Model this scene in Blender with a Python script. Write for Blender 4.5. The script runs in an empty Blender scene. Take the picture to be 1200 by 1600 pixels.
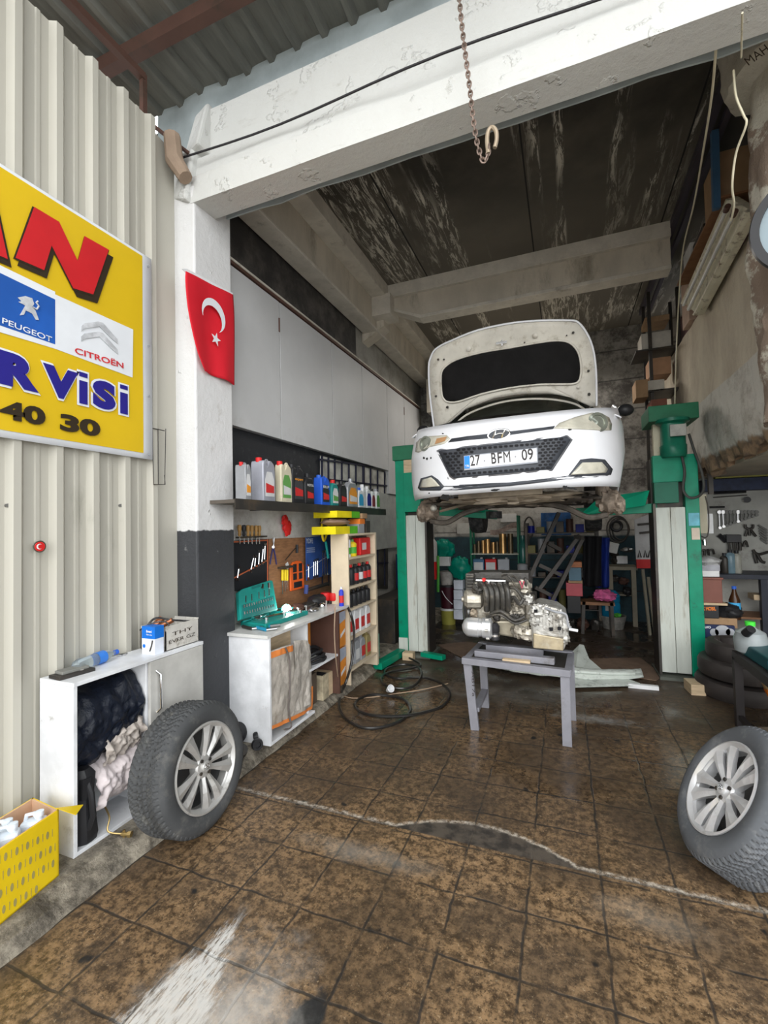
import bpy, bmesh, math, random
from mathutils import Vector as V, Matrix, noise as mnoise
random.seed(7)
PI = math.pi
SC = bpy.context.scene
COL = SC.collection
# ---------------------------------------------------------------- camera
FPX = 714.0
AX = V((0.9293987, 0.03245068, 0.36764793)); AY = V((0.3683906, -0.02082774, -0.92943777)); AZ = V((-0.02250362, 0.9992563, -0.0313118))
CAMP = V((0, 0, 1.5))
cd = bpy.data.cameras.new('camera'); cam = bpy.data.objects.new('camera', cd); COL.objects.link(cam)
cd.sensor_fit = 'VERTICAL'; cd.sensor_height = 32.0; cd.lens = FPX * 32.0 / 1600.0
cd.clip_start = 0.05; cd.clip_end = 200
RW = Matrix((AX, AY, AZ))                     # rows: world axes in camera coordinates
cam.matrix_world = Matrix.Translation(CAMP) @ RW.to_4x4()
SC.camera = cam
# ---------------------------------------------------------------- light
SC.view_settings.view_transform = 'Standard'; SC.view_settings.look = 'None'
SC.view_settings.gamma = 1.0; SC.view_settings.use_curve_mapping = False
SC.view_settings.exposure = 0.35
w = bpy.data.worlds.new('world'); SC.world = w; w.use_nodes = True
bg = w.node_tree.nodes['Background']; bg.inputs[0].default_value = (0.93, 0.97, 1.0, 1); bg.inputs[1].default_value = 2.3
def lamp(name, kind, loc, energy, color=(1, 1, 1), look=None, **kw):
    l = bpy.data.lights.new(name, kind); l.energy = energy; l.color = color
    for k, v in kw.items(): setattr(l, k, v)
    o = bpy.data.objects.new(name, l); COL.objects.link(o); o.location = loc
    if look: o.rotation_euler = (V(look) - V(loc)).to_track_quat('-Z', 'Y').to_euler()
    return o
lamp('overcast_sun', 'SUN', (2, -8, 6), 1.5, (1, 0.97, 0.93), look=(-0.6, 4, 0.2), angle=math.radians(55))
# added fill light without a fixture, brightens the back of the shop
lamp('added_back_fill', 'AREA', (-0.6, 6.9, 3.8), 32, (1, 0.95, 0.88), look=(-0.5, 6.6, 0), shape='RECTANGLE', size=1.6, size_y=0.3)

# ---------------------------------------------------------------- pixel -> place on a real plane
def ray(px, py):
    d = V((px - 600, -(py - 800), -FPX)); return V((AX.dot(d), AY.dot(d), AZ.dot(d)))
def onZ(px, py, z=0.0): d = ray(px, py); return CAMP + d * ((z - 1.5) / d.z)
def onX(px, py, x): d = ray(px, py); return CAMP + d * (x / d.x)
def onY(px, py, y): d = ray(px, py); return CAMP + d * (y / d.y)

# ---------------------------------------------------------------- materials
class NT:
    def __init__(s, name):
        s.m = bpy.data.materials.new(name); s.m.use_nodes = True; s.t = s.m.node_tree; s.n = s.t.nodes
        s.b = s.n['Principled BSDF']; s.tc = s.n.new('ShaderNodeTexCoord'); s.L = s.t.links
    def lk(s, a, b): s.L.new(a, b)
    def noise(s, scale, detail=4, rough=.6, vec=None, dist=0, stretch=None):
        n = s.n.new('ShaderNodeTexNoise'); n.inputs['Scale'].default_value = scale; n.inputs['Detail'].default_value = detail
        n.inputs['Roughness'].default_value = rough; n.inputs['Distortion'].default_value = dist
        v = vec or s.tc.outputs['Object']
        if stretch:
            mp = s.n.new('ShaderNodeMapping'); mp.inputs['Scale'].default_value = stretch; s.lk(v, mp.inputs[0]); v = mp.outputs[0]
        s.lk(v, n.inputs['Vector']); return n.outputs['Fac']
    def ma(s, op, a, b=None, c=None, clamp=False):
        n = s.n.new('ShaderNodeMath'); n.operation = op; n.use_clamp = clamp
        for i, x in enumerate((a, b, c)):
            if x is None: continue
            if isinstance(x, (int, float)): n.inputs[i].default_value = x
            else: s.lk(x, n.inputs[i])
        return n.outputs[0]
    def step(s, x, lo, hi):       # smooth ramp 0..1 between lo and hi
        n = s.n.new('ShaderNodeMapRange'); n.interpolation_type = 'SMOOTHSTEP'
        s.lk(x, n.inputs[0]); n.inputs[1].default_value = lo; n.inputs[2].default_value = hi; return n.outputs[0]
    def mix(s, f, a, b):
        n = s.n.new('ShaderNodeMix'); n.data_type = 'RGBA'
        if isinstance(f, (int, float)): n.inputs[0].default_value = f
        else: s.lk(f, n.inputs[0])
        for i, x in ((6, a), (7, b)):
            if isinstance(x, (tuple, list)): n.inputs[i].default_value = (*x[:3], 1)
            else: s.lk(x, n.inputs[i])
        return n.outputs[2]
    def xyz(s, out='Object'):
        n = s.n.new('ShaderNodeSeparateXYZ'); s.lk(s.tc.outputs[out], n.inputs[0]); return n.outputs
    def bump(s, h, strength=.3, dist=.02):
        n = s.n.new('ShaderNodeBump'); n.inputs['Strength'].default_value = strength; n.inputs['Distance'].default_value = dist
        s.lk(h, n.inputs['Height']); s.lk(n.outputs[0], s.b.inputs['Normal'])
def sc3(c, k): return tuple(min(1, x * k) for x in c)
_M = {}
def M(name, c=(.5, .5, .5), rough=.55, metal=0., var=.12, scale=6., dirt=None, amt=0., dscale=3., bump=0., bscale=40., trans=0., emit=0., coat=0., stretch=None, alpha=1.):
    if name in _M: return _M[name]
    t = NT(name); b = t.b
    f = t.noise(scale, 5, stretch=stretch)
    col = t.mix(t.step(f, .3, .7), sc3(c, 1 - var), sc3(c, 1 + var))
    if dirt and amt > 0:
        g = t.noise(dscale, 9, .7, stretch=stretch)
        col = t.mix(t.step(g, .68 - .36 * amt, .86 - .3 * amt), col, dirt)
    t.lk(col, b.inputs['Base Color'])
    b.inputs['Specular IOR Level'].default_value = .5 if (metal or trans or coat) else .28; b.inputs['Roughness'].default_value = rough; b.inputs['Metallic'].default_value = metal
    if bump: t.bump(t.noise(bscale, 6, .65), bump, .01)
    if trans: b.inputs['Transmission Weight'].default_value = trans; b.inputs['IOR'].default_value = 1.3
    if coat: b.inputs['Coat Weight'].default_value = coat
    if emit: b.inputs['Emission Color'].default_value = (*c, 1); b.inputs['Emission Strength'].default_value = emit
    if alpha < 1: b.inputs['Alpha'].default_value = alpha
    _M[name] = t.m; return t.m
def P(name, c, rough=.45, **k):      # plain coloured plastic or paint with slight grime
    return M(name, c, rough, **{**dict(var=.08, dirt=(.05, .045, .04), amt=.25, dscale=9), **k})

# ---------------------------------------------------------------- objects
WM = {}
def thing(name, label, cat, loc=(0, 0, 0), rot=None, group=None):
    o = bpy.data.objects.new(name, None); COL.objects.link(o); o.empty_display_size = .1
    mat = Matrix.Translation(V(loc)) @ (rot.to_4x4() if rot else Matrix.Identity(4))
    o.matrix_world = mat; WM[o.name] = mat
    o['label'] = label; o['category'] = cat
    if group: o['group'] = group
    return o
class MB:
    def __init__(s): s.v = []; s.f = []; s.mi = []; s.c = 0
    def add(s, vs, fs, flip=False):
        o = len(s.v); s.v += [V(p) for p in vs]
        for f in fs: s.f.append([o + i for i in (reversed(f) if flip else f)]); s.mi.append(s.c)
        return s
    def hexa(s, p):       # 4 bottom, 4 top
        return s.add(p, [(3, 2, 1, 0), (4, 5, 6, 7), (0, 1, 5, 4), (1, 2, 6, 5), (2, 3, 7, 6), (3, 0, 4, 7)])
    def box(s, x0, x1, y0, y1, z0, z1):
        return s.hexa([(x0, y0, z0), (x1, y0, z0), (x1, y1, z0), (x0, y1, z0), (x0, y0, z1), (x1, y0, z1), (x1, y1, z1), (x0, y1, z1)])
    def obox(s, c, h, rot=None, eul=None):
        R = rot or (Matrix.Rotation(eul[2], 3, 'Z') @ Matrix.Rotation(eul[1], 3, 'Y') @ Matrix.Rotation(eul[0], 3, 'X'))
        c = V(c); return s.hexa([c + R @ V((a * h[0], b * h[1], d * h[2])) for d in (-1, 1) for a, b in ((-1, -1), (1, -1), (1, 1), (-1, 1))])
    def bar(s, a, b, w, t, up=(0, 0, 1)):      # rectangular bar from a to b
        a = V(a); b = V(b); d = (b - a).normalized(); u = V(up); x = d.cross(u)
        if x.length < .01: x = d.cross(V((1, 0, 0)))
        x.normalize(); y = x.cross(d)
        q = [(-1, -1), (1, -1), (1, 1), (-1, 1)]
        return s.hexa([a + x * i * w / 2 + y * j * t / 2 for i, j in q] + [b + x * i * w / 2 + y * j * t / 2 for i, j in q])
    def cyl(s, a, b, r0, r1=None, n=14, caps=True):
        a = V(a); b = V(b); r1 = r0 if r1 is None else r1; d = (b - a).normalized()
        x = d.orthogonal().normalized(); y = d.cross(x)
        vs = [p + (x * math.cos(2 * PI * i / n) + y * math.sin(2 * PI * i / n)) * r for p, r in ((a, r0), (b, r1)) for i in range(n)]
        fs = [(i, (i + 1) % n, n + (i + 1) % n, n + i) for i in range(n)]
        if caps: fs += [tuple(reversed(range(n))), tuple(range(n, 2 * n))]
        return s.add(vs, fs)
    def tube(s, pts, r, n=6, closed=False):
        pts = [V(p) for p in pts]; m = len(pts); vs = []; pu = None
        for i, p in enumerate(pts):
            a = pts[(i - 1) % m] if closed or i else p; b = pts[(i + 1) % m] if closed or i < m - 1 else p
            d = (b - a); d = d.normalized() if d.length > 1e-9 else V((0, 0, 1))
            u = d.orthogonal().normalized() if pu is None else (pu - d * pu.dot(d))
            if u.length < 1e-4: u = d.orthogonal()
            u.normalize(); pu = u; w_ = d.cross(u); rr = r[i] if isinstance(r, (list, tuple)) else r
            vs += [p + (u * math.cos(2 * PI * k / n) + w_ * math.sin(2 * PI * k / n)) * rr for k in range(n)]
        fs = [(i * n + k, i * n + (k + 1) % n, ((i + 1) % m) * n + (k + 1) % n, ((i + 1) % m) * n + k) for i in range(m if closed else m - 1) for k in range(n)]
        if not closed: fs += [tuple(reversed(range(n))), tuple(range((m - 1) * n, m * n))]
        return s.add(vs, fs)
    def lathe(s, prof, o=(0, 0, 0), ax=(0, 0, 1), n=24, rf=None, capb=True, capt=True):
        o = V(o); d = V(ax).normalized(); x = d.orthogonal().normalized(); y = d.cross(x); vs = []
        for j, (r, h) in enumerate(prof):
            for i in range(n):
                t = 2 * PI * i / n; rr = rf(t, r, h) if rf else r
                vs.append(o + d * h + (x * math.cos(t) + y * math.sin(t)) * rr)
        m = len(prof); fs = [(j * n + i, j * n + (i + 1) % n, (j + 1) * n + (i + 1) % n, (j + 1) * n + i) for j in range(m - 1) for i in range(n)]
        if capb and prof[0][0] > 1e-6: fs.append(tuple(reversed(range(n))))
        if capt and prof[-1][0] > 1e-6: fs.append(tuple(range((m - 1) * n, m * n)))
        return s.add(vs, fs)
    def prism(s, poly, ext):
        n = len(poly); p = [V(q) for q in poly]; e = V(ext)
        return s.add(p + [q + e for q in p], [tuple(reversed(range(n))), tuple(range(n, 2 * n))] + [(i, (i + 1) % n, n + (i + 1) % n, n + i) for i in range(n)])
    def grid(s, fn, nu, nv):
        return s.add([fn(i / nu, j / nv) for j in range(nv + 1) for i in range(nu + 1)], [(j * (nu + 1) + i, j * (nu + 1) + i + 1, (j + 1) * (nu + 1) + i + 1, (j + 1) * (nu + 1) + i) for j in range(nv) for i in range(nu)])
    def ball(s, c, r, nu=16, nv=10, fn=None):
        c = V(c); r = V((r, r, r)) if isinstance(r, (int, float)) else V(r)
        vs = []
        for j in range(nv + 1):
            ph = PI * j / nv
            for i in range(nu):
                t = 2 * PI * i / nu; d = V((math.sin(ph) * math.cos(t), math.sin(ph) * math.sin(t), math.cos(ph)))
                k = fn(d) if fn else 1
                vs.append(c + V((d.x * r.x, d.y * r.y, d.z * r.z)) * k)
        return s.add(vs, [(j * nu + i, (j + 1) * nu + i, (j + 1) * nu + (i + 1) % nu, j * nu + (i + 1) % nu) for j in range(nv) for i in range(nu)])
    def lumpy(s, c, r, amp=.15, fr=3., nu=28, nv=18, seed=0.):
        return s.ball(c, r, nu, nv, lambda d: 1 + amp * mnoise.fractal(d * fr + V((seed, seed * 2, 0)), 1.0, 2.0, 4) * 1.6)
    def build(s, name, mats, parent=None, local=False, smooth=False, bev=0., solid=0., label=None, cat=None, group=None, kind=None, origin=None, sub=0, ang=35):
        me = bpy.data.meshes.new(name)
        vs = s.v
        loc = V((0, 0, 0))
        if parent is None and not local:
            if origin is None:
                lo = [min(p[i] for p in vs) for i in range(3)]; hi = [max(p[i] for p in vs) for i in range(3)]
                loc = V(((lo[0] + hi[0]) / 2, (lo[1] + hi[1]) / 2, lo[2]))
            else: loc = V(origin)
            vs = [p - loc for p in vs]
        elif parent is not None and not local:
            inv = WM[parent.name].inverted(); vs = [inv @ p for p in vs]
        me.from_pydata([tuple(p) for p in vs], [], s.f)
        for m in (mats if isinstance(mats, (list, tuple)) else [mats]): me.materials.append(m)
        me.polygons.foreach_set('material_index', s.mi)
        if smooth:
            me.polygons.foreach_set('use_smooth', [True] * len(me.polygons))
            try: me.set_sharp_from_angle(angle=math.radians(ang))
            except Exception: pass
        me.validate(); me.update()
        bm = bmesh.new(); bm.from_mesh(me); bmesh.ops.recalc_face_normals(bm, faces=bm.faces); bm.to_mesh(me); bm.free()
        o = bpy.data.objects.new(name, me); COL.objects.link(o); o.location = loc
        if parent is not None: o.parent = parent; WM[o.name] = WM[parent.name]
        else: WM[o.name] = Matrix.Translation(loc)
        if solid: md = o.modifiers.new('solid', 'SOLIDIFY'); md.thickness = solid; md.offset = 0
        if bev: md = o.modifiers.new('bev', 'BEVEL'); md.width = bev; md.segments = 2; md.limit_method = 'ANGLE'; md.angle_limit = math.radians(40)
        if sub: md = o.modifiers.new('sub', 'SUBSURF'); md.levels = sub; md.render_levels = sub
        if label: o['label'] = label
        if cat: o['category'] = cat
        if group: o['group'] = group
        if kind: o['kind'] = kind
        return o
def struct(name, mb, mats, **k): return mb.build(name, mats, kind='structure', **k)
def copy_tree(root, loc, label, group=None, rot=None):
    r = root.copy(); COL.objects.link(r); r['label'] = label
    if group: r['group'] = group
    if rot: r.matrix_world = Matrix.Translation(V(loc)) @ rot.to_4x4()
    else: r.location = loc
    def rec(a, b):
        for ch in list(a.children):
            c = ch.copy(); COL.objects.link(c); c.parent = b; rec(ch, c)
    rec(root, r); return r
def text(body, name, mat, parent, org, xd, yd, size, ext=.0015, bold=0., sx=1., shear=0., align='LEFT', sp=1., out=None, label=None):
    """writing as real raised lettering: org = baseline start, xd / yd = writing and up directions"""
    cu = bpy.data.curves.new(name, 'FONT'); cu.body = body; cu.size = size; cu.extrude = ext; cu.offset = bold; cu.shear = shear; cu.align_x = align; cu.space_character = sp; cu.resolution_u = 3
    tmp = bpy.data.objects.new('t', cu); COL.objects.link(tmp); bpy.context.view_layer.update()
    me = bpy.data.meshes.new_from_object(tmp.evaluated_get(bpy.context.evaluated_depsgraph_get()))
    bpy.data.objects.remove(tmp); X = V(xd).normalized(); Y = V(yd); Y = (Y - X * Y.dot(X)).normalized(); Z = X.cross(Y)
    mat4 = Matrix(((X.x * sx, Y.x, Z.x, org[0]), (X.y * sx, Y.y, Z.y, org[1]), (X.z * sx, Y.z, Z.z, org[2]), (0, 0, 0, 1)))
    me.transform(WM[parent.name].inverted() @ mat4)
    me.materials.clear(); me.materials.append(mat)
    o = bpy.data.objects.new(name, me); COL.objects.link(o); o.parent = parent; WM[o.name] = WM[parent.name]
    if label: o['label'] = label
    return o
def spline(pts, k=8, closed=False):      # Catmull-Rom
    pts = [V(p) for p in pts]; out = []; n = len(pts)
    rng = range(n) if closed else range(n - 1)
    for i in rng:
        p0 = pts[(i - 1) % n] if closed or i else pts[0]; p1 = pts[i]; p2 = pts[(i + 1) % n]; p3 = pts[(i + 2) % n] if closed or i < n - 2 else pts[-1]
        for j in range(k):
            t = j / k; out.append(.5 * ((2 * p1) + (p2 - p0) * t + (2 * p0 - 5 * p1 + 4 * p2 - p3) * t * t + (3 * p1 - p0 - 3 * p2 + p3) * t ** 3))
    if not closed: out.append(pts[-1])
    return out

WHITE = (.78, .78, .76)
m_white = M('white_laminate', (.72, .73, .75), .35, dirt=(.33, .31, .28), amt=.22, dscale=7)
m_plaster = M('white_plaster', (.74, .73, .70), .75, var=.06, dirt=(.42, .40, .36), amt=.3, dscale=4, bump=.35, bscale=14)
m_black = P('black_plastic', (.02, .02, .022), .4); m_rub = M('rubber', (.035, .036, .038), .65, var=.3, dirt=(.11, .105, .10), amt=.7, dscale=12, bump=.2)
m_steel = M('steel', (.42, .42, .42), .35, 1., dirt=(.12, .1, .08), amt=.4); m_chrome = M('chrome', (.8, .8, .8), .15, 1., var=.03)
m_dark = M('dark_steel', (.06, .055, .05), .5, .6, dirt=(.12, .09, .06), amt=.5); m_rust = M('brown_steel', (.095, .045, .032), .6, .1, dirt=(.05, .03, .02), amt=.5)
m_wood = M('pale_wood', (.55, .42, .27), .6, var=.15, stretch=(1, 1, 6)); m_ply = M('brown_wood', (.26, .13, .065), .55, var=.2, stretch=(1, 2, 9))
m_card = M('cardboard', (.36, .23, .13), .8, var=.12, dirt=(.14, .09, .05), amt=.3)
m_red = P('red', (.62, .02, .02)); m_blue = P('blue', (.03, .12, .55)); m_yel = P('yellow', (.75, .55, .02)); m_or = P('orange', (.75, .2, .03)); m_grn = P('green', (.08, .4, .05)); m_teal = P('teal', (.01, .27, .25)); m_pw = P('white_plastic', (.75, .76, .77), .35); m_grey = P('grey_plastic', (.3, .31, .33), .35); m_cream = P('cream_plastic', (.62, .57, .42), .4)
m_lift = M('green_lift_paint', (.0, .25, .14), .4, dirt=(.02, .06, .04), amt=.35, dscale=5)
# ================================================================ SETTING
# ---- floor: mottled brown terrazzo tiles, grimy dark joints, oily and damp, white dust marks
t = NT('floor_tiles'); X, Y, Z = t.xyz()
def cell(a, off, size): return t.ma('ABSOLUTE', t.ma('SUBTRACT', t.ma('FRACT', t.ma('DIVIDE', t.ma('ADD', a, off), size)), .5))
wob = t.ma('MULTIPLY', t.ma('SUBTRACT', t.noise(7, 3), .5), .03)
gx = cell(t.ma('ADD', X, wob), .187 + 28 * .28 + .14 - .14, .28); gy = cell(t.ma('ADD', Y, wob), -1.59 + 28 * .28 + .0, .28)
line = t.ma('MAXIMUM', gx, gy)               # .5 at the joints
g1 = t.noise(26, 8, .75); g2 = t.noise(75, 3, .7); g3 = t.noise(2.2, 5, .6)
c = t.mix(t.step(g1, .38, .62), (.05, .031, .016), (.29, .182, .092))
c = t.mix(t.step(g2, .58, .74), c, (.42, .31, .19))
c = t.mix(t.ma('MULTIPLY', t.step(g2, .44, .34), .8), c, (.03, .02, .012))
c = t.mix(t.ma('MULTIPLY', t.step(g3, .40, .60), .62), c, (.055, .038, .024))
g4 = t.noise(3.3, 6, .7, stretch=(1, .45, 1)); c = t.mix(t.ma('MULTIPLY', t.step(g4, .54, .68), .55), c, (.035, .027, .02))        # oil soaked areas
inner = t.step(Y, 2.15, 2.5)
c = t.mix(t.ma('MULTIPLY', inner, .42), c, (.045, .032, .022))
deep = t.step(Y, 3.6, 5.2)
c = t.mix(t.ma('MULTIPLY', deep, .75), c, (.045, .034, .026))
jo = t.ma('MULTIPLY', t.step(line, .475, .492), t.step(t.noise(5, 4), .3, .52))
jo = t.ma('MULTIPLY', jo, t.ma('SUBTRACT', 1, t.ma('MULTIPLY', deep, .9)))
c = t.mix(t.ma('MULTIPLY', jo, .85), c, (.022, .02, .018))
spots = t.step(t.noise(9, 2, .4), .70, .76)
c = t.mix(spots, c, (.015, .014, .013))
# worn dark stain in the foreground
def blob(cx, cy, rx, ry, ns=6, amp=1.2, soft=None):
    a = t.ma('DIVIDE', t.ma('SUBTRACT', X, cx), rx); b = t.ma('DIVIDE', t.ma('SUBTRACT', Y, cy), ry)
    d = t.ma('SQRT', t.ma('ADD', t.ma('MULTIPLY', a, a), t.ma('MULTIPLY', b, b)))
    d = t.ma('ADD', d, t.ma('MULTIPLY', t.ma('SUBTRACT', t.noise(ns, 6, .7), .5), amp))
    return t.step(d, 1.0, .7 if amp < 1.5 else -.1)
c = t.mix(blob(-.78, 1.18, .06, .2), c, (.02, .02, .02))
c = t.mix(blob(-.66, 1.03, .3, .1, 8), c, (.02, .02, .02))
# white dust streak left of the foreground, dragged along the view of the door
sx = t.ma('ADD', t.ma('SUBTRACT', X, -1.20), t.ma('MULTIPLY', t.ma('SUBTRACT', Y, 1.25), .10))
w_ = t.ma('ADD', t.ma('ABSOLUTE', sx), t.ma('MULTIPLY', t.ma('SUBTRACT', t.noise(10, 8, .8, stretch=(3, .7, 1)), .5), .30))
wid = t.step(Y, 1.52, 1.02)
dust = t.ma('MULTIPLY', t.step(t.ma('SUBTRACT', w_, t.ma('MULTIPLY', wid, .13)), .03, -.03), t.step(Y, 1.55, 1.38))
trd = t.noise(42, 5, .7, stretch=(2.2, .3, 1))
dust = t.ma('MULTIPLY', dust, t.step(trd, .36, .52))
c = t.mix(t.ma('MULTIPLY', dust, .7), c, (.78, .78, .76))
film = blob(-1.02, 1.10, .34, .42, 5, 1.6)
c = t.mix(t.ma('MULTIPLY', film, .75), c, (.55, .52, .48))
film2 = blob(-.9, 1.95, .5, .10, 6, 1.6); c = t.mix(t.ma('MULTIPLY', film2, .28), c, (.5, .46, .4))
film3 = blob(.25, 2.0, .3, .12, 6, 1.6); c = t.mix(t.ma('MULTIPLY', film3, .25), c, (.4, .36, .3))
# chipped strip with the worn door track: dark bare patch and chalky line
px_ = t.ma('DIVIDE', t.ma('SUBTRACT', X, -.42), .42)
arch = t.ma('MULTIPLY', t.ma('SUBTRACT', 1, t.ma('MULTIPLY', px_, px_), None, True), .14)
lc = t.ma('ADD', 2.185, arch)
dy = t.ma('SUBTRACT', Y, t.ma('ADD', lc, t.ma('MULTIPLY', t.ma('SUBTRACT', t.noise(18, 5, .7), .5), .035)))
bare = t.ma('MULTIPLY', t.step(dy, .005, -.01), t.step(t.ma('SUBTRACT', Y, 2.172), -.004, .004))
c = t.mix(bare, c, t.mix(t.step(t.noise(12, 4), .4, .6), (.035, .03, .026), (.085, .07, .055)))
chalk = t.ma('MULTIPLY', t.step(t.ma('ABSOLUTE', t.ma('SUBTRACT', dy, .004)), .022, .0), t.step(t.noise(34, 6, .8), .38, .62))
c = t.mix(t.ma('MULTIPLY', chalk, .85), c, (.55, .50, .42))
# pale scraped dust by the stands
sc_ = blob(-.5, 4.15, .9, .33, 7, 2.0); c = t.mix(t.ma('MULTIPLY', sc_, .38), c, (.36, .35, .32))
sc2 = blob(.15, 3.85, .4, .12, 14, 2.4); c = t.mix(t.ma('MULTIPLY', sc2, .4), c, (.45, .45, .43))
far_ = t.step(Y, -.3, -1.0); c = t.mix(far_, c, (.50, .48, .45))  # street behind the camera, lightened so it bounces light under the beam
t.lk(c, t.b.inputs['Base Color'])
wet = t.ma('MULTIPLY', t.step(t.noise(1.7, 4, .6), .40, .60), t.ma('MAXIMUM', t.ma('MULTIPLY', t.step(Y, 2.2, 2.9), .95), .45))
r = t.ma('SUBTRACT', .58, t.ma('MULTIPLY', wet, .50))
r = t.ma('ADD', r, t.ma('MULTIPLY', t.ma('SUBTRACT', g1, .5), .3), None, True)
t.lk(r, t.b.inputs['Roughness'])
t.bump(t.ma('ADD', t.ma('MULTIPLY', jo, -.8), t.ma('MULTIPLY', g1, .35)), .35, .006)
mb = MB(); mb.add([(-12, -14, 0), (12, -14, 0), (12, 7.75, 0), (-12, 7.75, 0)], [(0, 1, 2, 3)])
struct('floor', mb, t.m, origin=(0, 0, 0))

# ---- raised ledge along the left wall, broken concrete nose
t = NT('ledge_concrete'); f = t.noise(9, 8, .75); c = t.mix(t.step(f, .35, .65), (.10, .085, .065), (.42, .37, .29)); t.lk(c, t.b.inputs['Base Color']); t.b.inputs['Roughness'].default_value = .85; t.bump(t.noise(22, 8, .75), .9, .03)
def ledge(u, v):
    y = -1 + u * 8.7; n = mnoise.fractal(V((y * 5, 3, 1)), 1, 2, 4)
    pts = [(-2.45, .08), (-2.05, .08), (-1.96 + .025 * n, .078), (-1.905 + .03 * n, .045 + .02 * n), (-1.87 + .012 * n, .0), (-1.87, -.02)]
    i = min(4, int(v * 5)); a = pts[i]; b = pts[min(5, i + 1)]; k = v * 5 - i
    return V((a[0] + (b[0] - a[0]) * k, y, a[1] + (b[1] - a[1]) * k))
mb = MB(); mb.grid(ledge, 260, 5); struct('trim_1', mb, t.m)
# ---- outside left wall: cream trapezoid sheet metal
m_corr = M('cream_sheet_metal', (.47, .45, .39), .5, var=.05, scale=2, dirt=(.30, .29, .24), amt=.22, dscale=3, stretch=(1, 1, .3))
mb = MB(); prof = []; y = 2.085
while y > -1.2:      # ribs
    prof += [(y, -2.315), (y - .028, -2.28), (y - .058, -2.28), (y - .075, -2.315), (y - .115, -2.315), (y - .12, -2.309), (y - .135, -2.309), (y - .14, -2.315)]; y -= .186
ys = [p[0] for p in prof]
def topz(y): return 4.06 if y > .9 else 4.06
vs = []
for (yy, xx) in prof: vs += [(xx, yy, .06), (xx, yy, topz(yy))]
mb.add(vs, [(2 * i, 2 * i + 1, 2 * i + 3, 2 * i + 2) for i in range(len(prof) - 1)])
mb.add([(-2.33, 2.25, .06), (-2.33, 2.25, 4.0), (-2.315, 2.085, 4.0), (-2.315, 2.085, .06)], [(0, 1, 2, 3)])
struct('wall_outside_left', mb, m_corr, solid=.004)
m_scr = M('screw_head', (.2, .2, .19), .5, .5)
# ---- column, half painted black
t = NT('column_paint'); X, Y, Z = t.xyz('Object'); n1 = t.noise(18, 5); n2 = t.noise(4, 8, .7)
c = t.mix(t.step(n2, .62, .74), (.68, .675, .67), (.52, .50, .47)); c2 = t.mix(t.step(n1, .66, .74), (.038, .04, .045), (.14, .14, .14))
e = t.ma('ADD', Z, t.ma('MULTIPLY', t.ma('SUBTRACT', n1, .5), .03)); c = t.mix(t.step(e, 1.505, 1.495), c, c2)
t.lk(c, t.b.inputs['Base Color']); t.b.inputs['Roughness'].default_value = .55; t.bump(t.ma('ADD', t.noise(9, 8, .7), t.step(t.noise(7, 3), .68, .72)), .45, .025)
mb = MB(); mb.box(-2.44, -2.162, 2.25, 2.60, 0, 3.74)
mb.hexa([(-2.44, 2.30, 3.74), (-2.20, 2.30, 3.74), (-2.20, 2.58, 3.74), (-2.44, 2.58, 3.74), (-2.44, 2.36, 3.95), (-2.3, 2.36, 3.95), (-2.3, 2.58, 3.95), (-2.44, 2.58, 3.95)])
struct('wall_column_left', mb, t.m, origin=(0, 0, 0), bev=.012)
# ---- big white concrete beam over the opening
t = NT('beam_paint'); n2 = t.noise(3.5, 8, .72, stretch=(.6, 1, 2)); c = t.mix(t.step(n2, .60, .75), (.60, .60, .575), (.44, .43, .39)); t.lk(c, t.b.inputs['Base Color']); t.b.inputs['Roughness'].default_value = .8; t.bump(t.ma('ADD', t.noise(6, 8, .75), t.step(t.noise(5, 5), .6, .64)), .5, .03)
def beam(name, prof, x0, x1, mat, n=60, amp=.012, ends=True):
    mb = MB(); k = len(prof)
    def fn(u, v):
        i = round(v * k) % k; x = x0 + u * (x1 - x0); a = prof[i]
        q = mnoise.fractal(V((x * 2.2, i * 1.7, 0)), 1, 2, 4) * amp
        return V((x, a[0] + q, a[1] + q * .7))
    mb.grid(fn, n, k)
    if ends:
        for x in (x0, x1): mb.add([(x, a, b) for a, b in prof], [tuple(range(k))])
    return struct(name, mb, mat)
beam('trim_2', [(2.25, 3.62), (2.25, 3.79), (2.30, 3.84), (2.32, 3.97), (2.36, 4.0), (2.36, 4.32), (2.66, 4.32), (2.66, 4.0), (2.43, 3.62)], -2.19, 6.5, t.m, ends=True)
mb = MB(); mb.hexa([(-2.45, 2.28, 3.74), (-2.19, 2.2, 3.62), (-2.19, 2.5, 3.62), (-2.45, 2.5, 3.78), (-2.42, 2.30, 4.02), (-2.19, 2.28, 4.05), (-2.19, 2.5, 4.05), (-2.42, 2.5, 4.02)])
mb.hexa([(-2.30, 2.30, 4.0), (-2.12, 2.24, 4.0), (-2.12, 2.5, 4.0), (-2.30, 2.5, 4.0), (-2.24, 2.34, 4.3), (-2.12, 2.34, 4.36), (-2.12, 2.5, 4.36), (-2.24, 2.5, 4.3)])
struct('trim_3', mb, t.m, bev=.02)
# ---- grey-blue flashing above the beam
m_flash = M('grey_flashing', (.40, .45, .46), .6, var=.15, scale=3)
mb = MB(); mb.grid(lambda u, v: V((-2.8 + u * 9.3, 2.56 + .03 * mnoise.noise(V((u * 30, v, 0))), 3.7 + v * 1.06)), 60, 3); struct('wall_above_beam', mb, m_flash, solid=.01)
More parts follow.
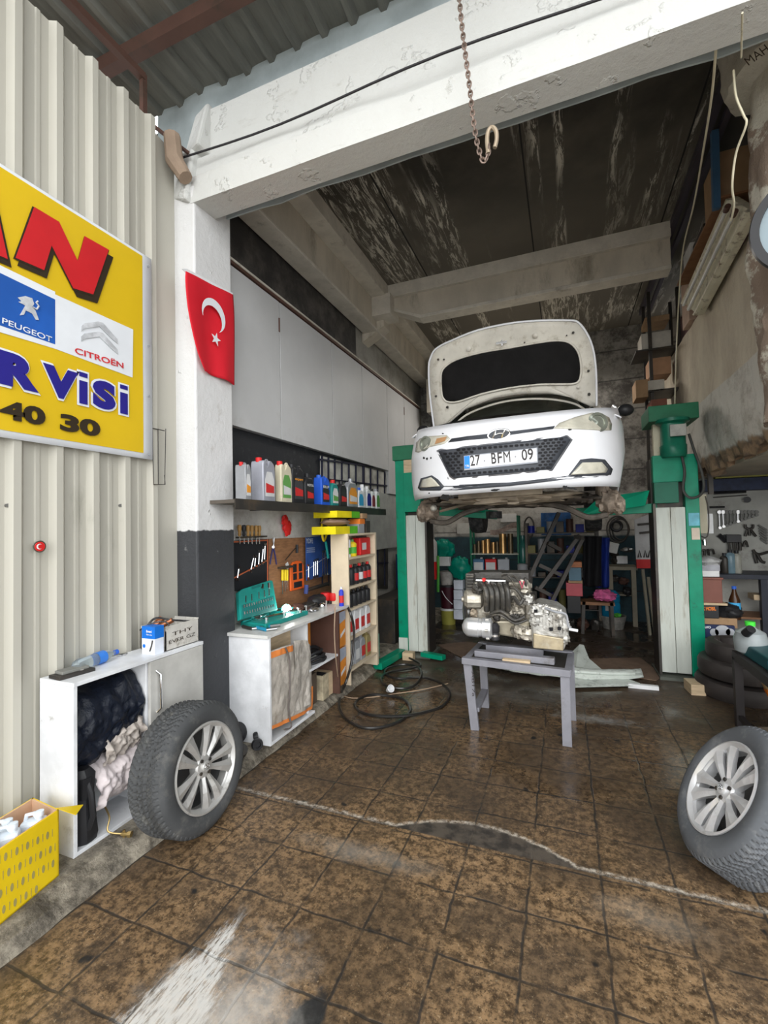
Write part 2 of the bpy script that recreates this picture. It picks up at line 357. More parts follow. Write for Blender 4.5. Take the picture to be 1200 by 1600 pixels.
# ---- corrugated canopy roof outside
m_roof = M('grey_roof_sheet', (.16, .16, .14), .55, .2, var=.2, dirt=(.07, .06, .05), amt=.4, stretch=(3, .4, 1))
mb = MB(); x = -5.0; prof = []
while x < 6.2: prof += [(x, 4.74), (x + .13, 4.74), (x + .15, 4.70), (x + .185, 4.70), (x + .205, 4.74)]; x += .205
vs = []
for (xx, zz) in prof: vs += [(xx, 0.55, zz + .04), (xx, 2.58, zz - .02)]
mb.add(vs, [(2 * i, 2 * i + 1, 2 * i + 3, 2 * i + 2) for i in range(len(prof) - 1)]); struct('ceiling_canopy', mb, m_roof, solid=.004)
mb = MB(); mb.bar((-3.2, 2.10, 4.62), (6, 2.10, 4.62), .07, .09); mb.build('canopy_crossbeam', m_rust, label='brown steel beam running across under the corrugated canopy roof', cat='steel beam')
a = onX(52, 0, -2.3); b_ = onX(222, 132, -2.36)
mb = MB(); mb.tube([(-2.38, .2, 4.33), (-2.38, 2.06, 4.36)], .03, 4); mb.tube([(-2.38, 2.06, 4.38), (-2.38, 2.06, 3.72)], .022, 4); mb.tube([(-2.38, 2.08, 4.1), (-2.22, 2.28, 3.98)], .012, 4)
mb.build('wall_head_rail', m_rust, label='brown steel rail along the head of the cream metal wall, bent down at its end', cat='steel rail')
mb = MB(); mb.tube([(-2.25, 2.16, 4.02), (-2.24, 2.17, 3.86), (-2.17, 2.19, 3.74)], [.05, .055, .045], 10); mb.build('clay_pipe', M('clay', (.3, .22, .16), .8, bump=.4), smooth=True, label='short grimy pipe end where the metal wall meets the white beam', cat='pipe')
# dark gable between wall head and roof
m_near_black = M('near_black', (.012, .012, .014), .9)  # near-black fill for the gable, a tin's mouth and the gearbox ports
mb = MB(); mb.box(-3.6, -3.5, .3, 2.6, 3.9, 4.75); struct('wall_gable_left', mb, m_near_black)

# ---- interior: left wall, back wall, ceiling
t = NT('inner_left_wall'); X, Y, Z = t.xyz(); n2 = t.noise(3, 8, .7)
lo = t.mix(t.step(n2, .45, .7), (.62, .61, .59), (.4, .38, .35)); bl = t.mix(t.step(t.noise(14, 4), .55, .8), (.012, .013, .016), (.05, .05, .05))
c = t.mix(t.step(Z, 1.70, 1.71), lo, bl); c = t.mix(t.step(Z, 2.30, 2.31), c, t.mix(t.step(n2, .4, .7), (.02, .018, .017), (.09, .08, .07)))
c = t.mix(t.step(Y, 5.0, 5.02), c, t.mix(t.step(n2, .4, .7), (.30, .29, .26), (.16, .15, .13)))
br = t.n.new('ShaderNodeTexBrick'); mp = t.n.new('ShaderNodeMapping'); mp.inputs['Rotation'].default_value = (0, PI / 2, PI / 2); t.lk(t.tc.outputs['Object'], mp.inputs[0]); t.lk(mp.outputs[0], br.inputs[0]); br.inputs['Scale'].default_value = 2.6
t.lk(c, t.b.inputs['Base Color']); t.b.inputs['Roughness'].default_value = .7; t.bump(t.ma('ADD', t.noise(8, 6), t.ma('MULTIPLY', br.outputs['Fac'], -.5)), .4, .02)
mb = MB(); mb.box(-2.42, -2.30, 2.6, 7.8, 0, 4.6); struct('wall_left', mb, t.m, origin=(0, 0, 0))
t = NT('back_wall'); X, Y, Z = t.xyz(); n2 = t.noise(3, 9, .75); n3 = t.noise(1.3, 5)
pl = t.mix(t.step(n2, .4, .65), (.50, .47, .42), (.24, .22, .19)); tl = t.mix(t.step(n2, .4, .7), (.03, .07, .085), (.02, .035, .045)); gr = t.mix(t.step(n2, .42, .62), (.28, .265, .24), (.08, .072, .065))
c = t.mix(t.step(t.ma('ADD', Z, t.ma('MULTIPLY', n3, .1)), 1.32, 1.36), tl, pl); c = t.mix(t.step(t.ma('ADD', Z, t.ma('MULTIPLY', n2, .3)), 2.0, 2.15), c, gr)
st = t.step(t.ma('ABSOLUTE', t.ma('SUBTRACT', t.ma('FRACT', t.ma('MULTIPLY', Z, 2.2)), .5)), .47, .49); c = t.mix(t.ma('MULTIPLY', st, .7), c, (.03, .03, .03))
t.lk(c, t.b.inputs['Base Color']); t.b.inputs['Roughness'].default_value = .85; t.bump(t.noise(7, 8, .75), .5, .03)
mb = MB(); mb.box(-2.42, 1.9, 7.7, 7.85, 0, 4.6); struct('wall_back', mb, t.m, origin=(0, 0, 0))
t = NT('sooty_ceiling'); X, Y, Z = t.xyz(); n1 = t.noise(1.2, 5)
c = t.mix(t.step(n1, .35, .7), (.03, .027, .021), (.09, .078, .06)); c = t.mix(t.ma('MULTIPLY', t.step(Y, 3.4, 5.4), .7), c, (.18, .16, .13))
# lime runs
st = t.noise(4.2, 2, .5, stretch=(1.0, .07, 1), dist=.3); vein = t.noise(20, 9, .8, dist=.7, stretch=(1, .13, 1)); ln = t.step(t.noise(1.6, 3, .6, stretch=(1, .6, 1)), .36, .52)
run = t.ma('MULTIPLY', t.ma('MULTIPLY', t.step(st, .50, .62), t.step(vein, .49, .56)), ln); c = t.mix(t.ma('MULTIPLY', run, .9), c, (.60, .56, .48))
pj = t.step(t.ma('ABSOLUTE', t.ma('SUBTRACT', t.ma('FRACT', t.ma('DIVIDE', t.ma('ADD', X, 1.42), 1.2)), .5)), .492, .497); c = t.mix(pj, c, (.004, .004, .004))
t.lk(c, t.b.inputs['Base Color']); t.b.inputs['Roughness'].default_value = .85; t.bump(n1, .2, .02)
mb = MB(); mb.box(-3.4, 3.4, 2.6, 7.8, 4.44, 4.6); struct('ceiling', mb, t.m, origin=(0, 0, 0))
m_conc = M('stained_concrete', (.52, .47, .39), .85, var=.15, scale=2.5, dirt=(.26, .23, .18), amt=.45, dscale=2.2, bump=.3, bscale=18, stretch=(1, 1, .35)); m_conc2 = M('pale_concrete', (.58, .54, .47), .85, var=.12, dirt=(.3, .27, .23), amt=.4, bump=.3)
def ribx(name, x0, x1, y, z0):   # precast cross rib with chamfered underside ends
    mb = MB(); zc = 4.45
    poly = [(x0, z0 + .17), (x0 + .38, z0), (x1, z0), (x1, zc), (x0, zc)]
    mb.prism([(a, y, b) for a, b in poly], (0, .16, 0)); mb.c = 1
    mb.box(x0 - .02, x1, y - .05, y + .21, z0 + .30, zc); mb.prism([(x0, y - .012, z0 + .164), (x0 + .38, y - .012, z0 - .006), (x1, y - .012, z0 - .006), (x1, y - .012, z0 + .035), (x0 + .39, y - .012, z0 + .035), (x0, y - .012, z0 + .2)], (0, .18, 0))
    return struct(name, mb, [m_conc, m_conc2], bev=.006)
ribx('trim_4', -1.92, 1.06, 5.2, 3.99)
# ribs on the left bay over the cupboards
mb = MB(); mb.prism([(-2.42, 5.2, 4.45), (-2.0, 5.2, 4.45), (-2.0, 5.2, 3.98), (-2.3, 5.2, 3.82), (-2.42, 5.2, 3.82)], (0, .2, 0)); struct('trim_5', mb, m_conc)
# long main beam running into depth
mb = MB(); 
mb.box(-2.27, -2.10, 2.66, 7.7, 3.93, 4.45); mb.c = 1; mb.prism([(-2.10, 2.66, 4.28), (-1.92, 2.66, 4.28), (-1.92, 2.66, 4.45), (-2.10, 2.66, 4.45)], (0, 5.04, 0)); mb.box(-2.28, -2.085, 2.66, 7.7, 3.925, 3.955)
mb.box(-2.1, -1.86, 5.05, 5.35, 4.05, 4.3); struct('trim_6', mb, [m_conc, m_conc2], bev=.006)
mb = MB(); mb.box(-2.05, -1.62, 7.2, 7.68, 3.35, 3.9); struct('trim_7', mb, m_conc)

# ---- right side: parapet wall of the loft with broken lower edge
t = NT('right_wall'); X, Y, Z = t.xyz(); n2 = t.noise(2.5, 8, .72, stretch=(1, 1, .4)); a = t.mix(t.step(n2, .35, .65), (.62, .55, .43), (.46, .39, .30)); b2 = t.mix(t.step(t.noise(5, 8, .75), .45, .7), (.60, .575, .52), (.36, .33, .28))
e = t.ma('ADD', Z, t.ma('MULTIPLY', t.noise(9, 5), .12)); c = t.mix(t.step(Z, 2.665, 2.655), a, b2); c = t.mix(t.step(e, 2.19, 2.14), c, t.mix(t.step(t.noise(9, 6), .4, .6), (.30, .2, .12), (.12, .085, .06)))
t.lk(c, t.b.inputs['Base Color']); t.b.inputs['Roughness'].default_value = .85; t.bump(t.noise(10, 8, .75), .6, .03)
def rw(u, v):
    y = 2.9 + u * 4.85; zb = 1.98 + .12 * mnoise.fractal(V((y * 2.4, 0, 5)), 1, 2, 4) + (.05 if y < 4.9 else 0)
    z = zb + (3.52 - zb) * v
    return V((1.35 - (.0 if z > 2.66 else -.0) + .012 * mnoise.fractal(V((y * 4, z * 4, 2)), 1, 2, 3) + .05 * max(0, 1 - v * 9) * (1 + mnoise.noise(V((y * 7, 0, 0)))), y, z))
mb = MB(); mb.grid(rw, 110, 22); struct('wall_right_upper', mb, t.m, origin=(0, 0, 0), solid=.12)
mb = MB(); mb.box(1.42, 3.4, 2.9, 7.7, 1.98, 2.1); struct('ceiling_side', mb, m_conc)
mb = MB(); mb.box(3.3, 3.4, 2.3, 7.8, 0, 4.6); struct('wall_right_outer', mb, m_conc)
mb = MB(); mb.box(1.36, 1.5, 6.7, 7.7, 0, 2.05); struct('wall_right_lower', mb, M('old_plaster', (.32, .30, .27), .8, dirt=(.12, .1, .09), amt=.5))
mb = MB(); mb.box(1.5, 3.3, 6.45, 6.7, 0, 2.05); struct('wall_side_back', mb, M('grey_panel', (.40, .40, .37), .7, dirt=(.2, .19, .17), amt=.4))
# loft floor edge
mb = MB(); mb.box(1.42, 3.3, 2.9, 7.7, 3.3, 3.4); struct('floor_loft', mb, m_conc)
# ---- broken front pier on the right
t = NT('broken_pier'); X, Y, Z = t.xyz(); n2 = t.noise(3, 8, .72); c = t.mix(t.step(n2, .4, .65), (.62, .58, .48), (.48, .43, .34)); c = t.mix(t.step(t.ma('ADD', n2, t.ma('MULTIPLY', t.step(Z, 3.9, 3.5), .12)), .56, .62), c, (.27, .2, .15)); t.lk(c, t.b.inputs['Base Color']); t.b.inputs['Roughness'].default_value = .9; t.bump(t.noise(9, 9, .8), .8, .05)
def pier(u, v):
    z = 2.0 + v * 2.15; a = u * 2 * PI; n = mnoise.fractal(V((math.cos(a) * 2, math.sin(a) * 2, z * 2.2)), 1, 2, 5)
    r = .22 + .05 * n + (.10 if z > 3.86 else 0)
    return V((1.30 + (r + .08) * math.cos(a), 2.98 + r * math.sin(a), z))
mb = MB(); mb.grid(pier, 40, 60); struct('wall_pier_right', mb, t.m, origin=(0, 0, 0), smooth=True, ang=60)
# ================================================================ helpers for things
def tfit(body, name, mat, parent, bl, br, h, yd=(0, 0, 1), ext=.001, bold=0., off=0., label=None):
    """writing stretched to fill a rectangle: bl -> br is its foot, h its height"""
    cu = bpy.data.curves.new(name, 'FONT'); cu.body = body; cu.size = 1; cu.extrude = 0; cu.offset = bold; cu.resolution_u = 4
    tmp = bpy.data.objects.new('t', cu); COL.objects.link(tmp); bpy.context.view_layer.update()
    me = bpy.data.meshes.new_from_object(tmp.evaluated_get(bpy.context.evaluated_depsgraph_get())); bpy.data.objects.remove(tmp)
    xs = [v.co.x for v in me.vertices]; ys = [v.co.y for v in me.vertices]; x0, x1, y0, y1 = min(xs), max(xs), min(ys), max(ys)
    bl = V(bl); br = V(br); X = (br - bl); Wd = X.length; X.normalize(); Y = V(yd); Y = (Y - X * Y.dot(X)).normalized(); Z = X.cross(Y); o = bl + Z * off
    inv = WM[parent.name].inverted()
    for v in me.vertices: v.co = inv @ (o + X * ((v.co.x - x0) / (x1 - x0) * Wd) + Y * ((v.co.y - y0) / (y1 - y0) * h) + Z * ext)
    me.materials.clear(); me.materials.append(mat); ob = bpy.data.objects.new(name, me); COL.objects.link(ob); ob.parent = parent; WM[ob.name] = WM[parent.name]
    if label: ob['label'] = label
    return ob
def pX(pts, x, dx=.004):          # outline on a plane of constant X, given thickness
    mb = MB(); mb.prism([onX(a, b, x) for a, b in pts], (dx, 0, 0)); return mb
m_bred = M('banner_red', (.55, .015, .02), .5, var=.05); m_bblk = M('banner_black', (.03, .02, .01), .5); m_bnavy = M('banner_navy', (.02, .015, .22), .5, var=.05); m_byel = M('banner_yellow', (.68, .45, .010), .5, var=.04, scale=2); m_bwht = M('banner_white', (.75, .77, .8), .5, var=.03)
# ---------------------------------------------------------------- banner
BX = -2.268
t_ = thing('banner', 'large yellow vinyl banner with red and navy letters hung on the cream metal wall', 'banner', (BX, 1.4, 1.93))
def ban(y0, y1, z0, z1, x, n=24, amp=.0015):
    mb = MB(); mb.grid(lambda u, v: V((x + amp * mnoise.noise(V(((y0 + u * (y1 - y0)) * 3, (z0 + v * (z1 - z0)) * 2, 0))), y0 + u * (y1 - y0), z0 + v * (z1 - z0))), n, n); return mb
ban(.2, 2.012, 1.925, 3.14, BX).build('backing', m_bwht, t_, solid=.002, smooth=True)
ban(.2, 1.945, 1.957, 3.122, BX + .005).build('yellow_field', m_byel, t_, smooth=True)
Nl = [(52, 321), (92, 345), (122, 408), (133, 368), (172, 390), (147, 462), (115, 452), (80, 383), (68, 423), (22, 403)]
Al = [(-60, 395), (-25, 285), (-12, 291), (13, 406), (-8, 397), (-12, 384), (-28, 378), (-34, 396)]
for nm, L in (('letter', Nl), ('letter', Al)):
    pX([(a + 5, b + 12) for a, b in L], BX + .009, .001).build('letter_shadow', m_bblk, t_)
    pX([(a - 1.5, b + 1) for a, b in L] , BX + .0105, .001).build(nm, m_bblk, t_)
    cx_ = sum(a for a, b in L) / len(L); cy_ = sum(b for a, b in L) / len(L)
    pX([(a + (cx_ - a) * .03, b + (cy_ - b) * .03) for a, b in L], BX + .012, .001).build(nm, m_bred, t_)
def T(body, mat, bl, br, h, x, bold, off=0., nm='lettering'):
    return tfit(body, nm, mat, t_, onX(*bl, x), onX(*br, x), h, bold=bold, off=off)
zz = lambda a, b: onX(*a, BX).z - onX(*b, BX).z
for x, bo, mt in ((BX + .010, .07, m_bwht), (BX + .013, .07, m_bnavy)):
    e = .010 if mt is m_bwht else 0
    for ch, a_, b_ in (('R', -4, 58), ('V', 64, 119), ('\u0131', 121, 134), ('S', 142, 178), ('\u0131', 185, 197)):
        ya, yb = onX(a_, 620, BX).y, onX(b_, 640, BX).y; h_ = .150 if ch != '\u0131' else .118
        tfit(ch, 'lettering', mt, t_, V((x, ya - e, 2.155 - e)), V((x, yb + e, 2.155 - e)), h_ + 2 * e, bold=bo)
        if ch == '\u0131': MB().box(x, x + .001, ya - e, yb + e, 2.293 - e, 2.316 + e).build('letter_dot', mt, t_)
tfit('40', 'lettering', m_bblk, t_, V((BX + .012, 1.215, 2.005)), V((BX + .012, 1.402, 2.005)), .085, bold=.05)
tfit('30', 'lettering', m_bblk, t_, V((BX + .012, 1.468, 2.0)), V((BX + .012, 1.675, 2.0)), .085, bold=.05)
# logo panels
mb = MB(); mb.prism([onX(a, b, BX + .008) for a, b in ((-30, 412), (86, 468), (86, 538), (-30, 498))], (.001, 0, 0)); mb.build('logo_panel', M('logo_blue', (.02, .11, .45), .4, var=.2, scale=2), t_)
mb = MB(); mb.prism([onX(a, b, BX + .007) for a, b in ((86, 460), (208, 515), (207, 590), (86, 545))], (.001, 0, 0)); mb.build('logo_panel', m_bwht, t_)
mb = MB(); mb.prism([onX(a, b, BX + .0068) for a, b in ((-30, 400), (86, 456), (86, 468), (-30, 412))], (.001, 0, 0)); mb.build('logo_border', m_bwht, t_); mb = MB(); mb.prism([onX(a, b, BX + .0068) for a, b in ((-30, 498), (86, 538), (86, 545), (-30, 510))], (.001, 0, 0)); mb.build('logo_border', m_bwht, t_)
tfit('PEUGEOT', 'logo_word', m_bwht, t_, onX(3, 505, BX + .011), onX(81, 535, BX + .011), .026, bold=.01)
tfit('CITRO\u00cbN', 'logo_word', M('logo_red', (.6, .03, .04), .5), t_, onX(117, 552, BX + .011), onX(193, 576, BX + .011), .038, bold=.02)
m_silv = M('silver_print', (.55, .56, .58), .4, var=.25, scale=14)
def L1(pts, nm='emblem'): mb = MB(); mb.prism([onX(a / 3., b / 3. + (500 if b < 300 else 0), BX + .011) for a, b in pts], (.0015, 0, 0)); mb.build(nm, m_silv, t_)
L1([(82, 1395), (118, 1388), (150, 1398), (160, 1425), (150, 1440), (165, 1455), (182, 1500), (168, 1500), (150, 1470), (120, 1455), (112, 1475), (92, 1478), (108, 1450), (118, 1432), (85, 1415), (100, 1412)])
mb = MB(); mb.tube([onX(a / 3., b / 3., BX + .012) for a, b in ((155, 1440), (172, 1450), (182, 1435), (170, 1418), (178, 1412))], .004, 5); mb.build('emblem', m_silv, t_)
for dy in (0, 48): mb = MB(); mb.prism([onX(a / 3., (b + dy) / 3., BX + .011) for a, b in ((380, 1530), (395, 1515), (460, 1507), (482, 1513), (550, 1590), (552, 1612), (520, 1585), (465, 1530), (395, 1540), (380, 1552))], (.0015, 0, 0)); mb.build('emblem', m_silv, t_)
for z in (3.08, 2.6, 2.3, 1.95): MB().cyl((BX + .004, 1.985, z), (BX + .01, 1.985, z), .007, n=8).build('eyelet', m_grey, t_)
# badge, screws, wire bracket
p = onX(60.5, 854, -2.28); t_ = thing('round_badge', 'small round red badge with a white crescent stuck on a rib of the metal wall', 'badge', p)
MB().cyl(p, p + V((.008, 0, 0)), .028, n=24).build('rim', m_chrome, t_); MB().cyl(p + V((.008, 0, 0)), p + V((.01, 0, 0)), .022, n=24).build('disc', m_red, t_)
def crescent(c, R, r, off, n=22, x=.0):       # in a plane of constant X, opening towards off (dy, dz)
    a0 = math.atan2(off[1], off[0]); d = math.hypot(*off); al = math.acos(max(-1, min(1, (R * R + d * d - r * r) / (2 * R * d)))); be = math.acos(max(-1, min(1, (d * d + r * r - R * R) / (2 * d * r))))
    o = [(c[0] + R * math.cos(a0 + al + (2 * PI - 2 * al) * i / n), c[1] + R * math.sin(a0 + al + (2 * PI - 2 * al) * i / n)) for i in range(n + 1)]
    i_ = [(c[0] + off[0] + r * math.cos(a0 + PI - be + 2 * be * i / n - 0), c[1] + off[1] + r * math.sin(a0 + PI - be + 2 * be * i / n)) for i in range(n + 1)]
    i_ = [(c[0] + off[0] + r * math.cos(a0 + PI - be + (2 * be) * i / n), c[1] + off[1] + r * math.sin(a0 + PI - be + (2 * be) * i / n)) for i in range(n, -1, -1)]
    if math.hypot(i_[0][0] - o[-1][0], i_[0][1] - o[-1][1]) > math.hypot(i_[-1][0] - o[-1][0], i_[-1][1] - o[-1][1]): i_.reverse()
    return [V((x, a, b)) for a, b in o + i_[1:-1]]
MB().prism(crescent((p.y - .003, p.z), .013, .0105, (.004, 0), x=p.x + .0105), (.001, 0, 0)).build('crescent', m_pw, t_)
for i, (a, b) in enumerate(((10, 790), (90, 790), (150, 790), (187, 790))):
    q = onX(a, b, -2.31); MB().cyl(q, q + V((.012, 0, 0)), .009, n=8).build('wall_screw', m_scr, label='grey screw head in the cream metal wall below the banner, %s from the left' % ['first', 'second', 'third', 'fourth'][i], cat='screw', group='screws in a row in the metal wall')
mb = MB(); 
for y in (2.10, 2.13, 2.17): mb.tube([onX(238 + (y - 2.1) * 300, 670, -2.27), onX(240 + (y - 2.1) * 250, 757, -2.27)], .0025, 5)
mb.tube([onX(238, 669, -2.27), onX(257, 673, -2.27)], .003, 5); mb.tube([onX(240, 757, -2.27), onX(258, 757, -2.27), onX(257, 742, -2.27)], .003, 5)
mb.build('wire_rack', m_dark, label='thin bent wire rack hanging where the metal wall meets the white column', cat='wire rack')
mb = MB(); mb.tube([onY(254, y, 2.243) for y in range(270, 960, 40)], .0035, 5)
for y in (653, 690): mb.cyl(onY(257, y, 2.24), onY(257, y, 2.23), .014, n=10)
mb.build('wall_conduit', m_dark, label='thin dark conduit line with two clips up the left edge of the column', cat='cable')
# ---------------------------------------------------------------- flag
t_ = thing('hanging_flag', 'red flag with white crescent and star hanging on the white column', 'flag', (-2.15, 2.42, 2.55))
m_flag = M('flag_red', (.62, .012, .025), .7, var=.06, scale=3)
L = [(289, 424), (288, 440), (291, 480), (298, 520), (306, 552), (316, 578)]; R_ = [(363, 461), (365, 490), (366, 520), (366.5, 550), (367, 575), (367.5, 602)]
Lp = spline([onX(a, b, -2.145) for a, b in L], 4); Rp = spline([onX(a, b, -2.145) for a, b in R_], 4)
Lp[-1] = onX(317, 580, -2.145)
def fl(u, v):
    k = v * (len(Lp) - 1); i = min(len(Lp) - 2, int(k)); f = k - i; a = Lp[i].lerp(Lp[i + 1], f); b = Rp[i].lerp(Rp[i + 1], f); q = a.lerp(b, u)
    q.x += .010 * math.sin(u * 9 + v * 2) * (.3 + v) + .006; q.z -= .0 if v < .95 else .0
    return q
mb = MB(); mb.grid(fl, 24, 20); mb.build('cloth', m_flag, t_, solid=.0015, smooth=True)
mb = MB(); mb.prism([onX(a, b, -2.146) for a, b in ((284, 420), (291, 420), (363, 458), (363, 464), (289, 426))], (.004, 0, 0)); mb.build('header_tape', m_pw, t_)
cc = onX(334, 493, -2.12); MB().prism(crescent((cc.y, cc.z), .108, .088, (-.012, -.032), x=-2.118), (.001, 0, 0)).build('crescent', m_bwht, t_)
sc = onX(337, 530, -2.12); MB().prism([V((-2.118, sc.y + (.046 if i % 2 == 0 else .018) * math.sin(i * PI / 5 + .2), sc.z + (.046 if i % 2 == 0 else .018) * math.cos(i * PI / 5 + .2))) for i in range(10)], (.001, 0, 0)).build('star', m_bwht, t_)

# ---------------------------------------------------------------- low white cabinet by the column
t_ = thing('low_cabinet', 'low white cabinet with an open bay and one door, standing against the cream metal wall', 'cabinet', (-2.15, 1.77, .08))
mb = MB(); x0, x1, y0, y1, z0, z1 = -2.268, -2.04, 1.385, 2.16, .08, .838
mb.box(x0, x1, y0, y0 + .018, z0, z1 - .0185); mb.box(x0, x1, y1 - .018, y1, z0, z1 - .0185); mb.box(x0, x1, y0 + .018, y1 - .018, z0, z0 + .018); mb.box(x0, x1 + .004, y0, y1, z1 - .018, z1); mb.box(x0 + .001, x0 + .006, y0 + .018, y1 - .018, z0 + .018, z1 - .0185); mb.box(x0 + .006, x1 - .02, 1.775, 1.79, z0 + .018, z1 - .0185)
mb.build('body', m_white, t_, bev=.0015)
d_ = MB().box(x1 - .016, x1 + .003, 1.785, 2.157, .10, .818).build('door', M('door_laminate', (.50, .49, .46), .3, dirt=(.3, .28, .25), amt=.3), t_, bev=.0015)
a = onX(243, 1048, x1); b = onX(249, 1110, x1); mb = MB(); mb.tube([a + V((.003, 0, 0)), a + V((.022, .012, -.02)), V((x1 + .022, a.y + .014, b.z + .02)), V((x1 + .003, a.y + .003, b.z))], .006, 8); mb.build('handle', m_chrome, d_, smooth=True)
# contents of the open bay
m_bag = M('black_bin_liner', (.008, .011, .02), .22, var=.3, bump=.9, bscale=22)
mb = MB(); mb.grid(lambda u, v: V((-2.26 + .205 * math.sin(PI * min(1, v * 1.02)) ** .35 * (1 if u not in (0, 1) else .8) + .018 * mnoise.fractal(V((u * 6, v * 6, 1)), 1, 2, 5), 1.405 + u * .365, .36 + v * .40 - .12 * (u > .6) * 0 + .05 * u + .04 * mnoise.noise(V((u * 4, v * 3, 0))))), 50, 50); mb.build('bin_bag', m_bag, smooth=True, ang=80, label='crumpled black plastic bag stuffed into the open bay of the low white cabinet', cat='bag')
m_cloth = M('pale_cloth', (.62, .55, .55), .5, var=.15, bump=.6, bscale=14)
mb = MB(); mb.grid(lambda u, v: V((-2.22 + .19 * math.sin(PI * (.06 + .88 * v)) ** .5 + .03 * mnoise.fractal(V((u * 5, v * 4, 4)), 1, 2, 4), 1.50 + u * .27, .17 + v * .24 + .06 * u + .03 * mnoise.noise(V((u * 5, 2, v * 2))))), 50, 40); mb.build('pale_rag_bundle', m_cloth, smooth=True, ang=80, label='bundle of pale pink white rags spilling out of the cabinet bay under the bags', cat='rags')
mb = MB(); mb.grid(lambda u, v: V((-2.2 + .15 * math.sin(PI * (.06 + .88 * v)) ** .5 + .03 * mnoise.fractal(V((u * 7, v * 5, 9)), 1, 2, 4), 1.55 + u * .21, .35 + v * .20 + .04 * u)), 40, 30); mb.build('clear_plastic_bag', M('clear_film', (.42, .37, .33), .12, var=.25, bump=.8, bscale=16), smooth=True, ang=80, label='wrinkled clear plastic bag between the black bag and the pale rags', cat='bag')
t_ = thing('air_duct', 'black moulded plastic car duct standing upright at the left of the cabinet bay', 'car part', (-2.09, 1.45, .1))
mb = MB(); mb.lathe([(.052, 0), (.058, .03), (.05, .12), (.045, .22), (.05, .30), (.035, .325)], (-2.10, 1.455, .098), (0, 0, 1), 14, rf=lambda t, r, h: r * (1 + .18 * math.cos(2 * t) + .06 * math.cos(6 * t))); mb.build('duct_body', m_black, t_, smooth=True)
mb = MB(); mb.tube([(-2.055, 1.46, .16), (-2.035, 1.47, .22), (-2.04, 1.465, .32), (-2.06, 1.46, .37)], .014, 8); mb.box(-2.07, -2.045, 1.43, 1.47, .3, .39); mb.build('rib', m_black, t_, smooth=True)
m_brass = M('brass', (.5, .36, .15), .35, .9)
p = onZ(190, 1303, .095); mb = MB(); mb.cyl(p, p + V((.03, .01, .0)), .009, n=10); mb.cyl(p + V((.03, .01, 0)), p + V((.045, .015, 0)), .014, n=6); mb.cyl(p + V((.012, .003, -.014)), p + V((.012, .003, .02)), .006, n=8); mb.tube(spline([p, p + V((-.05, -.03, .02)), p + V((-.08, .0, .06)), p + V((-.14, .02, .09))]), .004, 6)
mb.build('brass_fitting', m_brass, smooth=True, label='small brass valve fitting with a thin pipe at the foot of the low cabinet', cat='pipe fitting')
# things on the cabinet top
TZ = .838
p = V((-2.12, 1.44, TZ)); t_ = thing('dusty_metal_cover', 'flat dusty grey metal cover lying at the left end of the low cabinet', 'metal part', p)
mb = MB(); mb.obox(p + V((-.05, .03, .008)), (.045, .08, .008), eul=(0, 0, -.1)); mb.build('plate', m_dark, t_, bev=.003); mb = MB(); mb.obox(p + V((-.06, .035, .022)), (.032, .06, .007), eul=(0, 0, -.1)); mb.build('rim', M('dusty_grey', (.22, .22, .2), .8), t_, bev=.003)
p = onZ(128, 1052, TZ); mb = MB(); mb.box(p.x - .03, p.x + .01, p.y - .03, p.y + .04, TZ, TZ + .012); mb.box(p.x - .03, p.x - .024, p.y - .03, p.y + .04, TZ, TZ + .025); mb.cyl((p.x, p.y, TZ), (p.x, p.y, TZ + .018), .008); mb.build('small_bracket', M('dusty_alloy', (.4, .39, .36), .6), label='small pale metal bracket beside the dusty cover on the low cabinet', cat='bracket')
p = onZ(150, 1030, TZ + .03); q = onZ(196, 1014, TZ + .03); d = (q - p).normalized(); c0 = p - d * .12; c0.z = q.z = p.z = TZ + .031
t_ = thing('water_bottle', 'crumpled clear water bottle with a blue label lying on the low cabinet', 'bottle', c0)
m_pet = M('clear_plastic', (.75, .85, .9), .08, var=.02, trans=.85)
d = (q - c0).normalized(); mb = MB(); mb.lathe([(0, 0), (.024, .003), (.030, .02), (.027, .06), (.030, .1), (.029, .17), (.018, .205), (.011, .22), (.011, .235)], c0, d, 16); mb.build('body', m_pet, t_, smooth=True)
mb = MB(); mb.lathe([(.0315, .115), (.0315, .165)], c0, d, 16, capb=False, capt=False); mb.build('label_sleeve', M('label_blue', (.04, .2, .65), .3), t_, smooth=True); MB().cyl(c0 + d * .235, c0 + d * .255, .013, n=14).build('cap', m_blue, t_)
p = onZ(193, 1023, TZ); mb = MB()
for i in range(3): mb.obox(p + V((random.uniform(-.02, .02), random.uniform(-.02, .03), .004)), (.022, .008, .003), eul=(0, 0, i * .9))
mb.build('key_bunch', m_steel, label='small bunch of metal keys between the bottle and the blue box', cat='keys')
a = onZ(203, 1016, TZ); b = onZ(243, 1019, TZ)
m_bxw = M('box_white', (.68, .72, .8), .5); m_bxb = M('box_blue', (.01, .16, .62), .45)
t_ = thing('blue_white_parts_box', 'small upright white box with a blue top band on the low cabinet', 'box', (-2.08, 1.93, TZ))
X0 = -2.13; bx = (X0, -2.065, 1.905, 1.965); hz = .175
A = onX(243, 1018, -2.062); yA = A.y; yB = onY(201, 1015, yA - .0).x
mb = MB(); mb.box(-2.155, -2.062, yA - .005, yA + .055, TZ, TZ + .125); mb.build('carton', m_bxw, t_, bev=.001)
mb = MB(); mb.box(-2.1555, -2.0615, yA - .0055, yA + .0555, TZ + .085, TZ + .15); mb.build('blue_band', m_bxb, t_, bev=.001)
tfit('Bremi', 'print', m_bwht, t_, (-2.12, yA - .006, TZ + .118), (-2.082, yA - .006, TZ + .118), .014, bold=.03)
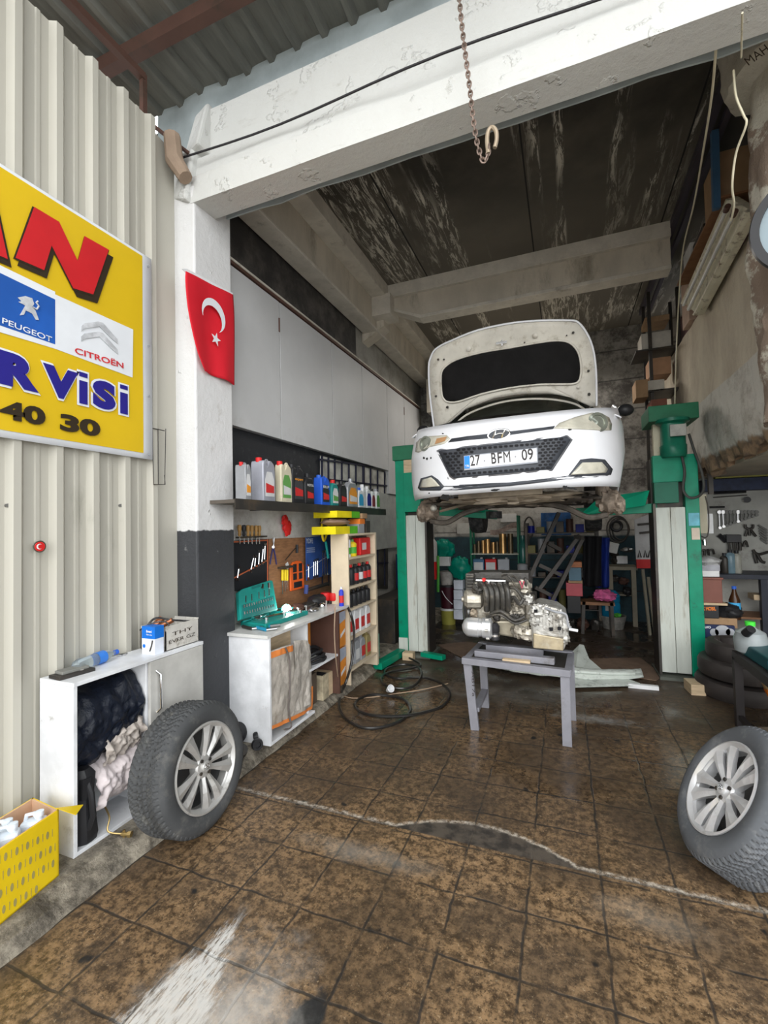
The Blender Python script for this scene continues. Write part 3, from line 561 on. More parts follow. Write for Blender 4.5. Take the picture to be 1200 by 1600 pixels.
tfit('Glow plug', 'print', m_bwht, t_, (-2.12, yA - .006, TZ + .102), (-2.08, yA - .006, TZ + .102), .009, bold=.02)
mb = MB(); mb.tube([(-2.095, yA - .007, TZ + .02), (-2.082, yA - .007, TZ + .05), (-2.075, yA - .007, TZ + .078)], .004, 6); mb.build('print', m_dark, t_)
mb = MB(); mb.lathe([(.008, 0), (.010, 0), (.010, .001), (.008, .001)], (-2.138, yA - .006, TZ + .045), (0, -1, 0), 14); mb.build('print', m_bxb, t_)
t_ = thing('old_parts_carton', 'worn open white carton with black marker writing at the right end of the low cabinet', 'box', (-2.14, 2.08, TZ))
y0, y1 = yA + .07, 2.155; mb = MB(); mb.box(-2.25, -2.245, y0, y1, TZ, TZ + .13); mb.box(-2.07, -2.065, y0, y1, TZ, TZ + .135); mb.box(-2.25, -2.065, y0, y0 + .005, TZ, TZ + .11); mb.box(-2.25, -2.065, y1 - .005, y1, TZ, TZ + .14); mb.box(-2.25, -2.065, y0, y1, TZ, TZ + .004)
mb.build('carton', M('worn_card', (.55, .53, .49), .7, dirt=(.2, .17, .13), amt=.5, dscale=14), t_)
tfit('EVER GZ', 'handwriting', m_bblk, t_, (-2.064, y0 + .02, TZ + .035), (-2.064, y1 - .03, TZ + .04), .02, bold=.0)
tfit('THY', 'handwriting', m_bblk, t_, (-2.064, y0 + .045, TZ + .075), (-2.064, y1 - .05, TZ + .08), .02, bold=.0)
mb = MB(); mb.tube(spline([(-2.23, y0, TZ + .1), (-2.2, y0 + .05, TZ + .165), (-2.12, y0 + .1, TZ + .15), (-2.09, y1 - .02, TZ + .12)]), .006, 6); mb.tube(spline([(-2.2, y0 - .05, TZ + .12), (-2.14, y0 - .03, TZ + .155), (-2.1, y0 + .03, TZ + .155), (-2.09, y0 + .06, TZ + .11)]), .004, 6); mb.build('rubber_belt', m_rub, smooth=True, label='black rubber belt looping out of the worn white carton', cat='belt')
mb = MB(); mb.cyl((-2.19, y0 + .06, TZ + .11), (-2.12, y0 + .10, TZ + .15), .015, n=10); mb.cyl((-2.22, y0 + .03, TZ + .10), (-2.2, y0 + .1, TZ + .155), .02, n=10); mb.build('copper_terminal', M('copper', (.5, .2, .1), .4, .8), label='copper coloured plugs sticking out of the worn white carton', cat='spare part')

# ---------------------------------------------------------------- yellow carton with white canisters
C0 = onZ(92, 1368, .08); D0 = onZ(0, 1445, .08); e1 = (D0 - C0).normalized()
zt = onX(90, 1266, C0.x).z; E0 = onZ(0, 1222, zt); T0 = V((C0.x, C0.y, zt)); e2 = (E0 - T0).normalized()
t_ = thing('yellow_carton', 'open yellow carton printed with grey ovals and bars, in the lower left corner', 'box', C0)
def bp(a, b, z): return V((C0.x, C0.y, z)) + e1 * a + e2 * b
Lb, Wb = .62, .20; th = .006
mb = MB()
def slab(a0, a1, b0, b1, z0, z1): mb.hexa([bp(a0, b0, z0), bp(a1, b0, z0), bp(a1, b1, z0), bp(a0, b1, z0), bp(a0, b0, z1), bp(a1, b0, z1), bp(a1, b1, z1), bp(a0, b1, z1)])
slab(0, Lb, 0, th, .08, zt); slab(0, th, 0, Wb, .08, zt); slab(Lb - th, Lb, 0, Wb, .08, zt); slab(0, Lb, Wb - th, Wb, .08, zt); slab(0, Lb, 0, Wb, .08, .086)
mb.build('carton', M('carton_yellow', (.80, .56, .01), .5, var=.05, dirt=(.5, .35, .05), amt=.2), t_)
mb = MB(); slab(th, Lb - th, Wb - th * 2, Wb - th, .1, zt + .001); slab(th, th * 2, th, Wb - th, .1, zt + .001); slab(th, Lb, th, th + .002, .15, zt + .0015); mb.build('inner_liner', M('card_inside', (.62, .40, .26), .8, var=.06), t_)
n_ = V((e1.y, -e1.x, 0)).normalized(); 
if n_.dot(-e2) < 0: n_ = -n_
mb = MB(); a_ = V((T0.x, T0.y, zt)); mb.hexa([a_, a_ + V((.075, .02, -.02)), a_ + V((.02, .09, -.028)), a_ + e2 * .02, a_ + V((0, 0, .002)), a_ + V((.075, .02, -.018)), a_ + V((.02, .09, -.026)), a_ + e2 * .02 + V((0, 0, .002))]); mb.build('flap', M('carton_yellow'), t_)
mb = MB(); H = zt - .08
for r in range(7):
    for k in range(-3, 22):
        s_ = .022 + k * .021 + r * .0; h_ = H - .035 - r * .042 - (k * .0105)
        h_ = H - .03 - r * .045 + (k * .0) - ((k % 99) * .012) + r * 0
        ss = s_ - r * .012 + .0; hh = H + .10 - r * .062 - k * .0 - (1 - (ss / .62)) * .12
        if hh < .02 or hh > H - .025 or ss < .012 or ss > .6: continue
        c_ = bp(ss, 0, .08 + hh) + n_ * .0008
        if k % 2 == 0: mb.prism([c_ + e1 * (.0062 * math.cos(2 * PI * i / 14)) + V((0, 0, .015 * math.sin(2 * PI * i / 14))) for i in range(14)], n_ * .0006)
        else: mb.prism([c_ + e1 * i + V((0, 0, j)) for i, j in ((-.0012, -.015), (.0012, -.015), (.0012, .015), (-.0012, .015))], n_ * .0006)
mb.build('print_pattern', M('print_grey', (.36, .30, .10), .6), t_)
m_can = M('milky_plastic', (.72, .78, .84), .3, var=.03)
def canister(a, b, z, ang, lab):
    o = bp(a, b, 0); o.z = z; t2 = thing('white_canister', lab, 'canister', o, Matrix.Rotation(ang, 3, 'Z'), group='white canisters in the yellow carton')
    MB().box(-.042, .042, -.03, .03, -.15, .0).build('body', m_can, t2, local=True, bev=.012)
    MB().lathe([(.012, 0), (.012, .012), (.016, .013), (.016, .03), (.0, .032)], (.02, 0, 0), (0, 0, 1), 14).build('cap', m_can, t2, local=True, smooth=True)
    mb = MB(); mb.tube([(-.03, 0, -.005), (-.026, 0, .02), (.0, 0, .024), (.012, 0, .004)], .008, 8); mb.build('handle', m_can, t2, local=True, smooth=True)
for a, b, z, an, lb in ((.07, .07, zt - .015, .6, 'white plastic canister nearest the right corner of the yellow carton'), (.17, .09, zt - .01, .9, 'white plastic canister at the front edge of the yellow carton, second from its right corner'), (.16, .14, zt - .01, .4, 'white plastic canister at the back of the yellow carton'), (.26, .10, zt + .005, .5, 'white plastic canister near the left edge of the photo in the yellow carton')): canister(a, b, z, an, lb)

# ---------------------------------------------------------------- alloy wheels
m_tyre = M('tyre', (.06, .062, .064), .75, var=.12, dirt=(.12, .118, .11), amt=.5, dscale=9); m_alloy = M('alloy', (.52, .51, .49), .32, .45, var=.1, dirt=(.2, .19, .17), amt=.4, dscale=14); m_alloyd = M('alloy_shade_grey', (.12, .12, .12), .45, .6)
m_alloy2 = M('bright_alloy', (.74, .74, .75), .28, .4, var=.06, dirt=(.3, .3, .28), amt=.3)
m_tyre2 = M('dusty_tyre', (.11, .117, .128), .75, var=.12, dirt=(.19, .195, .2), amt=.5, dscale=9)
def wheel(c, n, label, al, spin=0., ty=None):
    n = V(n).normalized(); up = V((0, 0, 1)); b = (up - n * up.dot(n)).normalized(); a = b.cross(n)
    R = Matrix((n, a, b)).transposed() @ Matrix.Rotation(spin, 3, 'X')
    t2 = thing('alloy_wheel', label, 'wheel', V(c), R, group='alloy wheels leaning at the doorway')
    # local +X is the outer face at x=0; tyre runs to x=-.2
    W = .198; prof = [(.206, -.004), (.214, .004), (.232, .010), (.262, .010), (.280, .004), (.292, -.008)] + [(.303, -.016), (.309, -.026)] + [(.310, -.03 - i * (W - .06) / 14) for i in range(15)] + [(.309, -W + .026), (.303, -W + .016), (.292, -W + .006), (.26, -W - .008), (.23, -W - .008), (.206, -W + .006)]
    def tr(t, r, x):
        if r < .302: return r
        w = (x + W / 2) / (W / 2); g = ((t / (2 * PI) * 64 + abs(w) * 3.2) % 1.0) < .26
        g2 = abs(abs(w) - .30) < .07
        return r - (.010 if g or g2 else 0)
    mb = MB(); mb.lathe(prof, (0, 0, 0), (1, 0, 0), 256, rf=tr, capb=False, capt=False); mb.build('tyre', ty or m_tyre, t2, local=True, smooth=True, ang=28)
    rim = [(.203, -.19), (.188, -.17), (.184, -.02), (.192, -.010), (.203, -.004), (.211, .003), (.211, .008), (.203, .010), (.196, .004), (.187, -.006)]
    MB().lathe(rim, (0, 0, 0), (1, 0, 0), 64, capb=False, capt=False).build('rim', al, t2, local=True, smooth=True)
    MB().lathe([(.0, -.14), (.10, -.13), (.17, -.12), (.186, -.06)], (0, 0, 0), (1, 0, 0), 40, capt=False).build('inner_barrel', m_alloyd, t2, local=True, smooth=True)
    for k in range(10):
        th_ = 2 * PI * k / 10 + (.03 if k % 2 else -.03); tw = .05 * (1 if k % 2 else -1); mb = MB()
        rows = []
        for (r, hw, x, dp) in ((.030, .014, -.020, .035), (.07, .014, -.014, .03), (.12, .021, -.006, .026), (.16, .028, -.004, .024), (.193, .038, -.004, .02)):
            aa = th_ + tw * (r - .03) / .16
            d = V((0, math.cos(aa), math.sin(aa))); s_ = V((0, -d.z, d.y)); rows.append([d * r - s_ * hw + V((x - .002, 0, 0)), d * r - s_ * hw * .0 + V((x + .006, 0, 0)), d * r + s_ * hw + V((x - .004, 0, 0)), d * r + s_ * hw * .6 + V((x - dp, 0, 0)), d * r - s_ * hw * .6 + V((x - dp, 0, 0))])
        mb.add([p for rw_ in rows for p in rw_], [(i * 5 + j, i * 5 + (j + 1) % 5, (i + 1) * 5 + (j + 1) % 5, (i + 1) * 5 + j) for i in range(4) for j in range(5)] + [(0, 1, 2, 3, 4), (24, 23, 22, 21, 20)])
        mb.build('spoke', al, t2, local=True)
    MB().lathe([(.055, -.06), (.056, -.02), (.048, -.012), (.03, -.01), (.0, -.01)], (0, 0, 0), (1, 0, 0), 30).build('hub', al, t2, local=True, smooth=True)
    hc = MB().lathe([(.027, -.012), (.027, -.002), (.022, .002), (.0, .003)], (0, 0, 0), (1, 0, 0), 24).build('centre_cap', al, t2, local=True, smooth=True)
    mb = MB(); mb.tube([V((.004, .016 * math.cos(q * PI / 10), .011 * math.sin(q * PI / 10))) for q in range(20)], .0018, 5, True); mb.bar((.004, -.007, -.008), (.004, -.003, .008), .003, .003); mb.bar((.004, .003, -.008), (.004, .007, .008), .003, .003); mb.bar((.004, -.006, -.002), (.004, .006, .002), .003, .003); mb.build('emblem', m_chrome, hc, local=True)
    for k in range(4):
        q = 2 * PI * k / 4 + .4; MB().cyl((-.016, .04 * math.cos(q), .04 * math.sin(q)), (-.004, .04 * math.cos(q), .04 * math.sin(q)), .0085, n=6).build('wheel_nut', m_dark, t2, local=True)
    return t2
wheel((-1.718, 1.838, .311), (.994, .019, .11), 'grimy alloy wheel with knobbly winter tyre leaning against the low white cabinet', m_alloy, .15)
wheel((.592, 2.41, .335), (-.842, -.089, .533), 'brighter alloy wheel with grey tyre at the right edge, leaning on the black steel bench', m_alloy2, .2, m_tyre2)

# ---------------------------------------------------------------- black pulleys on the ledge
t_ = thing('clutch_disc_pile', 'black round clutch part lying on the ledge beside the column', 'car part', (-1.98, 2.42, .08))
mb = MB(); mb.lathe([(.02, 0), (.09, .0), (.095, .02), (.06, .03), (.055, .05), (.02, .05)], (-2.0, 2.36, .085), (.1, -.1, 1), 26); mb.build('disc', m_dark, t_, smooth=True)
mb = MB(); mb.lathe([(.015, 0), (.065, .0), (.068, .02), (.04, .03), (.015, .03)], (-2.06, 2.47, .16), (.9, -.3, .35), 24); mb.lathe([(.0, .02), (.03, .02), (.03, .05), (0, .05)], (-2.06, 2.47, .16), (.9, -.3, .35), 16); mb.build('pulley', m_black, t_, smooth=True)
for i, (x, y, z, nn, lb) in enumerate(((-1.90, 2.47, .115, (.8, -.5, .1), 'small black roller with a hub, in front of the white bench foot'), (-1.95, 2.52, .12, (.7, .4, .3), 'small black roller tucked behind the front one by the bench foot'))):
    mb = MB(); mb.lathe([(.01, 0), (.034, 0), (.038, .012), (.034, .03), (.02, .03), (.018, .02), (.008, .02)], (x, y, z), nn, 22); mb.build('black_roller', m_black, smooth=True, label=lb, cat='roller', group='black rollers on the ledge')

# ---------------------------------------------------------------- upper wall cupboards
m_cup = M('grey_white_board', (.50, .50, .50), .5, var=.05, scale=2, dirt=(.40, .39, .37), amt=.3, dscale=2)
ys = [2.605, 3.317, 4.269, 5.042, 5.882, 6.613, 7.42]
for i in range(6):
    lb = ['tall grey-white wall cupboard nearest the column, first of the row', 'widest grey-white wall cupboard, second from the column', 'third grey-white wall cupboard counted from the column', 'fourth grey-white wall cupboard counted from the column', 'fifth grey-white wall cupboard, above the left lift post', 'last grey-white wall cupboard of the row, next to the back wall'][i]
    a, b = ys[i], ys[i + 1]; z0 = 2.268 if i < 4 else 1.95; t_ = thing('wall_cupboard', lb, 'cupboard', (-2.28, (a + b) / 2, z0), group='wall cupboards along the left wall')
    MB().box(-2.297, -2.262, a + .002, b - .002, z0, 3.47).build('body', m_cup, t_)
    d_ = MB().box(-2.260, -2.245, a + .006, b - .006, z0 + .0, 3.465).build('door', m_cup, t_, bev=.002)
    if i in (0, 4): MB().cyl((-2.243, b - .012, 3.2), (-2.243, b - .012, 3.32), .008, n=8).build('hinge', m_rust, t_)
mb = MB(); mb.box(-2.30, -2.235, 2.605, 7.42, 3.475, 3.50); mb.c = 1; mb.box(-2.24, -2.228, 2.605, 7.42, 3.498, 3.515); mb.build('cupboard_top_rail', [m_rust, m_conc2], label='long thin rail running along the tops of the wall cupboards', cat='rail')
MB().box(-2.295, -2.265, 5.12, 6.6, 1.2, 1.945).build('grey_board', M('grey_board_m', (.32, .33, .31), .6), label='plain grey board on the wall left of the lift post', cat='board')
# ================================================================ LEFT WALL: shelf, tools, bench
# window grille seen past the shelf
t_ = thing('window_grille', 'dark blue security grille with small pale panes above the end of the oil shelf', 'window grille', (-2.27, 4.9, 1.2))
mb = MB(); X = -2.278
for py in (718, 748, 800, 842, 880): mb.bar(onX(500, py, X), onX(606, py + 14 - (py - 718) * .09, X), .018, .02, up=(1, 0, 0))
for px in (503, 513, 523, 534, 545, 556, 568, 579, 590, 601): a = onX(px, 712 + (px - 500) * .25, X); b = onX(px, 915, X); mb.bar(a, b, .014 if px != 568 else .04, .02, up=(1, 0, 0))
mb.build('bars', M('navy_iron', (.012, .013, .03), .5), t_); MB().prism([onX(a, b, X - .012) for a, b in ((500, 712), (606, 740), (606, 800), (500, 800))], (.004, 0, 0)).build('pane', M('dirty_pane', (.42, .41, .37), .4, var=.4, scale=5), t_); MB().prism([onX(a, b, X - .012) for a, b in ((500, 800), (606, 800), (606, 920), (500, 920))], (.004, 0, 0)).build('pane', M('dark_pane', (.05, .045, .035), .4, var=.5, scale=5), t_)
# shelf board
t_ = thing('wall_shelf', 'long dark wooden wall shelf carrying the row of oil cans', 'shelf', (-2.13, 3.8, 1.66))
MB().box(-2.297, -1.96, 2.601, 5.0, 1.672, 1.695).box(-2.158, -1.96, 2.36, 2.60, 1.672, 1.695).build('board', M('shelf_wood', (.10, .085, .07), .6, dirt=(.4, .27, .15), amt=.3), t_)
MB().box(-1.96, -1.952, 2.36, 5.0, 1.63, 1.70).build('edge_strip', m_dark, t_); mb = MB(); 
for y in (2.95, 4.0, 4.9): mb.bar((-2.29, y, 1.655), (-2.0, y, 1.655), .03, .02)
mb.build('bracket', m_dark, t_)
JX = -1.975
def jug(xl, xm, xr, top, label, mb_, cap, lab_c, style='jug', lab2=None, nm='oil_jug', txt=None):
    y0 = onX(xm, 787, JX).y; y1 = onX(xr, 787, JX).y; xb = onY(xl, 786, y0).x; z0 = 1.696; h = onX((xm + xr) / 2, top, JX).z - z0
    xb = min(max(xb, JX - .16), JX - .06); w = y1 - y0; t2 = thing(nm, label, 'bottle', ((xb + JX) / 2, (y0 + y1) / 2, z0), group='oil and fluid bottles on the wall shelf')
    mb = MB(); e = (JX - xb)
    if style == 'jug':
        pts = [(0, 0), (w, 0), (w, h * .70), (w * .93, h * .86), (w * .70, h * .94), (w * .52, h * .94), (w * .42, h * .84), (w * .34, h * .80), (w * .28, h * .93), (0.06 * w, h * .93), (0, h * .84)]
    else: pts = [(0, 0), (w, 0), (w, h * .68), (w * .78, h * .88), (w * .22, h * .88), (0, h * .68)]
    mb.prism([(xb, y0 + a, z0 + b) for a, b in pts], (e, 0, 0)); mb.build('body', mb_, t2, bev=min(.014, w * .12), smooth=True)
    cy = y0 + w * (.17 if style == 'jug' else .5); MB().cyl((xb + e * .5, cy, z0 + h * (.9 if style == 'jug' else .86)), (xb + e * .5, cy, z0 + h), min(.022, w * .22), n=14).build('cap', cap, t2, smooth=True)
    if style == 'jug': mb = MB(); mb.tube(spline([(xb + e / 2, y0 + w * .62, z0 + h * .93), (xb + e / 2, y0 + w * .8, z0 + h * .98), (xb + e / 2, y0 + w * .95, z0 + h * .85)], 4), .009, 7); mb.build('handle', mb_, t2, smooth=True)
    lb = MB().prism([(JX + .0005, y0 + w * a, z0 + h * b) for a, b in ((.14, .12), (.88, .12), (.88, .5), (.7, .68), (.3, .68), (.14, .5))], (.001, 0, 0)).build('label_panel', lab_c, t2)
    if lab2: MB().prism([(JX + .0016, y0 + w * a, z0 + h * b) for a, b in ((.2, .2), (.85, .2), (.85, .36), (.2, .42))], (.001, 0, 0)).build('label_panel', lab2, t2)
    if txt: tfit(txt, 'label_print', txtm[txt], t2, (JX + .0032, y0 + w * .16, z0 + h * .58), (JX + .0032, y0 + w * .86, z0 + h * .58), h * .08, bold=.03)
m_silj = M('silver_plastic', (.33, .34, .36), .35, .3); m_lil = M('lilac_grey_plastic', (.34, .35, .40), .35, .2); m_bk = m_black; m_lb = M('print_white', (.62, .62, .62), .4)
m_gj = P('teal_green_plastic', (.02, .22, .2)); m_lr = M('print_red', (.55, .03, .03), .4); m_lg = M('print_green', (.12, .32, .08), .4); m_lor = M('print_orange', (.7, .28, .03), .4); m_lbk = M('print_black', (.03, .03, .03), .4)
txtm = {'expert': m_lor, 'MOTUL': m_lb, 'ELF': m_lb, 'Mobil': m_lb}
jug(368, 384, 393, 722, 'silver grey oil jug with a red cap, nearest the column on the shelf', m_silj, m_red, m_lb, lab2=m_lor)
jug(392, 412, 431, 716, 'big lilac grey oil jug with a red cap and red swoosh label', m_lil, m_red, m_lb, lab2=m_lr)
jug(431, 440, 457, 722, 'cream oil jug with a red cap and a green label', m_cream, m_red, m_lg, lab2=m_lb)
jug(455, 458, 476, 727, 'black oil jug lettered in orange', m_bk, m_bk, M('lab_dark', (.05, .05, .055), .4), lab2=m_lr, txt='expert')
jug(474, 478, 492, 740, 'black oil bottle with red label beside the jug lettered in orange', m_bk, m_bk, m_lbk, 'bot', lab2=m_lr, txt='MOTUL')
jug(490, 503, 516, 743, 'bright blue oil jug with a black oval label', P('blue_jug', (.02, .10, .55)), m_blue, m_lbk, lab2=m_lr, txt='ELF')
jug(515, 519, 530, 750, 'teal green oil bottle right of the bright blue jug', m_gj, m_red, m_lb, 'bot', lab2=m_lg)
jug(528, 532, 543, 752, 'slim black oil bottle with red label between teal and silver ones', m_bk, m_bk, m_lbk, 'bot', lab2=m_lr)
jug(538, 544, 560, 748, 'silver oil bottle with an orange flower label', m_silj, m_silj, m_lor, 'bot', lab2=m_lb)
jug(558, 560, 569, 762, 'small clear white bottle with a light blue label', m_pw, m_blue, M('print_sky', (.05, .35, .6), .4), 'bot')
jug(565, 567, 573, 757, 'narrow tall plain white bottle on the shelf', m_pw, m_pw, m_lb, 'bot')
jug(571, 573, 581, 760, 'white bottle with a dark blue label', m_pw, m_pw, m_bnavy, 'bot')
jug(579, 581, 587, 764, 'small white bottle with a dark red label', m_pw, m_black, M('print_maroon', (.25, .03, .05), .4), 'bot')
jug(586, 588, 594, 764, 'last small bottle at the far end of the oil shelf', m_pw, m_grey, m_lg, 'bot')
# boards behind the tools
PXW = -2.29
t_ = MB().prism([onX(a, b, PXW) for a, b in ((417, 842), (516, 838), (516, 930), (417, 968))], (.012, 0, 0)).build('tool_board', m_ply, label='brown wooden tool board on the wall behind the workbench', cat='tool board')
t_ = thing('black_tool_roll', 'black cloth tool roll edged in orange with open spanners, hung next to the column', 'tool roll', onX(390, 915, PXW))
MB().prism([onX(a, b, PXW + .013) for a, b in ((360, 845), (419, 842), (419, 912), (360, 925))], (.006, 0, 0)).build('cloth', M('black_cloth', (.012, .013, .016), .8), t_)
mb = MB(); mb.tube([onX(360, 906, PXW + .021), onX(417, 876, PXW + .021)], .006, 5); mb.tube([onX(418, 842, PXW + .02), onX(418, 915, PXW + .02)], .006, 5); mb.tube([onX(360, 847, PXW + .02), onX(418, 844, PXW + .02)], .006, 5); mb.build('piping', M('rust_trim', (.4, .1, .04), .7), t_)
def spanner(a, b, r, mat, label, group, x=None, nm='spanner'):
    d = (b - a).normalized(); mb = MB(); mb.tube([a, a.lerp(b, .5), b], r, 6); s_ = V((1, 0, 0)).cross(d)
    for e, sg in ((a, -1), (b, 1)):
        for k in (-1, 1): mb.bar(e, e + d * sg * r * 3.5 + s_ * k * r * 2.2, r * 1.6, r * 1.6, up=(1, 0, 0))
    mb.build(nm, mat, smooth=True, label=label, cat='spanner', group=group)
for i, (a, b) in enumerate((((392, 890), (396, 872)), ((398, 885), (399, 872)), ((404, 882), (405, 864)), ((409, 878), (411, 858)), ((413, 874), (414, 853)), ((371, 903), (373, 889)))):
    spanner(onX(*a, PXW + .026), onX(*b, PXW + .026), .006, m_chrome, 'chrome spanner tucked in the black tool roll, %s' % ['leftmost of the close group', 'second of the close group', 'third of the close group', 'fourth of the close group', 'largest at the right edge', 'alone at the far left'][i], 'spanners in the black tool roll')
lbs = ['leftmost', 'second, with the black handle', 'third from the left', 'fourth from the left', 'fifth from the left', 'rightmost']
for i, px in enumerate((374.5, 381.5, 388, 394, 400.5, 405.5)):
    a = onX(px, 850, PXW + .04); b = onX(px - .3, 838, PXW + .04); c_ = onX(px - .5, 818, PXW + .04)
    t2 = thing('screwdriver', 'screwdriver in the rack above the tool roll, %s of six' % lbs[i], 'screwdriver', b, group='screwdrivers hanging in a row')
    MB().cyl(a, b, .0045, n=8).build('shaft', m_chrome, t2, smooth=True)
    MB().lathe([(.008, 0), (.013, .012), (.010, .03), (.016, .05), (.016, .07), (.012, .085)], b, c_ - b, 10).build('handle', m_black if i == 1 else M('amber_handle', (.36, .2, .06), .35), t2, smooth=True)
MB().box(PXW, PXW + .06, onX(368, 838, PXW).y, onX(408, 838, PXW).y, 1.435, 1.447).build('screwdriver_rack', m_dark, label='thin dark rack holding the six screwdrivers', cat='rack')
p = onX(447, 821, PXW + .02); t_ = thing('red_figure_ornament', 'small lumpy red fabric ornament stuck on the white wall over the tool board', 'ornament', p)
mb = MB(); mb.lumpy(p + V((0, -.015, .04)), (.02, .045, .05), .2, 3, 18, 12, 1); mb.lumpy(p + V((0, .02, -.015)), (.02, .06, .06), .2, 3, 18, 12, 2); mb.lumpy(p + V((0, .01, -.06)), (.015, .03, .035), .2, 3, 14, 10, 3); mb.build('fabric', m_red, t_, smooth=True)
# pliers etc on the board
def pliers(px, py0, py1, label, hm, x=PXW + .02, spread=5):
    t2 = thing('pliers', label, 'pliers', onX(px, py1, x)); mid = py0 + (py1 - py0) * .35
    mb = MB(); mb.tube([onX(px - 1, py0, x), onX(px + 1, mid, x)], .006, 6); mb.tube([onX(px + 1.5, py0, x), onX(px, mid, x)], .006, 6); mb.cyl(onX(px, mid, x - .006), onX(px, mid, x + .008), .012, n=10); mb.build('jaws', m_steel, t2, smooth=True)
    for s_ in (-1, 1): mb = MB(); mb.tube(spline([onX(px, mid, x), onX(px + s_ * spread * .6, (mid + py1) / 2, x), onX(px + s_ * spread, py1, x)], 3), .006, 6); mb.build('handle', hm, t2, smooth=True)
pliers(427, 840, 882, 'long nose pliers with dark blue handles on the wooden tool board', P('navy_grip', (.03, .03, .12)))
t_ = thing('ratchet_driver', 'thin steel rod with a black grip slanting across the tool board', 'hand tool', onX(455, 860, PXW + .02))
MB().tube([onX(446, 875, PXW + .02), onX(463, 855, PXW + .02)], .004, 6).build('rod', m_dark, t_); MB().cyl(onX(464, 851, PXW + .022), onX(464, 864, PXW + .022), .013, n=10).build('grip', m_black, t_)
for i, px in enumerate((441.5, 445.5, 448.5)):
    t2 = thing('screwdriver', 'yellow handled screwdriver low on the tool board, %s of three' % ['leftmost', 'middle', 'rightmost'][i], 'screwdriver', onX(px, 910, PXW + .04), group='yellow screwdrivers on the tool board')
    MB().cyl(onX(px, 907, PXW + .035), onX(px, 890, PXW + .035), .012, n=10).build('handle', m_yel, t2); MB().cyl(onX(px, 928 - i * 4, PXW + .035), onX(px, 907, PXW + .035), .004, n=8).build('shaft', m_chrome, t2)
MB().box(PXW, PXW + .07, onX(432, 911, PXW).y, onX(450, 911, PXW).y, 1.16, 1.175).build('tool_holder', m_dark, label='small dark holder under the yellow screwdrivers', cat='rack')
p = onX(449, 884, PXW + .02); MB().obox(p, (.002, .02, .028), eul=(.4, 0, 0)).build('paper_tag', m_pw, label='small white paper tag pinned beside the orange tool tray', cat='tag')
t_ = thing('orange_tool_tray', 'orange and black hand tool tray shaped like a tall arch on the tool board', 'tool tray', onX(465, 925, PXW))
mb = MB(); c0, c1 = onX(453, 924, PXW + .02), onX(474, 920, PXW + .02); zt_ = onX(464, 876, PXW + .02).z; y0, y1, zb = c0.y, c1.y, c0.z
mb.prism([(PXW + .012, y0 + (y1 - y0) * a, zb + (zt_ - zb) * b) for a, b in ((0, 0), (1, 0), (1, .82), (.8, .97), (.5, 1), (.2, .97), (0, .82))], (.02, 0, 0)); mb.build('frame', P('tray_orange', (.72, .12, .02)), t_, bev=.008)
for a, b, c_, d in ((.16, .62, .42, .9), (.58, .62, .84, .9), (.16, .36, .42, .58), (.58, .36, .84, .58), (.2, .08, .8, .28)):
    MB().box(PXW + .03, PXW + .036, y0 + (y1 - y0) * a, y0 + (y1 - y0) * c_, zb + (zt_ - zb) * b, zb + (zt_ - zb) * d).build('tool_insert', m_black, t_, bev=.006)
t_ = thing('blue_tool_roll', 'dark blue cloth tool roll with white lettering and long spanners at the board end', 'tool roll', onX(497, 905, PXW))
BT = -2.24; MB().prism([onX(a, b, BT) for a, b in ((477, 840), (516, 836), (516, 897), (478, 907))], (.012, 0, 0)).build('cloth', M('blue_cloth', (.02, .06, .22), .75, var=.2), t_)
tfit('YDFE', 'print', M('print_pale', (.45, .5, .6), .6), t_, onX(478, 849, BT + .0125), onX(489, 849, BT + .0125), .045, bold=.02)
mb = MB()
for z in (857, 860, 863): mb.prism([onX(a, b, BT + .013) for a, b in ((479, z), (492, z - .6), (492, z - 1.4), (479, z - .8))], (.0005, 0, 0))
mb.build('print', M('print_pale'), t_); MB().tube([onX(478, 892, BT + .016), onX(516, 866, BT + .016)], .003, 5).build('pocket_seam', M('print_pale'), t_)
for i, (px, a, b) in enumerate(((482, 902, 885), (490, 900, 878), (493, 899, 877), (496, 898, 876), (504, 896, 864), (507.5, 896, 863), (511, 895, 862))):
    spanner(onX(px, a, BT + .022), onX(px, b, BT + .022), .006, m_chrome, 'spanner in the dark blue tool roll, number %s from the left' % ['one', 'two', 'three', 'four', 'five', 'six', 'seven'][i], 'spanners in the dark blue tool roll')
mb = MB(); mb.tube(spline([onX(a, b, -2.12) for a, b in ((504, 808), (503, 830), (506, 845), (511, 832), (513, 818), (508, 808), (505, 812))], 5), .011, 6); mb.build('yellow_hand_strap', m_yel, smooth=True, label='yellow strap loop hanging from the shelf at the corner of the blue tool roll', cat='strap')
MB().tube([onX(509, 846, -2.12), onX(513, 872, -2.12)], .012, 8).build('green_driver', m_teal, label='dark green handled tool hanging below the yellow strap', cat='hand tool')
t_ = thing('caulking_gun', 'rusty hand tool with a blue grip lying across the foot of the tool board', 'hand tool', onX(495, 918, -2.2)); MB().tube([onX(480, 922, -2.2), onX(512, 912, -2.2)], .018, 8).build('barrel', m_dark, t_, smooth=True); MB().cyl(onX(478, 928, -2.2), onX(479, 914, -2.2), .02, n=10).build('grip', P('grip_blue', (.04, .06, .2)), t_)

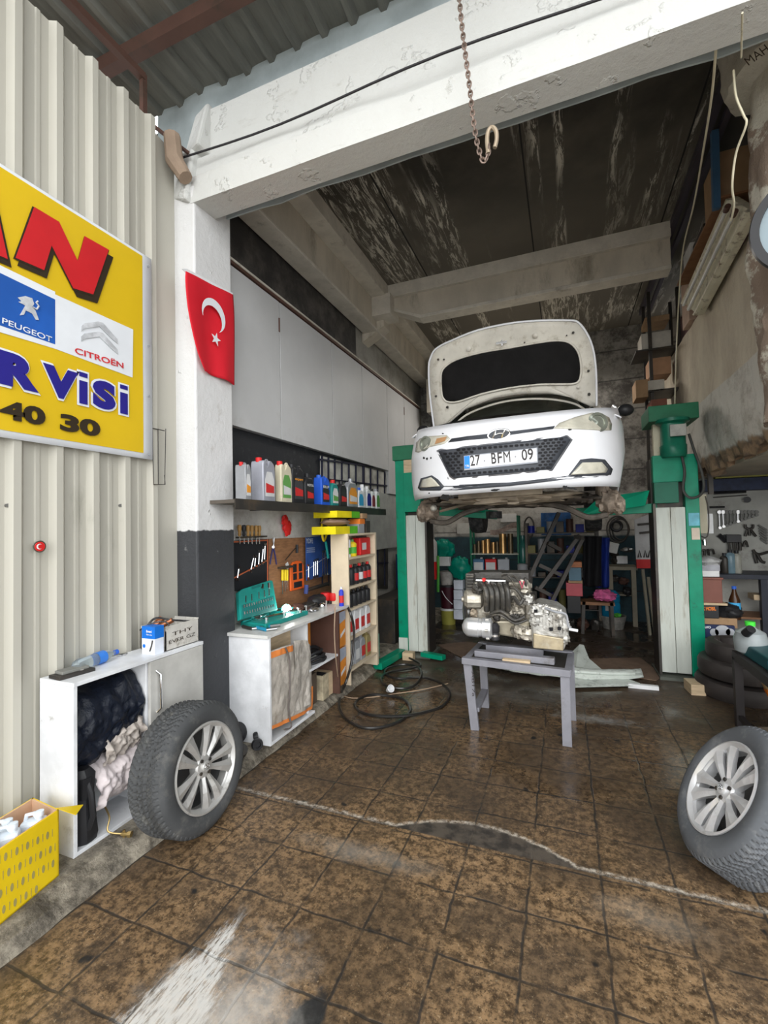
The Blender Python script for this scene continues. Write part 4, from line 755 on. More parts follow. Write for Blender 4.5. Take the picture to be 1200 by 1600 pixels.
# ---------------------------------------------------------------- workbench
BZ = .80; FX = -1.834
t_ = thing('workbench', 'long white laminate workbench with open bays along the left wall', 'workbench', (-2.05, 3.3, .08))
mb = MB(); mb.box(-2.295, FX, 2.515, 3.728, BZ - .022, BZ); mb.build('worktop', M('worn_white_top', (.60, .60, .58), .4, dirt=(.25, .22, .19), amt=.4), t_, bev=.002)
mb = MB(); mb.box(-2.295, FX, 2.53, 2.55, .08, BZ - .022); mb.box(-2.295, FX, 2.55, 3.10, .08, .10); mb.box(-2.295, -2.285, 2.55, 3.9, .08, BZ - .022); mb.box(-2.295, FX - .02, 3.03, 3.05, .08, BZ - .022); mb.box(-2.3, FX - .01, 3.05, 3.52, .40, .418); mb.build('carcass', m_white, t_, bev=.0015)
mb = MB(); mb.box(-2.295, FX, 3.515, 3.535, .08, BZ - .022); mb.build('dark_divider', m_rust, t_); mb = MB(); mb.box(-2.02, -1.99, 2.56, 3.02, .10, .76); mb.build('board_stack', m_wood, t_)
# foam wrapped panel with orange border
t_ = thing('wrapped_bumper_panel', 'wrinkled foam package with orange edging standing in the first bench bay', 'wrapped part', (-1.87, 2.8, .12))
P4 = [onX(*q, FX - .0) for q in ((423, 1143), (491, 1108), (489, 1008), (423, 1020))]
def quad(u, v, dx=0, amp=.014, s=0):
    a = P4[0].lerp(P4[1], u); b = P4[3].lerp(P4[2], u); q = a.lerp(b, v); q.x += -.03 + dx + amp * mnoise.fractal(V((q.y * 9, q.z * 5, s)), 1, 2, 5) + .03 * math.sin(PI * u) * .6; q.z += .03 * math.sin(u * 3) * v; return q
m_foam = M('wrinkled_foam', (.45, .41, .36), .38, var=.22, scale=9, dirt=(.22, .17, .12), amt=.45, bump=.8, bscale=20)
MB().grid(lambda u, v: quad(u, v), 60, 50).build('foam_sheet', m_foam, t_, smooth=True, solid=.02, ang=60)
for (u0, u1, v0, v1) in ((0, .50, .91, .99), (.05, 1, .0, .05), (.97, 1.02, .02, .35)): MB().grid(lambda u, v: quad(u0 + (u1 - u0) * u, v0 + (v1 - v0) * v, .014), 20, 4).build('orange_edging', P('orange_edge', (.75, .24, .06)), t_, smooth=True)
MB().grid(lambda u, v: quad(.5 + .4 * u, .1 + .95 * v, .018, .016, 3), 30, 40).build('clear_wrap', M('wrap_film', (.50, .46, .41), .2, var=.3, bump=.6, bscale=25), t_, smooth=True)
mb = MB(); mb.tube(spline([onX(a, b, FX + .012) for a, b in ((446, 1012), (452, 1030), (453, 1070), (451, 1110), (455, 1135), (444, 1140))], 5), .006, 6); mb.build('strap', M('strap_grey', (.14, .12, .11), .6), t_)
# bay 2: coiled hoses, dark parts, boxes
for i, (z, r, lb) in enumerate(((.425, .13, 'lowest black hose coil on the shelf of the second bench bay'), (.455, .12, 'middle black hose coil on the shelf of the second bench bay'), (.49, .10, 'topmost black hose coil on the shelf of the second bench bay'))):
    MB().tube([(-1.99 + r * math.cos(a * PI / 14), 3.28 + (r + .02) * math.sin(a * PI / 14), z + .008 * math.sin(a)) for a in range(28)], .014, 7, True).build('hose_coil', m_black, smooth=True, label=lb, cat='hose', group='hose coils in the bench bay')
MB().box(-2.1, -1.93, 3.12, 3.3, .08, .32).build('grimy_carton', M('grimy_card', (.10, .075, .055), .8), label='grimy brown carton on the ledge under the hose shelf', cat='box', bev=.003)
t_ = thing('tall_tin', 'pale blue and brown tin standing open on the ledge under the bench shelf', 'tin', (-1.95, 3.38, .08)); MB().box(-2.0, -1.89, 3.33, 3.43, .08, .28).build('body', M('tin_print', (.42, .36, .25), .5, var=.4, scale=9), t_, bev=.003); MB().box(-1.99, -1.9, 3.34, 3.42, .281, .283).build('opening', m_near_black, t_)  # dark plate on the solid tin stands in for shade inside it
MB().box(-2.05, -1.9, 3.45, 3.6, .08, .27).build('small_wood_crate', m_wood, label='small open wooden box beside the pale tin on the ledge', cat='box', bev=.004)
for i, (y0, y1, z0, z1, lb) in enumerate(((3.30, 3.5, .43, .72, 'orange carton standing on the shelf behind the hose coils'), (3.545, 3.70, .12, .44, 'lower orange carton with a silver stripe in the bench end bay'), (3.545, 3.70, .45, .755, 'upper orange carton with a silver stripe in the bench end bay'))):
    t_ = thing('orange_carton', lb, 'box', (-1.93, (y0 + y1) / 2, z0), group='orange cartons in the bench'); xo = -2.1 if i == 0 else -1.86
    MB().box(xo - .16, xo, y0, y1, z0, z1).build('carton', M('carton_orange', (.62, .22, .03), .6, var=.2, scale=5), t_, bev=.003)
    if i: MB().prism([(xo + .001, y0, z0 + .2), (xo + .001, y1, z0 + .23), (xo + .001, y1, z1), (xo + .001, y0, z1)], (.001, 0, 0)).build('silver_print', M('print_silver', (.32, .35, .42), .45), t_); MB().prism([(xo + .0022, y0 + .05, z0 + .08), (xo + .0022, y1 - .02, z0 + .12), (xo + .0022, y1 - .02, z0 + .15), (xo + .0022, y0 + .05, z0 + .11)], (.001, 0, 0)).build('label_print', m_lb, t_)
# shelf unit at the end
t_ = thing('shelf_unit', 'pale wooden open shelf unit at the end of the workbench, filled with bottles', 'shelf unit', (-1.97, 4.05, .08))
zs = [onX(585, y, FX).z for y in (1022, 978, 937, 906, 865, 832)]
mb = MB(); mb.box(-2.0, FX, 3.73, 3.75, .08, zs[-1]); mb.box(-2.0, FX, 4.36, 4.40, .08, zs[-1]); mb.box(-2.01, -2.0, 3.73, 4.4, .08, zs[-1]); mb.build('side_panel', M('birch', (.62, .52, .38), .5, var=.08), t_, bev=.0015)
for z in zs: MB().box(-2.0, FX - .002, 3.75, 4.36, z - .018, z).build('shelf_board', M('birch'), t_)
def can(x, y, z, r, h, nm, label, group, body, cap=None, band=None, neck=True):
    t2 = thing(nm, label, 'bottle' if nm != 'tin_can' else 'can', (x, y, z), group=group)
    MB().lathe([(r * .95, 0), (r, .004), (r, h * .72), (r * .85, h * .80), (r * .4, h * .87)] if neck else [(r, 0), (r, h)], (x, y, z), n=14).build('body', body, t2, smooth=True)
    if neck: MB().cyl((x, y, z + h * .86), (x, y, z + h), r * .42, n=12).build('cap', cap or body, t2, smooth=True)
    if band: MB().lathe([(r * 1.01, h * .18), (r * 1.01, h * .55)], (x, y, z), n=14, capb=False, capt=False).build('label_band', band, t2, smooth=True)
SX = -1.90
for i, (y, b, bd, lb, nk) in enumerate(((3.82, m_pw, m_grn, 'white and green can on the top shelf of the wooden unit', False), (3.95, m_yel, m_grn, 'yellow can on the top shelf of the wooden unit', True))): can(SX, y, zs[4], .045, .16 - .0 * i, 'tin_can', lb, 'cans on the top shelf', b, m_lg, bd, nk)
t_ = thing('red_canister', 'red rectangular canister on the top shelf of the wooden unit', 'canister', (SX, 4.2, zs[4])); MB().box(SX - .06, SX + .03, 4.08, 4.33, zs[4], zs[4] + .17).build('body', m_red, t_, bev=.01); MB().box(SX - .03, SX, 4.1, 4.3, zs[4] + .17, zs[4] + .185).build('lid', m_lbk, t_); MB().box(SX + .031, SX + .032, 4.12, 4.22, zs[4] + .05, zs[4] + .12).build('label_print', m_lb, t_)
nm8 = ['first', 'second', 'third', 'fourth', 'fifth', 'sixth']
for i in range(6): can(SX, 3.81 + i * .098, zs[3], .038, .19, 'spray_bottle', 'dark bottle with red cap mark on the second shelf, %s from the left' % nm8[i], 'dark bottles on the second shelf', m_black, m_red if i % 2 else m_black, m_lr if i in (2, 4, 5) else m_lb if i == 3 else None)
for i in range(5): can(SX, 3.86 + i * .1, zs[2], .042, .15, 'black_bottle', 'short black bottle on the bench level shelf, %s from the left' % nm8[i], 'black bottles at bench level', m_black, m_black)
def flat(y, z, h, w, nm, label, group, body, lab): 
    t2 = thing(nm, label, 'bottle', (SX, y, z), group=group); pts = [(-w / 2, 0), (w / 2, 0), (w / 2, h * .7), (w * .2, h * .88), (-w * .35, h * .88), (-w / 2, h * .7)]
    MB().prism([(SX - .04, y + a, z + b) for a, b in pts], (.07, 0, 0)).build('body', body, t2, bev=.008, smooth=True); MB().cyl((SX, y - w * .1, z + h * .86), (SX, y - w * .1, z + h), w * .2, n=12).build('cap', body, t2, smooth=True); MB().box(SX + .031, SX + .032, y - w * .35, y + w * .4, z + h * .15, z + h * .55).build('label_panel', lab, t2)
for i in range(4): flat(3.83 + i * .135, zs[1], .25, .105, 'white_oil_bottle', 'white oil bottle with a red label under the bench level, %s from the left' % nm8[i], 'white bottles on the lower shelf', m_pw, m_lr)
for i in range(4): flat(3.83 + i * .135, zs[0], .24, .105, 'grey_oil_bottle' if i < 3 else 'gold_oil_bottle', ['grey oil bottle on the bottom shelf, first from the left', 'grey oil bottle on the bottom shelf, second from the left', 'grey oil bottle with red label on the bottom shelf, third from the left', 'dull gold oil bottle at the right end of the bottom shelf'][i], 'bottles on the bottom shelf', m_grey if i < 3 else P('dull_gold', (.3, .24, .1)), m_lr if i > 1 else m_lb)
can(-1.875, 3.66, BZ, .022, .17, 'spray_can', 'slim blue spray can with a red foot on the bench by the shelf unit', 'spray can on the bench', P('spray_blue', (.03, .05, .5)), m_pw, m_lr)
# boxes on top of the shelf unit
zt2 = zs[-1]
for i, (x0, x1, y0, y1, z0, h, lb) in enumerate(((-2.1, -1.86, 3.55, 4.0, zt2, .07, 'yellow and green bulb carton lying on top of the shelf unit, lower one'), (-2.12, -1.88, 3.62, 4.1, zt2 + .15, .06, 'yellow and green bulb carton right under the oil shelf, upper one'))):
    t_ = thing('yellow_green_carton', lb, 'box', ((x0 + x1) / 2, (y0 + y1) / 2, z0), group='yellow and green cartons'); ym = y0 + (y1 - y0) * .62
    MB().box(x0, x1, y0, ym, z0, z0 + h).build('yellow_end', M('box_yellow', (.75, .62, .01), .45), t_); MB().box(x0, x1, ym, y1, z0, z0 + h).build('green_end', M('box_green', (.10, .42, .02), .45), t_)
MB().lumpy((-1.99, 3.8, zt2 + .108), (.11, .2, .036), .12, 3, 24, 12).build('brown_cloth_pack', M('brown_cloth', (.30, .2, .15), .8), smooth=True, label='folded brownish cloth pack lying between the two yellow cartons', cat='cloth')
for i, (y, z, w, h, m_, lb) in enumerate(((4.12, zt2, .13, .09, m_grey, 'grey printed carton on top of the shelf unit beside the yellow cartons'), (4.28, zt2, .10, .12, m_dark, 'dark small carton at the far end on top of the shelf unit'), (4.14, zt2 + .09, .12, .05, m_or, 'orange and white small box stacked on the grey printed carton'), (4.2, zt2 + .145, .12, .05, m_card, 'brown small box right below the end of the oil shelf'))): MB().box(-2.0, -1.87, y - w / 2, y + w / 2, z, z + h).build('small_carton', m_, label=lb, cat='box', group='small cartons on the shelf unit', bev=.002)

# ---------------------------------------------------------------- things on the bench
t_ = thing('socket_set_case', 'open teal green socket set case standing on the bench against the tool board', 'tool case', (-2.15, 2.85, BZ))
A_ = onX(376, 968, -2.12); B_ = onX(434, 953, -2.12); C_ = onX(426, 905, -2.22); D_ = onX(373, 922, -2.22)
def sq(u, v): return A_.lerp(B_, u).lerp(D_.lerp(C_, u), v)
nrm = (B_ - A_).cross(D_ - A_).normalized(); nrm = nrm if nrm.x > 0 else -nrm
mb = MB(); mb.prism([sq(0, 0), sq(1, 0), sq(1, .95), sq(.93, 1), sq(.1, 1), sq(0, .95)], -nrm * .035); mb.build('lid', M('case_teal', (.012, .24, .21), .4), t_, bev=.006)
mb = MB()
for v in (.12, .34): 
    for k in range(13): a = sq(.10 + k * .065, v) + nrm * .002; mb.cyl(a, a + (D_ - A_).normalized() * .022, .006, n=8)
mb.build('socket', m_chrome, t_)
mb = MB()
for u in (.14, .3, .5, .66, .8): mb.tube([sq(u, .5) + nrm * .004, sq(u + .02, .72) + nrm * .004], .006, 6)
mb.tube([sq(.62, .78) + nrm * .005, sq(.66, .92) + nrm * .005], .012, 8); mb.tube([sq(.82, .74) + nrm * .005, sq(.84, .9) + nrm * .005], .012, 8); mb.build('ratchet', m_chrome, t_, smooth=True)
mb = MB(); mb.prism([sq(.05, .02) + nrm * .001, sq(.95, .02) + nrm * .001, sq(.95, .46) + nrm * .001, sq(.05, .46) + nrm * .001], nrm * .002); mb.prism([sq(.35, .88) + nrm * .001, sq(.6, .88) + nrm * .001, sq(.6, .96) + nrm * .001, sq(.35, .96) + nrm * .001], nrm * .002); mb.build('inlay', M('case_dark', (.008, .15, .14), .5), t_)
base = MB(); base.hexa([V((-2.22, 2.72, BZ)), V((-1.97, 2.68, BZ)), V((-1.95, 3.22, BZ)), V((-2.2, 3.2, BZ)), V((-2.22, 2.72, BZ + .035)), V((-1.97, 2.68, BZ + .035)), V((-1.95, 3.22, BZ + .035)), V((-2.2, 3.2, BZ + .035))]); base.build('tray', M('case_teal'), t_, bev=.008)
words = ['nearest the column', 'just beside the first', 'in the middle of the tray', 'at the front edge of the tray', 'at the far end of the tray', 'lying across the others', 'next to the socket row', 'behind the others', 'with a round head', 'at the tray corner']
for i in range(10):
    a = V((random.uniform(-2.16, -2.0), 2.72 + i * .052, BZ + .045)); an = random.uniform(0, PI); L_ = random.uniform(.05, .09); d = V((math.cos(an), math.sin(an), 0)) * L_
    mb = MB(); mb.tube([a - d, a + d], .008, 6); mb.cyl(a + d + V((0, 0, -.01)), a + d + V((0, 0, .014)), .016, n=12); mb.build('ratchet_wrench', m_chrome if i % 3 else m_teal, smooth=True, label='loose hand tool on the open teal tray, %s' % words[i], cat='hand tool', group='loose tools on the tray')
for i, (x, y, lb) in enumerate(((-1.92, 2.62, 'blue handled adjustable spanner at the near corner of the bench'), (-1.96, 2.72, 'second blue handled tool at the near end of the bench'), (-2.04, 2.62, 'dark hammer like tool at the near end of the bench'))):
    t2 = thing('hand_tool', lb, 'hand tool', (x, y, BZ + .01), group='blue handled tools'); MB().tube([(x, y, BZ + .012), (x - .1, y + .03, BZ + .016)], .012, 8).build('grip', P('cyan_grip', (.02, .25, .4)) if i < 2 else m_dark, t2, smooth=True); MB().tube([(x, y, BZ + .012), (x + .05, y + .05, BZ + .014)], .010, 8).build('head', m_steel, t2, smooth=True)
# work lamp
lp = onX(395 / 1 + 50, 947, -2.02); lp = onZ(447, 952, BZ + .05)
t_ = thing('work_lamp', 'small silver work lamp, lit white, standing on the bench behind the tools', 'lamp', (lp.x, lp.y, BZ))
MB().lathe([(.012, -.06), (.016, -.03), (.04, 0), (.042, .004)], lp, (.75, -.6, .15), 18, capt=False).build('reflector', m_chrome, t_, smooth=True)
MB().lathe([(0, -.001), (.034, 0)], lp, (.75, -.6, .15), 18).build('bulb', M('lamp_glow', (1, 1, .95), .4, emit=14), t_); MB().cyl((lp.x, lp.y, BZ), (lp.x, lp.y, lp.z - .03), .006).build('stand', m_dark, t_); MB().cyl((lp.x, lp.y, BZ), (lp.x, lp.y, BZ + .008), .035).build('foot', m_dark, t_)
lamp('work_lamp_light', 'POINT', lp + V((.06, -.05, .02)), 1.6, (1, .98, .92), shadow_soft_size=.03)
for i, (px, py, h, lb) in enumerate(((478, 951, .06, 'short upright chrome extension bit at the bench front, left one'), (491, 946, .055, 'short upright chrome socket at the bench front, middle one'), (509, 941, .05, 'short upright chrome socket at the bench front, right one'))):
    p = onZ(px, py + 6, BZ); mb = MB(); mb.cyl(p, p + V((0, 0, h)), .010, n=10); mb.cyl(p + V((0, 0, h - .02)), p + V((0, 0, h)), .014, n=10); mb.build('chrome_socket', m_chrome, smooth=True, label=lb, cat='socket', group='upright sockets on the bench')
for i, (x, y, r, m_, lb) in enumerate(((-2.08, 3.45, (.07, .09, .035), m_dark, 'dark greasy metal part on the bench left of the red caps'), (-2.1, 3.28, (.06, .1, .04), m_rust, 'rust brown engine bracket on the bench behind the lamp'), (-1.98, 3.5, (.03, .03, .03), m_chrome, 'round silver metal cup on the bench beside the red caps'), (-2.0, 3.36, (.05, .06, .02), m_steel, 'flat steel part on the bench in front of the brown bracket'))): MB().lumpy((x, y, BZ + r[2] * .8), r, .2 if i != 2 else .02, 4, 22, 14, i).build('metal_part', m_, smooth=True, label=lb, cat='metal part')
for i, (px, lb) in enumerate(((511, 'left red plastic cap on the bench'), (524, 'right red plastic cap on the bench'))):
    p = onZ(px, 943, BZ); p.x -= .015; t2 = thing('red_filter_cap', lb, 'cap', p, group='pair of red caps on the bench'); MB().lathe([(.045, .03), (.05, .04), (.05, .085), (.044, .1), (0, .1)], p, n=18).build('cap', m_red, t2, smooth=True); MB().cyl(p, p + V((0, 0, .04)), .03, n=14).build('stem', m_dark, t2)
MB().lumpy((-2.08, 3.58, BZ + .05), (.08, .11, .055), .1, 2, 24, 14, 5).build('black_pouch', m_black, smooth=True, label='black soft pouch on the bench in front of the shelf panel', cat='pouch')
# ================================================================ TWO-POST LIFT
m_plank = M('whitewashed_plank', (.55, .58, .53), .7, var=.08, dirt=(.25, .21, .15), amt=.4, dscale=3, stretch=(3, 3, .4))
def post(sx, name, label, x_in, x_mid, x_out):
    t2 = thing(name, label, 'car lift', ((x_in + x_out) / 2, 5.2, 0)); lo, hi = sorted((x_mid, x_out))
    H = 2.40 if sx < 0 else 2.12
    mb = MB(); mb.box(lo, hi, 5.06, 5.36, .03, H); mb.build('column', m_lift, t2, bev=.006)
    a, b = sorted((x_in, x_mid)); w_ = (b - a) / 2
    for k in range(2): MB().box(a + k * w_ + .002, a + (k + 1) * w_ - .002, 5.07, 5.10, .05, 1.62).build('plank', m_plank, t2, bev=.003)
    MB().box(*sorted((x_in, x_in - sx * .0 + (-.022 if sx > 0 else .022))), 5.05, 5.32, .03, 1.66).build('edge_strip', m_dark, t2)
    MB().box(a - .02, b + .02, 5.16, 5.34, .03, H - .02).build('inner_channel', m_dark, t2)
    MB().box(lo - .28 if sx > 0 else lo - .05, hi + .05 if sx > 0 else hi + .28, 4.98, 5.42, 0, .028).build('base_plate', M('base_steel', (.12, .13, .11), .6, .3), t2)
    return t2
L_ = post(-1, 'lift_post', 'left green post of the car lift with two whitewashed planks on its inner side', -1.50, -1.735, -1.85)
MB().box(-1.87, -1.56, 5.03, 5.38, 2.27, 2.44).build('head_box', M('green_lift_paint2', (.02, .16, .08), .5, dirt=(.02, .06, .04), amt=.3), L_, bev=.006)
MB().box(-1.74, -1.54, 5.04, 5.30, 1.66, 2.12).build('carriage', m_lift, L_, bev=.004); MB().box(-1.735, -1.62, 5.045, 5.1, 2.12, 2.27).build('wood_packer', m_wood, L_)
MB().box(-1.85, -1.74, 5.055, 5.06, .05, .2).build('white_plate', m_plank, L_)
mb = MB(); mb.bar((-1.55, 5.1, 1.70), (-1.0, 4.55, 1.70), .10, .08); mb.bar((-1.05, 4.6, 1.70), (-.82, 4.9, 1.66), .10, .08); mb.build('lift_arm', m_lift, L_, bev=.004)
mb = MB(); mb.bar((-1.55, 5.2, 1.68), (-.72, 5.35, 1.60), .12, .10); mb.build('lift_arm', m_lift, L_, bev=.004); mb = MB(); mb.cyl((-.75, 5.3, 1.56), (-.75, 5.3, 1.64), .09); mb.build('arm_pad', m_rub, L_)
MB().bar((-1.80, 5.0, .05), (-1.86, 4.42, .05), .10, .07).build('floor_foot', m_lift, L_, bev=.004); MB().bar((-1.55, 5.0, .05), (-1.28, 4.92, .05), .08, .05).build('floor_foot', m_lift, L_, bev=.004)
MB().box(-1.74, -1.62, 4.86, 4.95, 0.0, .085).build('wood_wedge', m_wood, label='small pale wood wedge on the floor in front of the left lift post', cat='wood block')
R_ = post(1, 'lift_post', 'right green post of the car lift carrying the electric motor', .815, 1.062, 1.175)
MB().box(.775, 1.185, 4.98, 5.42, 2.44, 2.59).build('head_box', M('green_lift_paint2'), R_, bev=.006)
mo = MB(); mo.lathe([(.095, 2.09), (.11, 2.12), (.112, 2.2), (.105, 2.21), (.105, 2.40), (.14, 2.42), (.14, 2.45)], (.975, 5.02, 0), (0, 0, 1), 28, rf=lambda t, r, z: r + (.006 * math.cos(24 * t) if 2.2 < z < 2.41 else 0))
mt = mo.build('motor', M('motor_green', (.01, .15, .09), .35, dirt=(.02, .05, .03), amt=.3), R_, smooth=True, ang=50)
MB().box(.93, 1.06, 4.885, 4.91, 2.27, 2.38).build('terminal_cover', M('old_silver', (.34, .34, .31), .5, .3, var=.3), R_, bev=.004)
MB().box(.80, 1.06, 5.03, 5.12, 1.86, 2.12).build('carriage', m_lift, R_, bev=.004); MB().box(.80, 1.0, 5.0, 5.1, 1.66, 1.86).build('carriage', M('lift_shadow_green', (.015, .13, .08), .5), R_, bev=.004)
MB().box(1.08, 1.168, 5.052, 5.058, 1.44, 1.56).build('sticker', M('sticker_sky', (.15, .5, .62), .4, var=.3), R_); MB().box(1.10, 1.165, 5.052, 5.058, 1.31, 1.42).build('sticker', M('sticker_pale', (.62, .52, .42), .5), R_)
mb = MB(); mb.hexa([onY(905, 806, 4.7), onY(1008, 790, 5.0), onY(1008, 790, 5.15), onY(905, 806, 4.9), onY(935, 778, 4.7), onY(1015, 766, 5.0), onY(1015, 766, 5.15), onY(935, 778, 4.9)]); mb.build('lift_arm', m_lift, R_, bev=.004)
mb = MB(); mb.bar((.85, 5.2, 1.62), (.12, 5.3, 1.60), .14, .09); mb.build('lift_arm', m_lift, R_, bev=.004)
mb = MB(); mb.tube(spline([(1.03, 5.0, 2.14), (1.05, 4.98, 1.95), (1.03, 4.97, 1.78), (1.08, 4.96, 1.70), (1.16, 4.97, 1.72), (1.20, 5.0, 1.80), (1.19, 5.02, 1.95), (1.14, 5.02, 2.15), (1.10, 5.0, 2.30)]), .012, 8); mb.build('power_cable', M('cable_grey', (.06, .06, .055), .6), R_, smooth=True)
MB().box(.83, .93, 5.13, 5.2, 2.1, 2.44).build('paper_strip', m_cream, R_)
p = onZ(1104, 1035, 0.0); MB().box(1.13, 1.22, 4.90, 4.96, .03, .19).build('orange_brick', M('brick_orange', (.45, .12, .05), .8), label='small orange brick standing at the foot of the right lift post', cat='brick', bev=.004)
MB().obox((1.0, 4.72, .045), (.055, .09, .045), eul=(0, 0, .1)).build('wood_block', m_wood, label='square wood block lying on the floor in front of the right lift post', cat='wood block', bev=.003)

# ================================================================ CAR ON THE LIFT
XC, HW = -.41, .87
def plan(x):
    t = min(.9995, abs(x - XC) / HW); return 3.28 + 1.0 * (1 - (1 - t ** 2.6) ** (1 / 2.6))
def SF(x, z): return plan(x) + max(0, 1.78 - z) * .35 + max(0, z - 2.05) ** 1.5 * 1.1
def SH(x, z): return 4.36 - (z - 2.45) * .46 + .05 * ((x - XC) / .7) ** 2
def hit(px, py, S):
    y = 3.1; prev = None
    while y < 5.6:
        q = onY(px, py, y); d = q.y - S(q.x, q.z)
        if d >= 0:
            if prev is not None:
                a, b = y - .04, y
                for _ in range(14):
                    m = (a + b) / 2; q = onY(px, py, m)
                    if q.y - S(q.x, q.z) >= 0: b = m
                    else: a = m
            return onY(px, py, y if prev is None else b)
        prev = d; y += .04
    return onY(px, py, 4.2)
def Z6(u, v): return (620 + u / 3.158, 480 + v / 3.158)
def patch(poly, S, off=.01, rings=7, seg=5, z6=True, c=None):
    P_ = [Z6(*q) if z6 else q for q in poly]; dn = []
    for i, a in enumerate(P_):
        b = P_[(i + 1) % len(P_)]
        for k in range(seg): dn.append((a[0] + (b[0] - a[0]) * k / seg, a[1] + (b[1] - a[1]) * k / seg))
    cx_ = sum(a for a, b in dn) / len(dn); cy_ = sum(b for a, b in dn) / len(dn)
    if c: cx_, cy_ = Z6(*c)
    n = len(dn); vs = []
    for r in range(1, rings + 1):
        for a, b in dn: q = hit(cx_ + (a - cx_) * r / rings, cy_ + (b - cy_) * r / rings, S); q.y -= off; vs.append(q)
    q = hit(cx_, cy_, S); q.y -= off; vs.append(q); mb = MB()
    fs = [(r * n + i, r * n + (i + 1) % n, (r + 1) * n + (i + 1) % n, (r + 1) * n + i) for r in range(rings - 1) for i in range(n)] + [(len(vs) - 1, (i + 1) % n, i) for i in range(n)]
    return mb.add(vs, fs)
m_car = M('car_white', (.74, .75, .78), .28, var=.02, coat=.4, dirt=(.45, .42, .38), amt=.12, dscale=8); m_carin = M('car_inner_white', (.60, .57, .50), .5, var=.08, dirt=(.33, .29, .22), amt=.45, dscale=8)
m_glass = M('car_glass', (.09, .11, .10), .05, var=.2); m_lens = M('lens', (.50, .48, .40), .12, var=.15, scale=10, coat=.6); m_grl = M('grille_grey', (.05, .055, .065), .45, var=.2)
m_under = M('undercarriage', (.10, .085, .07), .65, .35, var=.35, scale=12, dirt=(.23, .19, .15), amt=.5, bump=.4)
car = thing('car', 'white hatchback raised on the green lift with its bonnet open and front wheels removed', 'car', (XC, 5.3, 1.62))
# body shell: nose and flanks
def zb(t, y):      # lower edge, arched over the wheels
    z = 1.73 + .02 * t
    for yc in (4.10, 6.66):
        d = abs(y - yc)
        if d < .36: z = max(z, 1.66 + math.sqrt(.36 ** 2 - d * d) + .03)
    return z
cols = []
for i in range(61):
    a = -PI / 2 + PI * i / 60; ca, sa = math.cos(a), math.sin(a); x = HW * (abs(sa) ** (2 / 2.6)) * (1 if sa > 0 else -1); y = 1.0 * (1 - abs(ca) ** (2 / 2.6)); cols.append((x, 3.28 + y))
left = [(-HW, y) for y in [7.25 - .09 * k for k in range(33)]]; right = [(HW, y) for _, y in reversed(left)]
cols = [(-HW * .93, 7.33)] + left + cols + right + [(HW * .93, 7.33)]
mb = MB(); rows = 13; vs = []
for j in range(rows):
    for (x, y) in cols:
        b = zb(x / HW, y); front = max(0, 1 - (y - 3.28) / 1.0); top = 2.27 + .015 * x / HW + (1 - front) * .20; z = b + (top - b) * j / (rows - 1)
        yy = y + (max(0, 1.78 - z) * .35 + max(0, z - 2.05) ** 1.5 * 1.1) * (1 if y < 4.3 else 0) * min(1, max(.0, (4.3 - y) / .5)); tuck = 1 - .05 * max(0, (z - 2.25) / .2) * (1 - front) - .04 * max(0, (1.9 - z) / .2) * (1 - front)
        vs.append((XC + x * tuck, yy, z))
nc = len(cols); mb.add(vs, [(j * nc + i, j * nc + i + 1, (j + 1) * nc + i + 1, (j + 1) * nc + i) for j in range(rows - 1) for i in range(nc - 1)])
mb.build('body_shell', m_car, car, smooth=True, solid=.012, ang=50)
# cowl, bonnet slam panel, wings
mb = MB(); mb.grid(lambda u, v: V((XC + (u - .5) * 2 * .80 * (1 - .04 * v), (plan(XC + (u - .5) * 1.6) + .16) * (1 - v) + 4.34 * v, 2.285 + .14 * v + .02 * math.sin(PI * u))), 24, 6); mb.build('engine_bay', m_black, car)
for s_ in (-1, 1): mb = MB(); mb.grid(lambda u, v: V((XC + s_ * (.70 + .13 * u), 3.85 + v * .6, 2.33 + .13 * v - .05 * u * u)), 4, 8); mb.build('wing_top', m_car, car, smooth=True, solid=.01)
mb = MB(); mb.grid(lambda u, v: V((XC + (u - .5) * 2 * (.70 - .13 * v), 4.42 + .68 * v + .10 * (2 * u - 1) ** 2 * (1 - .5 * v), 2.44 + .43 * v - .05 * (2 * u - 1) ** 2)), 20, 10); mb.build('windscreen', m_glass, car, smooth=True, solid=.008)
mb = MB(); mb.grid(lambda u, v: V((XC + (u - .5) * 2 * (.60 - .03 * abs(2 * v - 1)), 5.06 + 1.75 * v + .05 * (2 * u - 1) ** 2 * (1 - v), 2.87 + .05 * math.sin(PI * v) - .06 * (2 * u - 1) ** 2)), 16, 12); mb.build('roof', m_carin, car, smooth=True, solid=.015)
for s_ in (-1, 1):
    mb = MB(); mb.tube(spline([V((XC + s_ * .745, 4.42, 2.43)), V((XC + s_ * .70, 4.72, 2.62)), V((XC + s_ * .62, 5.1, 2.82)), V((XC + s_ * .60, 5.9, 2.86)), V((XC + s_ * .6, 6.8, 2.78))], 5), .028, 8); mb.build('roof_pillar', m_carin, car, smooth=True)
    mb = MB(); mb.grid(lambda u, v: V((XC + s_ * (.80 - .19 * v), 4.7 + u * 2.2 + v * (.32 - .3 * u), 2.46 + .38 * v)), 8, 4); mb.build('side_window', m_glass, car, smooth=True, solid=.006)
mb = MB(); mb.grid(lambda u, v: V((XC + (u - .5) * 2 * (.78 - .2 * v), 7.31 - .5 * v, 2.42 + .40 * v)), 8, 4); mb.build('rear_window', m_glass, car, smooth=True)
mb = MB(); mb.box(XC - .74, XC + .74, 4.55, 7.2, 1.74, 1.78); mb.build('floor_pan', m_under, car)
